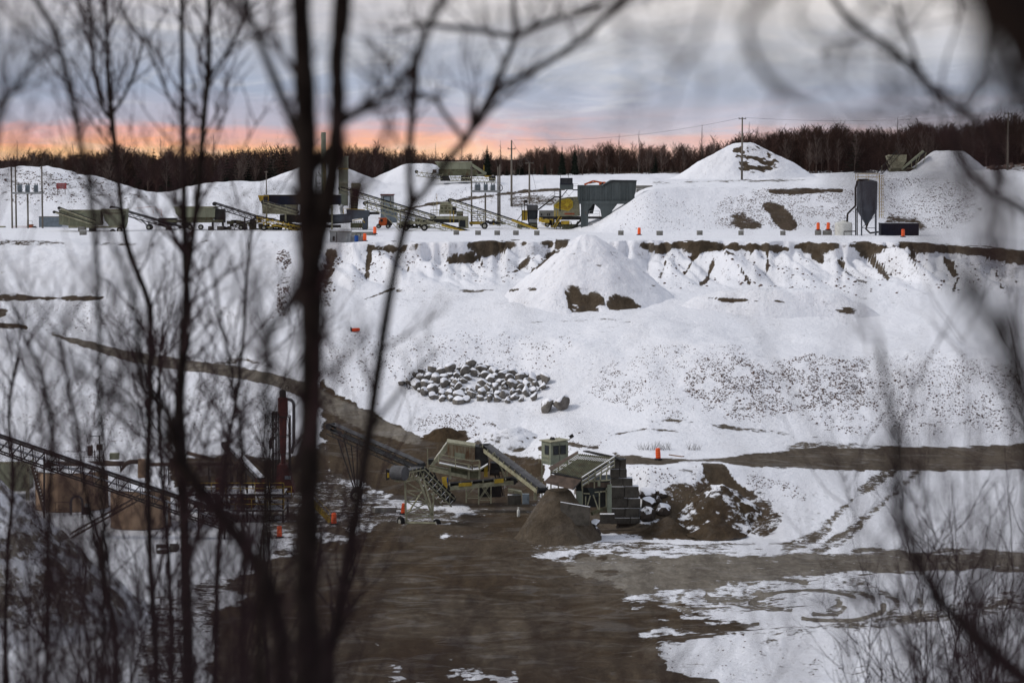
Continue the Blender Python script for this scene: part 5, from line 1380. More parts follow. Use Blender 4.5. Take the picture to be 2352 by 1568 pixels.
MB().zr(K, 1052, 915, 1165, 970, .3, 1.8).build('side_skirt', 'galv', root)
m = MB(); m.path([K(1102, 912, -.3), K(1102, 892, -.3), K(1140, 892, -.3), K(1140, 915, -.3)], .06, 6); m.build('vent_pipe', 'dark', root)
p = K(1107, 968, -.6)
root = thing('plastic_barrel', 'blue plastic barrel standing against the grey kiosk', 'barrel', p)
MB().lathe(p, [(.24, 0), (.27, .04), (.27, .38), (.285, .4), (.27, .42), (.27, .8), (.22, .85)], 14).build('body', 'blue', root, smooth=False)
MB().lathe(p + Vector((0, 0, .85)), [(.22, 0), (.22, .03), (.05, .03)], 12).build('lid', 'dark', root)
# orange loader
K = Zm('Z2', 377)
root = thing('telescopic_loader', 'small orange loader parked in front of the grey shed', 'loader', K(1350, 848))
MB().zp(K, [(1302, 780), (1325, 758), (1370, 755), (1378, 780), (1372, 825), (1318, 828), (1300, 810)], -.4, .9).build('body', 'orangepaint', root, bev=.08)
MB().zp(K, [(1378, 768), (1405, 775), (1420, 800), (1418, 825), (1376, 828)], -.3, .8).build('engine', 'dark', root)
for x in (1302, 1386):
    for dy in (-.6, 1.0): wheel(root, K(x, 830, dy), .36, .3)
MB().zr(K, 1318, 768, 1340, 790, -.43, -.4).build('grille', 'dark', root)
MB().beam(K(1370, 770, 0), K(1300, 760, 0), .2).build('boom', 'orangepaint', root)
# sheds
K = Zm('Z2', 394)
root = thing('site_shed', 'narrow grey site shed with a dark red roof edge and a pale door', 'shed', gnd(K(1375, 720)))
MB().zr(K, 1320, 556, 1432, 740, 0, 2.4).build('wall', 'galv', root)
MB().zr(K, 1316, 548, 1436, 558, -.2, 2.6).build('roof', 'red', root)
MB().zr(K, 1342, 565, 1408, 740, -.05, -.001).build('door_frame', 'dark', root)
MB().zr(K, 1348, 570, 1402, 740, -.08, -.05).build('door', 'bluegrey', root)
K = Zm('Z2', 384)
root = container('pale grey low container standing in front of the grey site shed', K, 1318, 668, 1460, 800, 2.4, 'bluegrey', step=12)
# long conveyors
conveyor('upper long dark-belted lattice conveyor from the square tower down to the crusher trailer', Zm('Z2', 377)(1800, 745), Zm('Z2', 377)(960, 492), .9, .6, 'cream', 'belt', .9, legs=((.35, 0), (.7, 0)))
r = conveyor('lower long lattice conveyor with a yellow tail section in front of the crusher trailer', Zm('Z2', 369)(2140, 892), Zm('Z2', 369)(1180, 622), .9, .75, 'cream', 'belt', .9, wheels=((.62, .42, 1.6), (.45, .5, .5)))
K = Zm('Z2', 369)
m = MB()
for sg in (-1, 1): m.beam(K(1860, 820, sg * .48), K(2140, 898, sg * .48), .09, .3)
m.build('tail_guard', 'yellow', r)
m = MB(); m.beam(K(1330, 710, -.4), K(1500, 880, -.4), .1); m.beam(K(1500, 880, -.4), K(1810, 835, -.4), .08); m.beam(K(1465, 700, 0), K(1465, 850, 0), .12); m.build('brace', 'cream', r)
r = conveyor('lattice conveyor sloping down from the crusher trailer to the dark cab machine', Zm('Z3', 375)(1235, 852), Zm('Z3', 375)(462, 596), .9, .75, 'cream', 'belt', .9, wheels=((.6, .5, .8),))
K = Zm('Z3', 375)
m = MB()
for sg in (-1, 1): m.beam(K(1010, 775, sg * .48), K(1235, 858, sg * .48), .09, .3)
m.build('tail_guard', 'yellow', r)
m = MB(); m.beam(K(620, 690, -.4), K(760, 822, -.4), .1); m.beam(K(780, 825, -.4), K(1090, 800, -.4), .08); m.build('brace', 'cream', r)
# crusher trailer
K = Zm('Z2', 379)
root = thing('crusher_trailer', 'cream crusher trailer with an open engine and dark cab between two long conveyors', 'crusher', K(1930, 865))
MB().zp(K, [(1760, 742), (2095, 742), (2098, 772), (1760, 768)], -.4, 2).build('deck', 'cream_snow', root)
MB().zp(K, [(1845, 640), (1955, 640), (1965, 725), (1838, 725)], 0, 1.6).build('engine', 'cream', root)
MB().zr(K, 1850, 614, 1945, 640, .1, 1.4).build('air_box', 'cream_snow', root)
m = MB()
for i in range(3):
    for j in range(2): m.zr(K, 1852 + i * 34, 662 + j * 30, 1874 + i * 34, 680 + j * 30, -.07, 0)
m.zr(K, 1850, 648, 1950, 654, -.06, 0); m.build('panel', 'olive', root)
MB().zp(K, [(1955, 660), (1985, 650), (1992, 690), (1985, 730), (1955, 725)], 0, 1.2).build('drive', 'dark', root)
MB().zp(K, [(2010, 772), (2096, 772), (2098, 850), (2010, 846)], 0, 1.8).build('cab', 'cream', root)
MB().zp(K, [(2018, 778), (2070, 778), (2072, 840), (2018, 836)], -.05, 0).build('window', 'glass', root)
MB().zr(K, 1720, 768, 2010, 800, .1, 1.5).build('undercarriage', 'dark', root)
ladder(root, K(1800, 745, -.45), K(1800, 610, -.45), .45, 'cream')
m = MB()
for x in (1936, 1968): m.beam(K(x, 690, -.4), K(x, 800, -.4), .09)
m.beam(K(1822, 740, -.4), K(1818, 545, -.4), .05); m.build('yellow_post', 'yellow', root)
for x in (1650, 1700, 1585): wheel(root, K(x, 806, .3), .5, .45)
MB().zr(K, 1500, 790, 1810, 812, 0, 1.6).build('tow_frame', 'cream', root)
m = MB(); m.zr(K, 1990, 700, 2050, 740, .2, 1.2); m.build('side_box', 'olive', root)
rails(root, [K(1765, 742, -.4), K(1840, 742, -.4)], 1.0, 'cream', r=.04); rails(root, [K(1965, 742, -.4), K(2095, 742, -.4)], .9, 'cream', r=.04)
def jumble(label, K, x0, x1, y0, y1, n, seed, mats=('dark', 'olive')):
    q = random.Random(seed); root = thing('machine_parts', label, 'machine parts', K((x0 + x1) / 2, y1))
    for mname in mats:
        m = MB()
        for i in range(n):
            x = q.uniform(x0, x1); y = q.uniform(y0, y1); w_ = q.uniform(.3, 1.1); h_ = q.uniform(.2, .8)
            p = K(x, y, q.uniform(-.6, .8)); m.box(p, (w_, q.uniform(.3, .8), h_), q.uniform(0, 3))
            if i % 2: m.beam(p, K(x + q.uniform(-60, 60), y + q.uniform(-40, 30), q.uniform(-.6, .8)), .09)
        m.build('steel_part', mname, root)
    for i in range(3): wheel(root, K(q.uniform(x0, x1), y1 - 12, -.8), .36, .3)
jumble('jumble of dark machine parts and tyres left of the screening machine', Zm('Z1', 375), 1990, 2290, 790, 862, 9, 1)
jumble('jumble of olive steel and tyres under the two long lattice conveyors', Zm('Z2', 381), 1470, 1750, 770, 845, 8, 2, ('olive', 'cream'))
jumble('jumble of dark steel under the screening machine left of the main trunk', Zm('Z2', 374), 240, 560, 770, 860, 8, 3, ('dark', 'olive'))
jumble('jumble of dark and yellow steel at the foot of the jaw crusher', Zm('Z3', 378), 1250, 1440, 770, 830, 7, 4, ('dark', 'yellow'))
# rack, dark cab machine
K = Zm('Z3', 381)
root = thing('steel_rack', 'rack of dark steel bars with a yellow base between the transformer poles', 'rack', K(705, 820))
m = MB()
for i in range(6): m.beam(K(655, 705 + i * 17), K(765, 705 + i * 17), .09)
for x in (655, 710, 765): m.beam(K(x, 690), K(x, 800), .09)
m.build('bars', 'dark', root)
m = MB(); m.zr(K, 635, 792, 770, 815, -.3, .6); m.build('base', 'yellow', root)
for x in (655, 740): wheel(root, K(x, 818, -.3), .18, .2)
root = thing('scrap_steel', 'low pile of dark machine parts beside the rack of steel bars', 'scrap pile', K(860, 815))
m = MB()
for i in range(9): m.box(K(795 + i * 18, 790 + (i % 3) * 8, rnd.uniform(-.5, .5)), (.5, .6, .35), rnd.uniform(0, 2))
m.build('part', 'dark', root)
MB().zr(K, 845, 765, 862, 820, -.2, .1).build('yellow_post', 'yellow', root)
K = Zm('Z3', 380)
root = thing('dark_cab_machine', 'tall dark machine with a snow-covered hood left of the jaw crusher', 'machine', K(1190, 850))
MB().zp(K, [(1150, 690), (1245, 690), (1240, 770), (1235, 830), (1165, 830), (1152, 770)], 0, 2).build('body', 'navy', root)
MB().zp(K, [(1146, 650), (1155, 638), (1235, 636), (1245, 650), (1243, 692), (1148, 692)], -.2, 2).build('hood', 'beltsnow', root, bev=.08)
MB().zp(K, [(1160, 700), (1236, 700), (1230, 752), (1195, 765), (1162, 752)], -.06, 0).build('window', 'glass', root)
m = MB()
for a, b in (((1102, 630), (1102, 800)), ((1150, 600), (1150, 650)), ((1102, 640), (1150, 640)), ((1125, 600), (1125, 780)), ((1060, 780), (1105, 720)), ((1102, 700), (1150, 700))): m.beam(K(*a, -.3), K(*b, -.3), .1)
m.zr(K, 1120, 597, 1150, 625, -.3, .5); m.build('frame', 'dark', root)
MB().zr(K, 1105, 690, 1150, 780, -.1, 1).build('yellow_frame', 'yellow', root)
m = MB(); m.zr(K, 1060, 810, 1240, 845, -.4, 1); m.build('base', 'olive', root)
MB().zr(K, 1165, 770, 1235, 800, -.08, 0).build('grille', 'galv', root)
K = Zm('Z3', 386)
root = thing('white_trailer', 'low cream trailer with small dark vents behind the jaw crusher', 'trailer', K(1320, 800))
MB().zr(K, 1255, 690, 1390, 745, 0, 2).build('body', 'blocksnow', root)
m = MB()
for x, w in ((1270, 12), (1325, 10), (1342, 10)): m.zr(K, x, 718, x + w, 738, -.04, -.001)
m.build('vent', 'dark', root)
MB().zr(K, 1255, 745, 1390, 790, .2, 1.6).build('undercarriage', 'dark', root)
K = Zm('Z3', 376)
root = thing('jaw_crusher', 'cream jaw crusher with a bright yellow flywheel guard beside the grey hopper', 'crusher', K(1500, 820))
MB().zp(K, [(1385, 640), (1440, 585), (1520, 575), (1612, 570), (1618, 740), (1388, 746)], 0, 2.4).build('body', 'cream', root)
gp = [(1388, 650), (1452, 605), (1500, 590), (1530, 592), (1552, 615), (1550, 660), (1512, 692), (1405, 668)]
MB().zp(K, gp, -.28, -.22).build('flywheel_guard', 'yellow', root)
m = MB()
for a, b in zip(gp, gp[1:] + gp[:1]): m.beam(K(*a, -.3), K(*b, -.3), .12)
for a in gp: m.beam(K(1500, 640, -.3), K(*a, -.3), .06)
m.build('guard_rib', 'yellowbright', root)
MB().tube(K(1502, 638, -.42), K(1502, 638, -.2), .27, n=16).build('hub', 'yellowbright', root)
MB().zr(K, 1480, 714, 1568, 728, -.05, 0).build('stripe', 'orangerust', root)
MB().zr(K, 1380, 745, 1640, 775, -.2, 2).build('chassis', 'dark', root)
m = MB()
for x, y0, x1, y1 in ((1395, 690, 1395, 745), (1420, 690, 1420, 745), (1440, 735, 1375, 840), (1455, 750, 1390, 850)): m.beam(K(x, y0, -.5), K(x1, y1, -.5), .12)
m.build('yellow_frame', 'yellow', root)
m = MB(); m.zr(K, 1450, 782, 1525, 812, -.9, .2); m.zr(K, 1275, 770, 1345, 800, -.5, .5); m.build('side_tray', 'yellow', root)
m = MB()
for i in range(16):
    x = 1370 + i * 17; m.beam(K(x, 830 + 20 * (i % 3), -.6), K(x + rnd.uniform(-20, 40), 790 + 20 * (i % 2), .6), .12)
m.zr(K, 1460, 815, 1600, 880, -.3, 1.2); m.build('discharge_frame', 'olive', root)
MB().beam(K(1540, 860, -.6), K(1690, 715, -.6), .9, .28).build('discharge_conveyor', 'dark', root)
# grey drive-over hopper
K = Zm('Z3', 373)
root = thing('feed_hopper', 'large dark grey ribbed feed hopper on thick legs at the edge of the upper plateau', 'hopper', K(1850, 830))
MB().zp(K, [(1602, 472), (1820, 468), (1895, 424), (2120, 426), (2112, 530), (2080, 612), (1625, 612), (1602, 600)], 0, 5).build('shell', 'hop', root)
m = MB()
for x in (1625, 1665, 1708, 1752, 1797, 1842, 1900, 1966, 2030, 2090): m.zr(K, x, 480 if x < 1800 else 455, x + 12, 606, -.16, 0)
m.zr(K, 1600, 466, 1822, 478, -.2, 0); m.build('rib', 'hop', root)
MB().zp(K, [(1822, 464), (1898, 420), (2124, 424), (2116, 440), (1905, 440), (1835, 478)], -.22, 0).build('top_lip', 'hopdark', root)
MB().zr(K, 1612, 606, 2100, 634, -.3, 5).build('frame_beam', 'hop', root)
for x0, x1, xb0, xb1 in ((1625, 1692, 1625, 1690), (1788, 1905, 1832, 1895), (2050, 2110, 2060, 2110)):
    MB().zp(K, [(x0, 634), (x1, 634), (xb1, 860), (xb0, 860)], -.2, .5).build('support_leg', 'hop', root)
    MB().zp(K, [(x0 + 8, 634), (x1 - 8, 634), (xb1 - 8, 860), (xb0 + 8, 860)], 4.2, 4.8).build('support_leg', 'hop', root)
for tri in ([(1692, 634), (1735, 634), (1692, 690)], [(1745, 634), (1790, 634), (1806, 690)], [(1905, 634), (1950, 634), (1897, 700)]): MB().zp(K, tri, -.15, .4).build('haunch', 'hop', root)
MB().zr(K, 1600, 745, 1900, 765, 0, .4).build('cross_beam', 'dark', root)
rails(root, [K(1700, 745, -.1), K(1790, 745, -.1)], .85, 'galv')
MB().zp(K, [(1660, 612), (1760, 612), (1735, 720), (1690, 720)], 1.0, 4).build('chute', 'hopdark', root)
K = Zm('Z3', 386)
for r_ in range(3):
    o = MB().zr(K, 2118, 470 + r_ * 32, 2262 - r_ * 40, 500 + r_ * 32, 0, 1.0).build('concrete_block', 'concrete', None, loc=K(2190, 500 + r_ * 32), bev=.05)
    tag(o, f'long grey block in the {("top", "middle", "bottom")[r_]} course of the retaining wall right of the grey hopper', 'concrete block', 'retaining wall blocks by the grey hopper')
K = Zm('Z3', 374)
root = thing('control_booth', 'small dark control booth on a post with a stair left of the grey hopper', 'booth', gnd(K(1440, 700)))
MB().zr(K, 1440, 452, 1558, 508, -.2, 2).build('base_panel', 'hop', root)
MB().zr(K, 1442, 404, 1552, 462, -.3, 1.9).build('cab', 'navy', root)
MB().zr(K, 1452, 412, 1544, 455, -.34, -.3).build('window', 'glass', root)
m = MB(); m.beam(K(1441, 500), K(1441, 620), .26); m.beam(K(1445, 580), K(1505, 508), .12); m.beam(K(1441, 700, 1), K(1441, 500, 1), .2); m.beam(K(1445, 400), K(1445, 370), .06); m.beam(K(1515, 404), K(1515, 360), .06); m.zr(K, 1435, 365, 1455, 378, -.2, .1); m.build('post', 'dark', root)
MB().zr(K, 1390, 566, 1450, 576, -.4, 1).build('landing', 'dark', root)
m = MB()
for dy in (-.4, .4): m.beam(K(1395, 570, dy), K(1245, 685, dy), .08, .2)
m.build('stair', 'dark', root)
rails(root, [K(1395, 568, -.45), K(1245, 683, -.45)], .8, 'galv'); rails(root, [K(1390, 566, -.4), K(1450, 566, -.4)], .8, 'galv')
rails(root, [K(1558, 490, -.2), K(1600, 490, -.2)], .6, 'galv')
m = MB(); m.beam(K(1480, 520), K(1560, 600), .04); m.beam(K(1560, 520), K(1490, 590), .04); m.zr(K, 1555, 505, 1610, 514, -.2, 1); m.build('bridge', 'dark', root)
# excavator behind the hopper
p = hit(*uv('Z3', 1735, 455)); K = Zm('Z3', 392)
root = thing('excavator', 'orange excavator with a bent boom showing above the grey hopper', 'excavator', K(1780, 500))
m = MB(); m.beam(K(1655, 462), K(1735, 430), .28); m.beam(K(1735, 430), K(1812, 446), .3); m.build('boom', 'orangepaint', root)
m = MB(); m.beam(K(1700, 452), K(1765, 440), .14); m.build('hydraulic_ram', 'dark', root)
MB().zr(K, 1790, 438, 1850, 500, .2, 2.2).build('body', 'orangepaint', root, bev=.1)
MB().zr(K, 1800, 442, 1822, 470, .1, .2).build('cab_window', 'glass', root)
MB().zr(K, 1770, 500, 1860, 520, .0, 2.4).build('track', 'dark', root)
# mobile screener on upper plateau
K = Zm('Z3', 432)
root = thing('mobile_screener', 'pale green mobile screener with folded conveyors on the upper plateau', 'screening machine', K(560, 432))
MB().zp(K, [(333, 266), (655, 262), (640, 325), (380, 325), (355, 300)], 0, 2.6).build('hopper', 'pale', root)
MB().zr(K, 330, 258, 658, 268, -.1, 2.7).build('rim', 'cream_snow', root)
m = MB(); m.beam(K(640, 275, -.2), K(785, 368, -.2), .3, .5); m.beam(K(785, 368, -.2), K(700, 380, -.2), .25); m.build('tail_arm', 'pale', root)
MB().zp(K, [(365, 325), (690, 325), (720, 380), (360, 385)], .2, 2.2).build('engine_bay', 'olive_snow', root)
MB().zp(K, [(310, 328), (345, 328), (345, 362), (310, 362)], -.2, .4).build('motor_box', 'rust', root)
MB().zp(K, [(375, 385), (450, 385), (468, 430), (380, 430)], -.3, 2.4).build('crawler_track', 'dark', root)
MB().zp(K, [(560, 385), (640, 385), (650, 428), (565, 428)], -.3, 2.4).build('crawler_track', 'dark', root)
a, b = K(400, 375, -.6), K(170, 348, -.6); truss_mesh(a, b, .8, .7, .8, .1, .06).build('side_conveyor', 'cream', root)
a, b = K(870, 408, -.6), K(470, 395, -.6); truss_mesh(a, b, .8, .6, .8, .1, .06).build('side_conveyor', 'cream', root)
m = MB(); m.tube(K(168, 348, -1), K(168, 348, -.2), .3, n=12); m.zr(K, 810, 385, 868, 430, -.4, .4); m.build('head_pulley', 'dark', root)
m = MB(); m.zr(K, 770, 382, 830, 396, -.3, .3); m.build('yellow_cover', 'yellow', root)
m = MB(); m.beam(K(765, 290), K(765, 380), .12); m.build('post', 'yellow', root)
# crusher at upper right
p = hit(*uv('Z5', 820, 528)); K = Zm('Z5', p.y + 2)
root = thing('plateau_crusher', 'cream feed bin with lattice and pale beam conveyors on the right plateau edge', 'crusher', p)
MB().zp(K, [(712, 380), (745, 368), (900, 368), (896, 430), (850, 500), (770, 500), (730, 430)], .2, 2.4).build('bin', 'cream', root)
a, b = K(615, 535, 0), K(800, 330, 0); truss_mesh(a, b, .9, .8, .8, .09, .06).build('lattice_conveyor', 'dark', root)
m = MB(); m.beam(K(845, 505, -.4), K(1052, 332, -.4), .7, .34); m.build('beam_conveyor', 'pale', root)
MB().beam(K(870, 505, .3), K(1080, 345, .3), .8, .3).build('dark_conveyor', 'dark', root)
m = MB()
for q in (((940, 430), (940, 500)), ((990, 400), (975, 495)), ((1080, 345), (1040, 490)), ((1020, 380), (985, 480)), ((900, 495), (1040, 488)), ((660, 470), (660, 530)), ((740, 400), (740, 525)), ((700, 440), (740, 520))): m.beam(K(*q[0], -.2), K(*q[1], -.2), .12)
m.build('frame', 'cream', root)
MB().zp(K, [(740, 500), (900, 495), (895, 525), (740, 530)], 0, 2).build('chassis', 'olive', root)
MB().zr(K, 400, 525, 600, 540, -.3, .3).build('low_beam', 'dark', root)
MB().zr(K, 900, 490, 980, 525, .2, 1.5).build('skid', 'rust', root)
# cement silo group
K = Zm('Z5', 348)
root = thing('cement_silo', 'dark slate silo on legs with a yellow caged ladder on the right of the bench', 'silo', K(535, 1145))
c = K(536, 600, 1.4); R_ = 97 * K.m
MB().lathe(Vector((c.x, c.y, 0)), [(.2, K(0, 1040).z), (.32, K(0, 1015).z), (R_, K(0, 890).z), (R_, K(0, 640).z), (R_, K(0, 620).z), (R_ * .4, K(0, 604).z)], 28).build('shell', 'slate', root, smooth=False)
for x, dy in ((470, .0), (602, .0), (440, 2.6), (632, 2.6)):
    MB().beam(K(x, 800 if dy == 0 else 880, dy), K(x, 1150, dy), .18).build('support_leg', 'slate', root)
m = MB(); m.beam(K(470, 1060), K(602, 940), .07); m.beam(K(470, 1060), K(602, 1060), .09); m.build('brace', 'slate', root)
MB().path([K(540, 1010, 1), K(520, 1070, 1), K(560, 1110, 1), K(640, 1100, 1)], .14, 8).build('screw_feeder', 'dark', root)
MB().path([K(545, 606, .9), K(440, 606, .4), K(428, 625, .2), K(428, 640, .2), K(414, 680, .2), K(414, 850, .2), K(340, 925, .2), K(337, 1000, .4)], .15, 8).build('fill_pipe', 'dark', root)
m = MB(); m.beam(K(430, 860), K(430, 1145), .12); m.beam(K(412, 850), K(412, 1145), .1); m.build('pipe_post', 'dark', root)
rails(root, [K(437, 612, .2), K(640, 612, .2)], 1.0, 'yellow', r=.035); rails(root, [K(437, 612, 2.6), K(640, 612, 2.6)], 1.0, 'yellow', r=.03)
ladder(root, K(655, 970, .5), K(655, 555, .5), .4, 'yellow', name='ladder')
m = MB()
for i in range(13):
    y = 565 + i * 31; m.path([K(640, y, .5), K(640, y, -.1), K(678, y, -.1), K(678, y, .5)], .025, 4, cap=False)
for x, dy in ((640, -.1), (659, -.12), (678, -.1)): m.beam(K(x, 560, dy), K(x, 965, dy), .035)
m.build('ladder_cage', 'yellow', root)
p = K(305, 1142, .8)
root = thing('water_tank', 'round white plastic tank standing left of the slate silo', 'tank', p); h_ = (1142 - 1018) * K.m; r_ = 83 * K.m
MB().lathe(p, [(r_, 0), (r_, h_ * .35), (r_ * 1.012, h_ * .36), (r_ * 1.012, h_ * .4), (r_, h_ * .41), (r_, h_), (r_ * .9, h_ * 1.06), (r_ * .25, h_ * 1.17), (r_ * .22, h_ * 1.2)], 36).build('shell', 'white', root, smooth=False)
MB().path([K(293, 1145, -1.2), K(293, 1090, -1.2), K(410, 1088, -1.0)], .08, 6).build('outlet_pipe', 'dark', root)
MB().lathe(p + Vector((0, 0, h_ * 1.18)), [(.3, 0), (.32, .08), (.2, .12)], 14).build('lid', 'white', root)
container('long dark navy container right of the slate silo', Zm('Z5', 349), 655, 1017, 1012, 1156, 2.4, 'navy', step=16, extra='darksnow')
o = MB().zr(Zm('Z4', 352), 860, 1142, 935, 1150, 0, .25).build('timber_plank', 'darksnow', None, loc=Zm('Z4', 352)(900, 1150)); tag(o, 'short dark plank in the bench snow between two blocks, nearer the tall cone', 'plank')
o = MB().zr(Zm('Z4', 350), 1075, 1153, 1400, 1163, 0, .3).build('timber_plank', 'darksnow', None, loc=Zm('Z4', 350)(1240, 1163)); tag(o, 'long dark plank in the bench snow below the dark hollows of the bank', 'plank')
# utility poles and wires
P1, t1 = pole('tall wooden utility pole with a small cross-arm in front of the round-topped snowy heap', 1704, 270, hit(1704, 413), .17, ((.25, 1.3),))
P2, t2 = pole('wooden utility pole at the right edge in front of the dark wood', 2316, 258, hit(2314, 391), .17, ((.25, 1.5),))
P3, t3 = pole('wooden utility pole with a drooping arm rising before the pink sky', 1175, 322, gnd(WV(1175, 462, 408)), .17, ((1.5, 1.3),))
P4, t4 = pole('shorter wooden utility pole with a T-shaped arm right of the middle transformers', 1216, 372, gnd(WV(1216, 478, 397)), .16, ((.2, 1.4),))
P5, t5 = pole('thin pole standing before the snowy mound left of the main trunk', 612, 393, gnd(WV(612, 455, 402)), .1, ((.15, .6),), ins=False)
def wire(label, a, b, sag, r=.022):
    a = Vector(a); b = Vector(b)
    pts = [a.lerp(b, t) - Vector((0, 0, sag * 4 * t * (1 - t))) for t in np.linspace(0, 1, 21)]
    o = MB().path(pts, r, 4).build('power_line', 'cable', None, loc=a); tag(o, label, 'power line')
wire('power line running from the tall pole right to the pole at the right edge', t1, t2, 1.0)
wire('power line running from the pole before the pink sky right to the tall pole', t3 + Vector((.4, 0, 0)), t1, 1.2)
wire('slack guy wire running down from the top of the T-armed pole', t4, gnd(t4 + Vector((2.2, 1.5, 0))), .1)
wire('power line between the pole before the pink sky and the T-armed pole', t3, t4, .5)
# ------------------------------------------------------------------ far wood of bare birches and spruces
FR = np.random.RandomState(3)
def twig_tree(seed, h, nb, spread, sides=3, lean=.04, kink=.12, sub=2, r0=None, upb=.9):
    """bare tree as one builder: trunk and branches with side twigs"""
    q = random.Random(seed); tk = MB(); br = MB()
    r0 = r0 or h * .011
    pts = [Vector((0, 0, -.3))]; x = y = 0
    for i in range(1, 7):
        x += q.gauss(0, lean) * h / 6; y += q.gauss(0, lean) * h / 6
        pts.append(Vector((x, y, h * i / 6)))
    tk.path(pts, [r0 * (1 - .88 * i / 6) for i in range(7)], 5, cap=False)
    for i in range(nb):
        t = .22 + .76 * (i + q.random()) / nb
        k = min(int(t * 6), 5); b = pts[k].lerp(pts[k + 1], t * 6 - k)
        a = q.uniform(0, 6.28); L = h * spread * (1.12 - t) * q.uniform(.6, 1.25)
        d = Vector((math.cos(a), math.sin(a), upb + q.uniform(-.2, .6))).normalized()
        p1 = b + d * L * .5; d2 = (d + Vector((0, 0, .35))).normalized(); p2 = p1 + d2 * L * .5
        rb = r0 * (1 - .85 * t) * .5
        br.path([b, p1, p2], [rb, rb * .6, rb * .2], sides, cap=False)
        for s in range(sub):
            e = (b.lerp(p1, q.uniform(.3, 1)) if s % 2 else p1.lerp(p2, q.uniform(0, .8)))
            a2 = a + q.uniform(-1.2, 1.2); L2 = L * q.uniform(.25, .55)
            dd = Vector((math.cos(a2), math.sin(a2), upb + q.uniform(0, .7))).normalized()
            br.path([e, e + dd * L2], [rb * .42, rb * .12], 3, cap=False)
    return tk, br

def as_tris(m):
    v = np.array(m.v); f = []
    for q in m.f:
        for i in range(1, len(q) - 1): f.append((q[0], q[i], q[i + 1]))
    return v, np.array(f, int)

def far_tree(seed, nb=34):
    """distant bare tree: forking trunk and several hundred sliver-thin twigs (one face each)"""
    q = random.Random(seed); V = []; Fc = []
    def sl(p, e, w):
        d = (e - p); s = d.cross(Vector((q.gauss(0, 1), q.gauss(0, 1), q.gauss(0, .4))))
        s = s.normalized() * w if s.length > 1e-6 else Vector((w, 0, 0))
        n = len(V); V.extend([tuple(p - s), tuple(p + s), tuple(e)]); Fc.append((n, n + 1, n + 2))
    def limb(p, e, w0, w1):
        n = len(V); d, a, b = frame_of(e - p)
        for c, w in ((p, w0), (e, w1)):
            for k in range(3): V.append(tuple(c + (a * math.cos(2.1 * k) + b * math.sin(2.1 * k)) * w))
        for k in range(3): Fc.append((n + k, n + (k + 1) % 3, n + 3 + (k + 1) % 3)); Fc.append((n + k, n + 3 + (k + 1) % 3, n + 3 + k))
    pts = [Vector((0, 0, -.03))]; x = y = 0
    for i in range(1, 6):
        x += q.gauss(0, .015); y += q.gauss(0, .015); pts.append(Vector((x, y, .86 * i / 5)))
    for i in range(5): limb(pts[i], pts[i + 1], .0105 * (1 - .17 * i), .0105 * (1 - .17 * (i + 1)))
    for i in range(nb):
        t = .22 + .78 * (i + q.random()) / nb; k = min(int(t * 5), 4); b = pts[k].lerp(pts[k + 1], t * 5 - k)
        a = q.uniform(0, 6.28); L = .36 * (1.12 - .8 * t) * q.uniform(.5, 1.2)
        d = Vector((math.cos(a), math.sin(a), .7 + q.uniform(0, .9))).normalized(); e = b + d * L
        sl(b, e, .0048)
        for j in range(8):
            p = b.lerp(e, q.uniform(.2, .95)); a2 = a + q.gauss(0, 1.1); L2 = L * q.uniform(.3, .7)
            sl(p, p + Vector((math.cos(a2), math.sin(a2), 1.0 + q.uniform(0, 1.2))).normalized() * L2, .0030)
    return np.array(V), np.array(Fc, int)
variants = [far_tree(100 + i) for i in range(12)]

def spruce(seed, h, tiers=16, n=11):
    q = random.Random(seed); m = MB()
    for i in range(tiers):
        t = i / (tiers - 1); z = h * (.08 + .9 * t); R = h * .17 * (1 - t) ** .8 * q.uniform(.8, 1.15) + .01 * h
        for k in range(n):
            a = 6.283 * (k + q.random() * .8) / n; L = R * q.uniform(.65, 1.2); wd = h * .022 * (1.25 - t)
            c = Vector((0, 0, z)); tip = c + Vector((math.cos(a) * L, math.sin(a) * L, -L * q.uniform(.15, .5)))
            s = Vector((-math.sin(a), math.cos(a), 0)) * wd * 1.6; mid = c.lerp(tip, .55) - Vector((0, 0, wd * .6))
            m.add([c + Vector((0, 0, wd)), mid - s, tip, mid + s, mid - Vector((0, 0, wd * 1.6))], [(0, 1, 2), (0, 2, 3), (1, 4, 2), (4, 3, 2)])
    m.add([(0, 0, h * 1.01), (h * .008, 0, h * .9), (-h * .006, h * .006, h * .9), (0, -h * .008, h * .9)], [(0, 1, 2), (0, 2, 3), (0, 3, 1)])
    return m
svar = []
for i in range(4): svar.append(as_tris(spruce(i + 40, 1.0, 13, 8)))

def scatter(name, label, cat, pts, var, mname):
    vs, fs, n = [], [], 0
    for x, y, z, h, w in pts:
        v, f = var[FR.randint(len(var))]
        a = FR.uniform(0, 6.283); c, s = math.cos(a), math.sin(a)
        q = v * np.array([h * w, h * w, h])
        vs.append(np.stack([q[:, 0] * c - q[:, 1] * s + x, q[:, 0] * s + q[:, 1] * c + y, q[:, 2] + z], -1)); fs.append(f + n); n += len(v)
    o = np_mesh(name, np.concatenate(vs), np.concatenate(fs), mname, smooth=False)
    tag(o, label, cat, kind='stuff'); return o

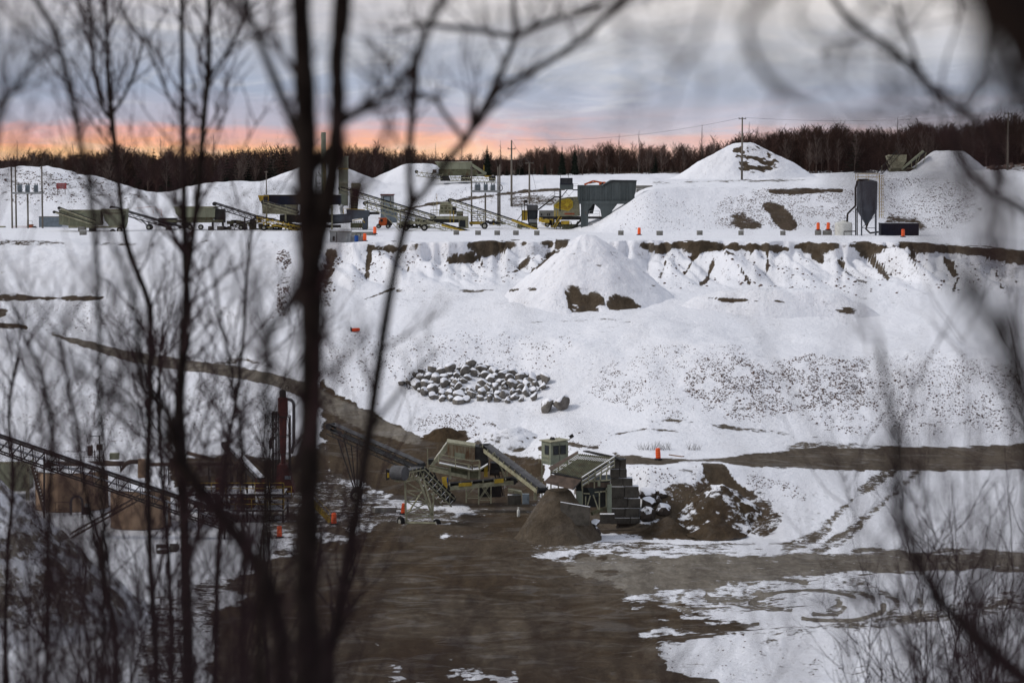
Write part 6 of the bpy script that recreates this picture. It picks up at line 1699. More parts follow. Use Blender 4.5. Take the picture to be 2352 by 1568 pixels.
TOPV = ([-400, 0, 150, 300, 420, 600, 760, 900, 1020, 1100, 1180, 1330, 1440, 1560, 1640, 1780, 1900, 2000, 2150, 2352, 2800],
        [358, 358, 348, 340, 350, 346, 344, 344, 358, 362, 352, 344, 336, 326, 318, 306, 294, 286, 280, 272, 262])
NEARY = ([-400, 300, 360, 450, 900, 1100, 1500, 2000, 2800], [462, 456, 448, 456, 500, 522, 516, 500, 488])
hw, sp, lowb = [], [], []
for i in range(3100):
    u = FR.uniform(-420, 2780); Y0 = np.interp(u, *NEARY); q = FR.random_sample()
    Y = Y0 + 70 * q ** 1.4 + (60 if u < 1000 else 0) * q ** 3
    z = gz(u, Y); tv = np.interp(u, *TOPV) + float(fbm(u / 45., 3.1, 3) - .5) * 44 + FR.normal(4, 7) - (FR.random_sample() < .08) * FR.uniform(4, 14)
    h = float(W(u, tv, Y)[2]) - z; h = max(3, min(h, 15))
    x = float(W(u, 400, Y)[0])
    (hw if FR.random_sample() < (.78 if u < 1000 else .96) else sp).append((x, Y, z, h * (1 if True else 1), FR.uniform(.8, 1.3)))
for i in range(900):
    u = FR.uniform(-420, 2780); Y = np.interp(u, *NEARY) + FR.uniform(0, 25); z = gz(u, Y); x = float(W(u, 400, Y)[0])
    lowb.append((x, Y, z, FR.uniform(1.5, 4.2), FR.uniform(1.3, 2.2)))
sp = [(x, y, z, h * .86, w * 1.5) for x, y, z, h, w in sp]
scatter('bare_wood', 'dark mass of bare leafless trees closing the view behind the quarry', 'wood', hw + lowb, variants, 'forest')
for i in range(700):
    u = FR.uniform(-420, 1050); Y = np.interp(u, *NEARY) + FR.uniform(25, 130); z = gz(u, Y); x = float(W(u, 400, Y)[0])
    h = (float(W(u, np.interp(u, *TOPV) + 14 + FR.normal(0, 5), Y)[2]) - z); sp.append((x, Y, z, max(3, min(h, 13)), FR.uniform(1.4, 2)))
for i in range(420):
    u = FR.uniform(1050, 2780); Y = np.interp(u, *NEARY) + FR.uniform(45, 75); z = gz(u, Y); x = float(W(u, 400, Y)[0])
    h = (float(W(u, np.interp(u, *TOPV) + 44 + FR.normal(0, 7), Y)[2]) - z); sp.append((x, Y, z, max(2.5, min(h, 11)), FR.uniform(1.4, 2)))
scatter('spruce_wood', 'dark spruces standing among the bare trees of the far wood', 'wood', sp, svar, 'needles')
bw = []
for i in range(330):
    u = FR.uniform(-300, 2700); Y = np.interp(u, *NEARY) - 3 + FR.uniform(0, 14); z = gz(u, Y); x = float(W(u, 400, Y)[0])
    h = float(W(u, np.interp(u, *TOPV) + FR.normal(10, 10), Y)[2]) - z; bw.append((x, Y, z, max(3, min(h, 12)), FR.uniform(.6, 1.0)))
scatter('birch_wood', 'pale slim birches along the front edge of the dark wood', 'wood', bw, variants, 'birch')
# distant ridge closing the horizon
n_ = 240; uu = np.linspace(-900, 3200, n_); ridge = []
for k, (Yr, top) in enumerate(((900, 0), (960, 1), (1100, 0))):
    x, y, z = W(uu, np.full(n_, 366.) + 8 * fbm(uu / 120, uu * 0 + 2, 3), np.full(n_, Yr))
    ridge.append(np.stack([x, y, z if top else np.full(n_, 15.)], -1))
o = np_mesh('hills', np.concatenate(ridge), grid_faces(3, n_), 'forest'); o['kind'] = 'structure'

def bare_tree(label, p, h, seed, m='birch', nb=34, spread=.24, name='bare_tree', cat='tree', group=None, upb=1.1, sub=4):
    root = thing(name, label, cat, p, group); a, b = twig_tree(seed, h, nb, spread, sub=sub, r0=h * (.017 if h > 4 else .012), upb=upb)
    for mb, nm in ((a, 'trunk'), (b, 'crown')):
        mb.v = [(v[0] + p.x, v[1] + p.y, v[2] + p.z) for v in mb.v]; mb.build(nm, m, root)
    return root
for u, vt, vb, s, l in ((1320, 332, 404, 1, 'right one of the two dark spires between pole and hopper'), (1291, 334, 404, 2, 'left one of the two dark spires between pole and hopper'), (1119, 333, 405, 3, 'lone dark spire left of the pole before the pink sky'), (1252, 372, 404, 5, 'low bushy one right of the pole before the pink sky')):
    Y = 514; p = Vector((float(W(u, 400, Y)[0]), Y, gz(u, Y))); h = float(W(u, vt, Y)[2]) - p.z
    root = thing('spruce_tree', 'spruce at the wood edge, ' + l, 'tree', p)
    m = spruce(200 + s, h, 22, 12); m.v = [(v[0] + p.x, v[1] + p.y, v[2] + p.z) for v in m.v]; m.build('crown', 'needles', root)
    MB().tube(p, p + Vector((0, 0, h * .8)), h * .014, h * .004, n=6).build('trunk', 'forest', root)
for u, vt, s, l in ((1722, 280, 1, 'just right of the tall utility pole'), (1612, 286, 2, 'above the left slope of the round-topped heap'), (1466, 300, 3, 'above the right end of the grey hopper'), (1421, 306, 4, 'above the middle of the grey hopper'), (1180 - 30, 322, 5, 'just left of the pole before the pink sky'), (1062, 330, 7, 'above the mobile screener'), (1390, 330, 8, 'between the dark spires and the grey hopper'),
                    (868, 318, 9, 'right of the square pale green tower'), (374, 318, 10, 'left of the forked sapling'), (491, 310, 11, 'behind the twin-stemmed sapling'), (40, 322, 12, 'at the far left against the orange sky'), (1845, 290, 13, 'right of the round-topped heap'), (2060, 268, 14, 'above the slate silo'), (1000, 330, 15, 'left of the mobile screener'), (165, 330, 16, 'above the left transformers')):
    Y = float(np.interp(u, *NEARY)) + 12; p = Vector((float(W(u, 400, Y)[0]), Y, gz(u, Y))); h = float(W(u, vt, Y)[2]) - p.z
    bare_tree('tall bare birch rising above the wood ' + l, p, h, 300 + s, 'birch', 30, .20, 'birch_tree', 'tree', 'tall birches above the wood')
# small bare shrubs in the pit
for u, v, hh, l in ((1220, 850, 1.0, 'above the left part of the boulder heap'), (1262, 852, 1.1, 'above the middle of the boulder heap'), (1180 + 175, 838, .9, 'above the right end of the boulder heap'), (1285, 918, .9, 'at the lower left foot of the boulder heap')):
    u0, v0 = {1220: uv('BP', 260, 310), 1262: uv('BP', 400, 260), 1355: uv('BP', 670, 210), 1285: uv('BP', 490, 540)}[u]
    p = hit(u0, v0); bare_tree('small leafless shrub in the snow ' + l, p, hh * 1.3, 400 + u, 'barkpale', 12, .4, 'bare_shrub', 'shrub')
m = MB()
q = random.Random(5)
for i in range(130):
    u = q.uniform(1915, 2060) if i < 90 else q.uniform(2090, 2120); u = 1600 * 0 + (1800 + (q.uniform(420, 760) if i < 95 else q.uniform(930, 1050)) / 3.36) * .76117; v = (1300 + q.uniform(182, 196) / 3.36) * .76117
    p = hit(u, v); a = q.gauss(0, .45)
    m.path([p, p + Vector((a * .5, 0, q.uniform(.35, .8)))], [.012, .005], 3, cap=False)
tag(m.build('dry_weeds', 'barkpale', None, loc=hit(1525, 1035)), 'dry weed stems poking through the snow behind the leaning orange drum', 'weeds', kind='stuff')

# ------------------------------------------------------------------ near trees on the slope in front of the quarry
def near_ground(x, Y): return gzx(x, Y)

class Near:
    def __init__(s, label, u, Y, name='bare_tree', cat='tree', group=None, pale=False, seed=0):
        s.Y = Y; s.q = random.Random(seed * 7 + 3)
        x = float(W(u, 1568, Y)[0]); s.base = Vector((x, Y, near_ground(x, Y)))
        s.root = thing(name, label, cat, s.base, group); s.tk = MB(); s.br = MB(); s.tw = MB(); s.pale = pale
    def stem(s, pts, ground=False, mb=None, dy0=0, dy1=0, twigs=0, tl=1.0, n=10, up=.5):
        """pts: (u, v, width in photo pixels) from the base upward; dy0..dy1: depth run of the stem"""
        P, R = [], []
        if ground:
            b = s.base.copy(); b.z -= .15; w = WV(pts[0][0], pts[0][1], s.Y + dy0)
            b.x = w.x - (w.x - s.base.x) * .0; P.append(Vector((w.x, w.y, b.z))); R.append(pts[0][2] * 1.15 / 2 / F * s.Y)
        N_ = len(pts)
        for i, (u, v, w) in enumerate(pts):
            P.append(WV(u, v, s.Y + dy0 + (dy1 - dy0) * i / max(1, N_ - 1))); R.append(w / 2 / F * s.Y)
        # smooth the traced line
        Q, S = [], []
        for i in range(len(P) - 1):
            p0 = P[max(i - 1, 0)]; p1 = P[i]; p2 = P[i + 1]; p3 = P[min(i + 2, len(P) - 1)]
            for t in (0, .25, .5, .75):
                Q.append(.5 * ((2 * p1) + (p2 - p0) * t + (2 * p0 - 5 * p1 + 4 * p2 - p3) * t * t + (3 * p1 - p0 - 3 * p2 + p3) * t ** 3)); S.append(R[i] + (R[i + 1] - R[i]) * t)
        Q.append(P[-1]); S.append(R[-1])
        jit = .25
        S = [r * (1 + s.q.uniform(-.07, .09)) for r in S]
        (mb or s.tk).path(Q, S, n)
        if twigs:
            Ltot = sum((Q[i + 1] - Q[i]).length for i in range(len(Q) - 1))
            for k in range(twigs):
                i = s.q.randrange(max(1, int(len(Q) * .12)), len(Q) - 1)
                d = (Q[i + 1] - Q[i]).normalized(); s.twig(Q[i].lerp(Q[i + 1], s.q.random()), d, tl * s.q.uniform(.5, 1.2), max(S[i] * .42, .0011 * s.Y ** .5 * 1.2), 2, up)
        return Q, S
    def twig(s, p, d, L, r, depth, up=.5):
        q = s.q
        side = Vector((q.gauss(0, 1), q.gauss(0, .6), q.gauss(.1, .6))).normalized()
        e = (d * .75 + side * .75 + Vector((0, 0, up * .5))).normalized()
        pts = [p]; n = 4
        for i in range(n):
            e = (e + Vector((q.gauss(0, .16), q.gauss(0, .12), up * .16 + q.gauss(0, .1)))).normalized(); pts.append(pts[-1] + e * L / n)
        s.tw.path(pts, [r * (1 - .75 * i / n) for i in range(n + 1)], 5 if r > .004 else 4, cap=False)
        if depth > 0:
            for k in range(q.choice((2, 3, 3, 4))):
                i = q.randrange(1, n); s.twig(pts[i].lerp(pts[i + 1], q.random()), (pts[i + 1] - pts[i]).normalized(), L * q.uniform(.35, .65), r * .55, depth - 1, up)
    def done(s):
        if s.tk.v: s.tk.build('trunk', 'barkpale' if s.pale else 'bark', s.root, smooth=True)
        if s.br.v: parts(s.br, 'branch', 'bark', s.root, smooth=True)
        if s.tw.v: s.tw.build('crown', 'twig', s.root)

# main forked trunk
t = Near('thick dark forked trunk, the largest tree, standing left of centre', 712, 10, seed=1)
t.stem([(712, 1568, 64), (704, 1400, 62), (706, 1200, 58), (712, 1000, 56), (716, 850, 56), (716, 700, 58), (712, 560, 64), (704, 430, 56), (704, 300, 54), (697, 150, 50), (690, 0, 47), (688, -150, 44)], True, twigs=4, tl=.5, n=16)
t.stem([(722, 600, 44), (738, 520, 52), (756, 440, 48), (770, 340, 42), (776, 240, 40), (774, 130, 38), (784, 40, 44), (792, -120, 40)], n=14, dy1=-.1)
t.stem([(700, 400, 34), (735, 372, 30), (765, 330, 26)], mb=t.br)
t.stem([(694, 340, 26), (655, 240, 24), (610, 130, 20), (580, 50, 18), (555, -20, 16)], mb=t.br, dy1=.5, twigs=10, tl=.35)
t.stem([(776, 285, 34), (800, 268, 26), (850, 242, 23), (888, 220, 22), (925, 180, 20), (955, 138, 19), (985, 60, 18), (1018, -10, 16)], mb=t.br, dy1=-.4, twigs=10, tl=.32)
t.stem([(700, 980, 26), (660, 1100, 8)], mb=t.br); t.stem([(716, 650, 30), (672, 700, 20), (640, 735, 17), (614, 790, 15)], mb=t.br, dy1=.6)
t.stem([(890, 222, 10), (850, 180, 8), (810, 150, 6)], mb=t.br, twigs=4, tl=.2); t.stem([(690, 470, 24), (672, 440, 16), (650, 430, 6)], mb=t.br)
t.done()
# right-leaning sapling
t = Near('slender dark sapling leaning right with a high fork, just right of the main trunk', 770, 13, seed=2)
t.stem([(752, 1568, 34), (770, 1450, 30), (796, 1300, 28), (822, 1150, 26), (846, 1000, 26), (868, 850, 24), (893, 690, 22), (923, 546, 22), (945, 470, 24)], True, twigs=8, tl=.5, n=12)
t.stem([(945, 472, 20), (941, 415, 16), (941, 360, 15), (943, 306, 17), (951, 220, 18), (958, 131, 16), (985, 60, 15), (1015, 0, 14), (1030, -40, 13)], mb=t.br, twigs=10, tl=.4)
t.stem([(945, 472, 18), (975, 440, 14), (1002, 405, 15), (1035, 360, 17), (1068, 323, 18), (1098, 268, 17), (1124, 227, 18), (1158, 150, 15), (1184, 84, 15), (1180, 30, 13), (1180, -30, 12)], mb=t.br, dy1=-.6, twigs=10, tl=.4)
t.stem([(1124, 226, 15), (1170, 190, 15), (1256, 145, 14), (1340, 85, 13), (1417, 18, 12), (1450, -20, 11)], mb=t.br, dy0=-.5, dy1=-1.2, twigs=8, tl=.45)
t.stem([(1186, 84, 14), (1225, 65, 14), (1264, 50, 13), (1330, 28, 11), (1374, 9, 10)], mb=t.br, dy0=-.6, dy1=-1, twigs=6, tl=.4)
t.stem([(1184, 85, 13), (1100, 70, 13), (1020, 62, 12), (970, 55, 10), (900, 80, 8)], mb=t.br, dy0=-.6, dy1=-1.6, twigs=4, tl=.4)
t.stem([(1068, 323, 12), (1020, 260, 11), (1000, 230, 10), (950, 215, 8)], mb=t.br, twigs=3, tl=.3)
t.stem([(850, 990, 13), (900, 920, 10), (960, 850, 7), (1010, 800, 5)], mb=t.br, twigs=5, tl=.3)
t.done()
# black crooked stem left of the main trunk
t = Near('crooked nearly black stem rising just left of the main trunk', 600, 8.5, seed=3)
t.stem([(597, 1568, 30), (602, 1361, 28), (612, 1200, 27), (614, 1079, 26), (610, 950, 25), (611, 854, 24), (617, 780, 22), (640, 732, 20), (664, 685, 18), (690, 640, 14)], True, twigs=10, tl=.3)
t.stem([(612, 1000, 14), (650, 900, 11), (685, 820, 8)], mb=t.br, twigs=4, tl=.2); t.stem([(614, 800, 12), (590, 720, 9), (575, 650, 7), (570, 560, 5)], mb=t.br, twigs=6, tl=.2)
t.done()
# forked slender saplings on the left
t = Near('slender forked sapling, the one whose two stems meet at the left horizon', 330, 24, seed=4)
t.stem([(360, 1568, 16), (346, 1304, 15), (340, 1079, 15), (345, 900, 14), (346, 760, 14), (340, 689, 14), (291, 558, 13), (272, 413, 12), (257, 272, 12), (250, 184, 11), (246, 90, 9), (243, 0, 8), (242, -40, 7)], True, twigs=34, tl=1.1)
t.stem([(258, 275, 10), (238, 252, 9), (222, 190, 9), (213, 131, 8), (209, 58, 7), (200, -30, 6)], mb=t.br, twigs=18, tl=.9)
t.stem([(257, 262, 8), (280, 230, 7), (310, 165, 6), (330, 90, 5)], mb=t.br, twigs=10, tl=.6)
t.done()
t = Near('tall straight twin-stemmed sapling left of the main trunk', 425, 21, seed=5)
t.stem([(433, 1568, 30), (426, 1300, 28), (420, 1100, 26), (412, 930, 24), (417, 854, 22), (428, 700, 20), (427, 620, 19), (424, 520, 16), (422, 413, 15), (420, 243, 13), (418, 100, 11), (417, 0, 10), (416, -40, 9)], True, twigs=30, tl=1.0)
t.stem([(428, 650, 16), (440, 560, 15), (456, 437, 15), (468, 272, 14), (478, 170, 14), (480, 80, 11), (478, -20, 9)], mb=t.br, dy1=-.6, twigs=24, tl=1.0)
t.stem([(472, 200, 8), (500, 150, 7), (530, 110, 6), (555, 50, 5), (575, 0, 4)], mb=t.br, twigs=12, tl=.6)
t.stem([(422, 260, 8), (395, 235, 7), (370, 180, 6), (345, 115, 5), (335, 95, 4)], mb=t.br, twigs=10, tl=.6)
t.done()
t = Near('leaning dark stem crossing diagonally over the tan tanks', 620, 12, seed=6)
t.stem([(650, 1568, 44), (640, 1440, 40), (612, 1330, 36), (591, 1299, 34), (535, 1220, 32), (479, 1147, 32), (430, 1080, 30), (411, 1051, 30), (394, 967, 25), (350, 900, 21), (332, 871, 20), (318, 780, 16), (304, 685, 14), (285, 620, 12), (257, 558, 10), (238, 480, 8), (214, 413, 7)], True, twigs=24, tl=.6)
t.stem([(405, 1040, 12), (380, 1000, 11), (300, 930, 9), (220, 880, 7), (150, 800, 5)], mb=t.br, twigs=10, tl=.5)
t.done()
t = Near('pale smooth stem arching over the left horizon', 190, 15, seed=7)
t.stem([(236, 1568, 15), (240, 1330, 15), (236, 1192, 14), (230, 1000, 13), (228, 800, 12), (222, 600, 12), (206, 430, 13), (184, 330, 14), (165, 223, 15), (141, 126, 14), (126, 73, 14), (83, 0, 13), (60, -30, 12)], True, twigs=20, tl=.7)
t.done()
for i, (u, Y, pts, tw, lab) in enumerate((
    (-20, 11, [(-60, 1568, 20), (-40, 900, 18), (-20, 420, 16), (0, 250, 15), (40, 200, 14), (70, 150, 11), (82, 125, 8)], 26, 'bare stem at the far left edge curving in against the sky'),
    (107, 18, [(107, 1568, 14), (113, 1192, 13), (118, 1000, 11), (95, 860, 10), (60, 780, 8), (30, 700, 6)], 26, 'thin bare sapling in front of the spoil heap at lower left'),
    (270, 20, [(268, 1568, 17), (264, 1450, 16), (240, 1330, 15), (200, 1150, 12), (180, 1000, 10), (150, 850, 8), (130, 760, 6)], 26, 'thin bare sapling crossing the wide tan tank'),
    (500, 26, [(495, 1568, 12), (500, 1300, 12), (520, 1050, 11), (545, 900, 9), (560, 760, 8), (565, 640, 6), (580, 500, 5)], 30, 'thin twiggy sapling between the twin-stemmed one and the black stem'),
    (560, 18, [(556, 1568, 15), (560, 1250, 13), (552, 1000, 11), (530, 850, 9), (500, 700, 7), (480, 560, 6)], 28, 'twiggy sapling directly left of the black crooked stem'),
    (20, 30, [(12, 1568, 11), (16, 1300, 10), (30, 1100, 9), (20, 950, 7), (40, 820, 6)], 30, 'twiggy sapling at the left edge before the spoil heap'),
    (400, 32, [(395, 1568, 10), (388, 1300, 9), (372, 1100, 8), (365, 900, 7), (372, 760, 5)], 34, 'fine twiggy sapling between the leaning stem and the black stem'))):
    t = Near(lab, u, Y, seed=10 + i); t.stem(pts, True, twigs=tw, tl=.045 * Y); t.done()
# right side
t = Near('dark branchy sapling with a thick leaning trunk at lower right', 2352, 9, seed=30)
t.stem([(2460, 1660, 50), (2352, 1560, 44), (2260, 1480, 38), (2200, 1420, 32), (2150, 1370, 28), (2112, 1290, 24), (2086, 1220, 20), (2062, 1130, 17), (2062, 1050, 22), (2055, 990, 13), (2040, 900, 12), (2026, 820, 14), (2022, 770, 5)], True, twigs=20, tl=.28, up=.7)
t.stem([(2110, 1290, 14), (2080, 1200, 10), (2090, 1120, 8), (2120, 1060, 6)], mb=t.br, twigs=6, tl=.25)
t.stem([(2170, 1385, 12), (2100, 1375, 9), (1990, 1365, 8), (1900, 1375, 6), (1820, 1390, 4)], mb=t.br, twigs=6, tl=.25)
t.stem([(2240, 1470, 14), (2320, 1430, 10), (2400, 1425, 8)], mb=t.br, twigs=4, tl=.25)
t.done()
t = Near('blurred dark tree whose drooping limb sweeps down the right side', 2420, 3.8, seed=31)
t.stem([(2450, 1568, 70), (2410, 1200, 66), (2345, 900, 64), (2300, 770, 62), (2240, 690, 52), (2190, 630, 38), (2140, 570, 22)], True, twigs=14, tl=.22, up=.9)
t.stem([(2300, 770, 24), (2330, 700, 16), (2352, 650, 10)], mb=t.br, twigs=6, tl=.2)
t.done()
t = Near('bare tree whose long thin limb slants down from the top right', 2480, 11, seed=32)
t.stem([(2520, 1700, 60), (2510, 1000, 50), (2480, 620, 36), (2352, 485, 22), (2287, 446, 18), (2239, 402, 17), (2204, 363, 16), (2185, 320, 15)], True, twigs=5, tl=.3)
t.stem([(2300, 420, 20), (2265, 306, 14), (2222, 262, 18), (2143, 208, 18), (2108, 162, 17), (2034, 104, 16), (1955, 48, 15), (1916, 0, 14), (1900, -30, 13)], mb=t.br, dy1=-.6, twigs=7, tl=.4, up=-.3)
t.stem([(2112, 166, 12), (2104, 140, 12), (2090, 95, 11), (2074, 60, 10), (2057, 0, 9)], mb=t.br, twigs=5, tl=.3, up=-.3)
t.stem([(2146, 212, 9), (2156, 250, 8), (2180, 300, 7)], mb=t.br, twigs=3, tl=.2)
t.done()
t = Near('very near dark limb blurred across the top right corner', 2600, 2.7, seed=33)
t.stem([(2700, 1568, 190), (2640, 800, 200), (2520, 340, 210), (2390, 110, 200), (2290, -20, 180), (2190, -110, 140)], True)
t.stem([(2440, 60, 60), (2360, 20, 50), (2290, -60, 34)], mb=t.br)
t.stem([(2600, 420, 26), (2420, 180, 24), (2400, 60, 20)], mb=t.br)
t.stem([(2540, 380, 60), (2400, 330, 46), (2290, 200, 38), (2240, 60, 32), (2215, -60, 26)], mb=t.br)
t.done()
t = Near('very near thin limb, a pale grey smear down the sky right of centre', 2760, 2.4, seed=34)
t.stem([(2900, 1568, 60), (2800, 900, 50), (2500, 560, 36), (2200, 420, 30), (1990, 350, 26), (1880, 265, 26), (1800, 160, 24), (1730, 40, 24), (1700, -40, 22)], True)
t.done()
t = Near('near slack limb blurred across the sky above the grey hopper', 2900, 3.2, seed=35)
t.stem([(3000, 1568, 50), (2850, 700, 40), (2600, 300, 22), (2300, 190, 14), (2000, 170, 11), (1700, 200, 10), (1560, 236, 10), (1450, 275, 9), (1350, 310, 8), (1230, 330, 6)], True, twigs=4, tl=.14)
t.done()
t = Near('near tree whose thin drooping branches make blurred arcs across the sky at right', 2780, 5, seed=36)
t.stem([(2820, 1568, 90), (2790, 800, 80), (2700, 200, 70), (2560, -140, 50), (2300, -180, 34), (2000, -150, 24), (1700, -120, 16)], True)
for pts in ([(1960, -150, 12), (1800, -40, 11), (1716, 50, 11), (1726, 125, 11), (1776, 195, 11), (1846, 245, 10), (1941, 270, 9), (2020, 276, 5)], [(2050, -155, 10), (1880, -60, 9), (1826, 30, 8), (1856, 80, 8), (1926, 110, 7), (2026, 115, 5), (2100, 100, 4)],
            [(2150, -160, 10), (1960, 60, 8), (1916, 165, 8), (1936, 215, 7), (1986, 260, 6), (2050, 280, 4)], [(2250, -170, 10), (2080, 40, 9), (2036, 150, 8), (2051, 210, 7), (2101, 260, 6), (2130, 270, 4)],
            [(1700, -120, 12), (1500, -90, 10), (1396, 0, 9), (1426, 55, 8), (1476, 75, 7), (1566, 70, 5)], [(1720, -120, 12), (1640, -20, 10), (1610, 90, 8), (1560, 160, 7), (1540, 230, 5)],
            [(2350, -170, 14), (2260, 80, 12), (2230, 250, 11), (2200, 420, 9), (2180, 520, 6)], [(2400, -160, 12), (2330, 120, 10), (2300, 280, 9), (2320, 420, 7), (2300, 520, 5)], [(1700, -120, 10), (1480, -40, 8), (1330, 30, 7), (1200, 40, 6), (1080, 30, 5)]):
    t.stem([(a, b, c * 1.5) for a, b, c in pts], mb=t.br, dy0=0, dy1=t.q.uniform(-.8, .8), twigs=8, tl=.27, up=-.15, n=8)
t.done()
# fine brush: many-stemmed shrubs of the slope
def shrub(label, u, Y, hh, n, seed, spread=.35, r=.006, group=None, tl=.5, tw=4):
    s = Near(label, u, Y, 'bare_shrub', 'shrub', group, seed=seed); q = s.q
    zb = s.base.z; top = float(W(u, hh, Y)[2]) - zb
    for k in range(n):
        a = q.uniform(0, 6.28); e = Vector((math.cos(a) * spread * q.random(), math.sin(a) * spread * q.random() * .6, 1)).normalized()
        p = s.base + Vector((q.gauss(0, .12), q.gauss(0, .12), -.05)); pts = [p]; H = top * q.uniform(.6, 1.05); st_ = 9
        for i in range(st_):
            e = (e + Vector((q.gauss(0, .1), q.gauss(0, .06), .05))).normalized(); pts.append(pts[-1] + e * H / st_)
        rr = r * q.uniform(.6, 1.3)
        s.tk.path(pts, [rr * (1 - .8 * i / st_) for i in range(st_ + 1)], 5, cap=False)
        for j in range(tw):
            i = q.randrange(2, st_); s.twig(pts[i].lerp(pts[i + 1], q.random()), (pts[i + 1] - pts[i]).normalized(), tl * q.uniform(.5, 1.2), rr * .5, 1, .5)
    s.tk.build('stem', 'twig', s.root); s.tk = MB(); s.done()
    return s
LB = [(40, 13, 1120), (150, 16, 1020), (230, 10, 1300), (330, 15, 1180), (470, 12, 1150), (560, 17, 1060), (640, 11, 1330), (90, 24, 900), (300, 28, 800), (520, 24, 880), (620, 28, 700), (200, 32, 640), (20, 18, 700), (450, 30, 620), (560, 14, 1240), (350, 10, 1360)]
for i, (u, Y, hh) in enumerate(LB):
    shrub('fine leafless brush in the left foreground in front of the wash plant and spoil heap', u, Y, hh, 7, 60 + i, .4, .0007 * Y, 'brush in the left foreground', tl=.045 * Y, tw=6)
LC = [(60, 9, 1000), (140, 11, 860), (210, 13, 940), (290, 10, 1080), (380, 12, 900), (480, 9, 1000), (560, 11, 940), (650, 9, 1100), (30, 14, 640), (120, 17, 560), (240, 15, 640), (420, 15, 700), (540, 13, 640), (640, 15, 560), (180, 8, 1250), (330, 8, 1300), (460, 8, 1260)]
for i, (u, Y, hh) in enumerate(LC):
    shrub('blurred bush of very thin branching twigs on the left side of the view', u, Y, hh, 5, 200 + i, .45, .00045 * Y, 'twiggy bushes on the left', tl=.055 * Y, tw=14)
CB = [(1000, 6, 1240), (1150, 6, 1300), (1350, 6, 1280), (1450, 7, 1340), (860, 6, 1280), (880, 7, 1300), (1080, 8, 1290), (1280, 7, 1350), (1180, 9, 1420), (840, 12, 1330), (930, 9, 1420), (1040, 14, 1300), (1120, 10, 1380), (1250, 13, 1320), (1390, 11, 1400), (1500, 15, 1380), (700, 13, 1200), (780, 9, 1400), (980, 11, 1330), (1320, 10, 1400)]
for i, (u, Y, hh) in enumerate(CB):
    shrub('blurred leafless brush at the bottom of the view before the brown yard', u, Y, hh, 5, 90 + i, .8, .0005 * Y, 'brush at the bottom centre', tl=.06 * Y, tw=9)
RB = [(2070, 46, 1290), (2130, 48, 1190), (2190, 44, 1130), (2240, 50, 1080), (2300, 46, 1040), (2340, 42, 1000), (2270, 38, 1200), (2160, 36, 1300), (2330, 30, 1120), (1990, 44, 1390), (2230, 26, 1260), (2100, 20, 1330), (1900, 16, 1440)]
for i, (u, Y, hh) in enumerate(RB):
    shrub('leafless bush with many fine upright stems in the lower right foreground', u, Y, hh, 6, 120 + i, .3, .0005 * Y ** .95, 'bushes in the lower right foreground', tl=.026 * Y, tw=6)
for i, (u, Y, hh) in enumerate(((2300, 5, 330), (2240, 5, 520), (2340, 5, 250), (2200, 6, 420), (2352, 14, 500), (2320, 9, 620), (2230, 16, 700), (2140, 22, 640), (2290, 7, 560), (2360, 6, 700), (2250, 8, 860), (2200, 10, 800), (2330, 8, 480), (2290, 11, 700), (2180, 13, 1000), (2380, 9, 420))):
    shrub('tall thin bush reaching up the right edge before the silo bank', u, Y, hh, 6, 150 + i, .3, .0006 * Y, 'tall bushes at the right edge', tl=.045 * Y, tw=9)
# ------------------------------------------------------------------ sky, sun, camera
w = bpy.data.worlds.new('World'); bpy.context.scene.world = w; w.use_nodes = True
nt = w.node_tree; bg = nt.nodes['Background']; out = nt.nodes['World Output']
sky = N(nt, 'ShaderNodeTexSky', sky_type='NISHITA'); sky.sun_disc = False
SEL, SAZ = math.radians(40), math.radians(-92)
sky.sun_elevation = SEL; sky.sun_rotation = SAZ
nt.links.new(sky.outputs[0], bg.inputs[0])
tc = N(nt, 'ShaderNodeTexCoord').outputs['Generated']
sx = N(nt, 'ShaderNodeSeparateXYZ'); nt.links.new(tc, sx.inputs[0])
X, Z = sx.outputs[0], sx.outputs[2]
streak = noise(nt, scaled(nt, tc, (8, 8, 80)), 1.0, 7, .64, 1.2)
puff = noise(nt, scaled(nt, tc, (16, 16, 34)), 1.0, 6, .62, .8)
nt.links.new(mrange(nt, Z, .06, .3, 0, .05), bg.inputs[1])   # the clear sky above the cloud strip
e = math_(nt, 'ADD', Z, math_(nt, 'MULTIPLY', math_(nt, 'SUBTRACT', streak, .5), .024))
e = math_(nt, 'ADD', e, math_(nt, 'MULTIPLY', math_(nt, 'SUBTRACT', puff, .5), .012))
e7 = math_(nt, 'DIVIDE', e, .08, clamp=True)
def srgb(r, g, b): return tuple(((c / 255) / 12.92 if c / 255 < .04045 else ((c / 255 + .055) / 1.055) ** 2.4) for c in (r, g, b))
def ramp(stops):
    r = N(nt, 'ShaderNodeValToRGB'); nt.links.new(e7, r.inputs[0])
    el = r.color_ramp.elements
    while len(el) < len(stops): el.new(.5)
    for k, (p, c) in zip(el, stops): k.position = p; k.color = srgb(*c) + (1,)
    return r.outputs[0]
L_ = ramp([(0.0, (253, 200, 150)), (.045, (250, 180, 142)), (.10, (222, 172, 168)), (.17, (182, 178, 192)), (.34, (162, 172, 192)), (.55, (174, 178, 190)), (.72, (192, 190, 196)), (1, (206, 203, 205))])
R_ = ramp([(0.0, (240, 196, 182)), (.05, (226, 190, 186)), (.12, (198, 192, 203)), (.30, (182, 190, 208)), (.5, (196, 199, 208)), (.68, (216, 212, 212)), (1, (228, 222, 218))])
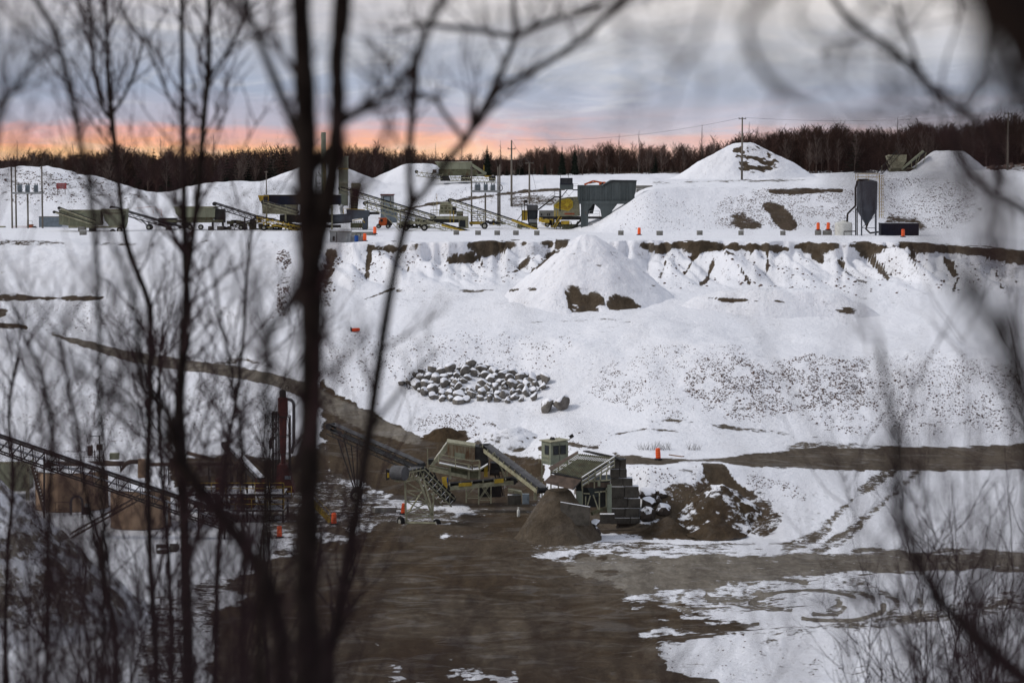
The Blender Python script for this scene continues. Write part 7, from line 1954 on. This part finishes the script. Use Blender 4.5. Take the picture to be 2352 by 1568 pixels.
col = mixc(nt, mrange(nt, X, -.14, .12), L_, R_)
cl = noise(nt, scaled(nt, tc, (12, 12, 55)), 1.0, 8, .64, 1.6)
col = mixc(nt, mrange(nt, cl, .5, .74, 0, .34), col, srgb(238, 234, 230))
col = mixc(nt, mrange(nt, cl, .5, .28, 0, .4), col, srgb(156, 162, 180))
# overcast dome above the strip the camera sees
domec = mixc(nt, mrange(nt, Z, .1, .7), srgb(218, 219, 226), srgb(237, 237, 243))
col = mixc(nt, mrange(nt, Z, .07, .22), col, domec)
b2 = N(nt, 'ShaderNodeBackground'); nt.links.new(col, b2.inputs[0])
nt.links.new(mrange(nt, Z, .08, .5, 1.0, .44), b2.inputs[1])
ad = N(nt, 'ShaderNodeAddShader'); nt.links.new(bg.outputs[0], ad.inputs[0]); nt.links.new(b2.outputs[0], ad.inputs[1])
nt.links.new(ad.outputs[0], out.inputs[0])

sl = bpy.data.lights.new('Sun', 'SUN'); sl.energy = 1.7; sl.angle = math.radians(12); sl.color = (1, .95, .89)
so = bpy.data.objects.new('Sun', sl); C.objects.link(so)
dv = Vector((math.sin(SAZ) * math.cos(SEL), math.cos(SAZ) * math.cos(SEL), math.sin(SEL)))
so.rotation_euler = dv.to_track_quat('Z', 'Y').to_euler(); so.location = (0, 0, 120)

cd = bpy.data.cameras.new('Camera'); cd.lens = 85; cd.sensor_width = 36; cd.clip_start = .2; cd.clip_end = 6000
co = bpy.data.objects.new('Camera', cd); C.objects.link(co)
co.location = (0, 0, CAMZ); co.rotation_euler = (math.pi / 2 - TH, 0, 0)
cd.dof.use_dof = True; cd.dof.focus_distance = 260; cd.dof.aperture_fstop = 1.45; cd.dof.aperture_blades = 0
S = bpy.context.scene; S.camera = co
S.render.engine = 'CYCLES'
S.view_settings.view_transform = 'Standard'; S.view_settings.look = 'None'; S.view_settings.gamma = 1; S.view_settings.exposure = .1
S.view_settings.use_curve_mapping = False
S.cycles.use_denoising = True; S.cycles.max_bounces = 5; S.cycles.transparent_max_bounces = 4
bpy.context.view_layer.update()
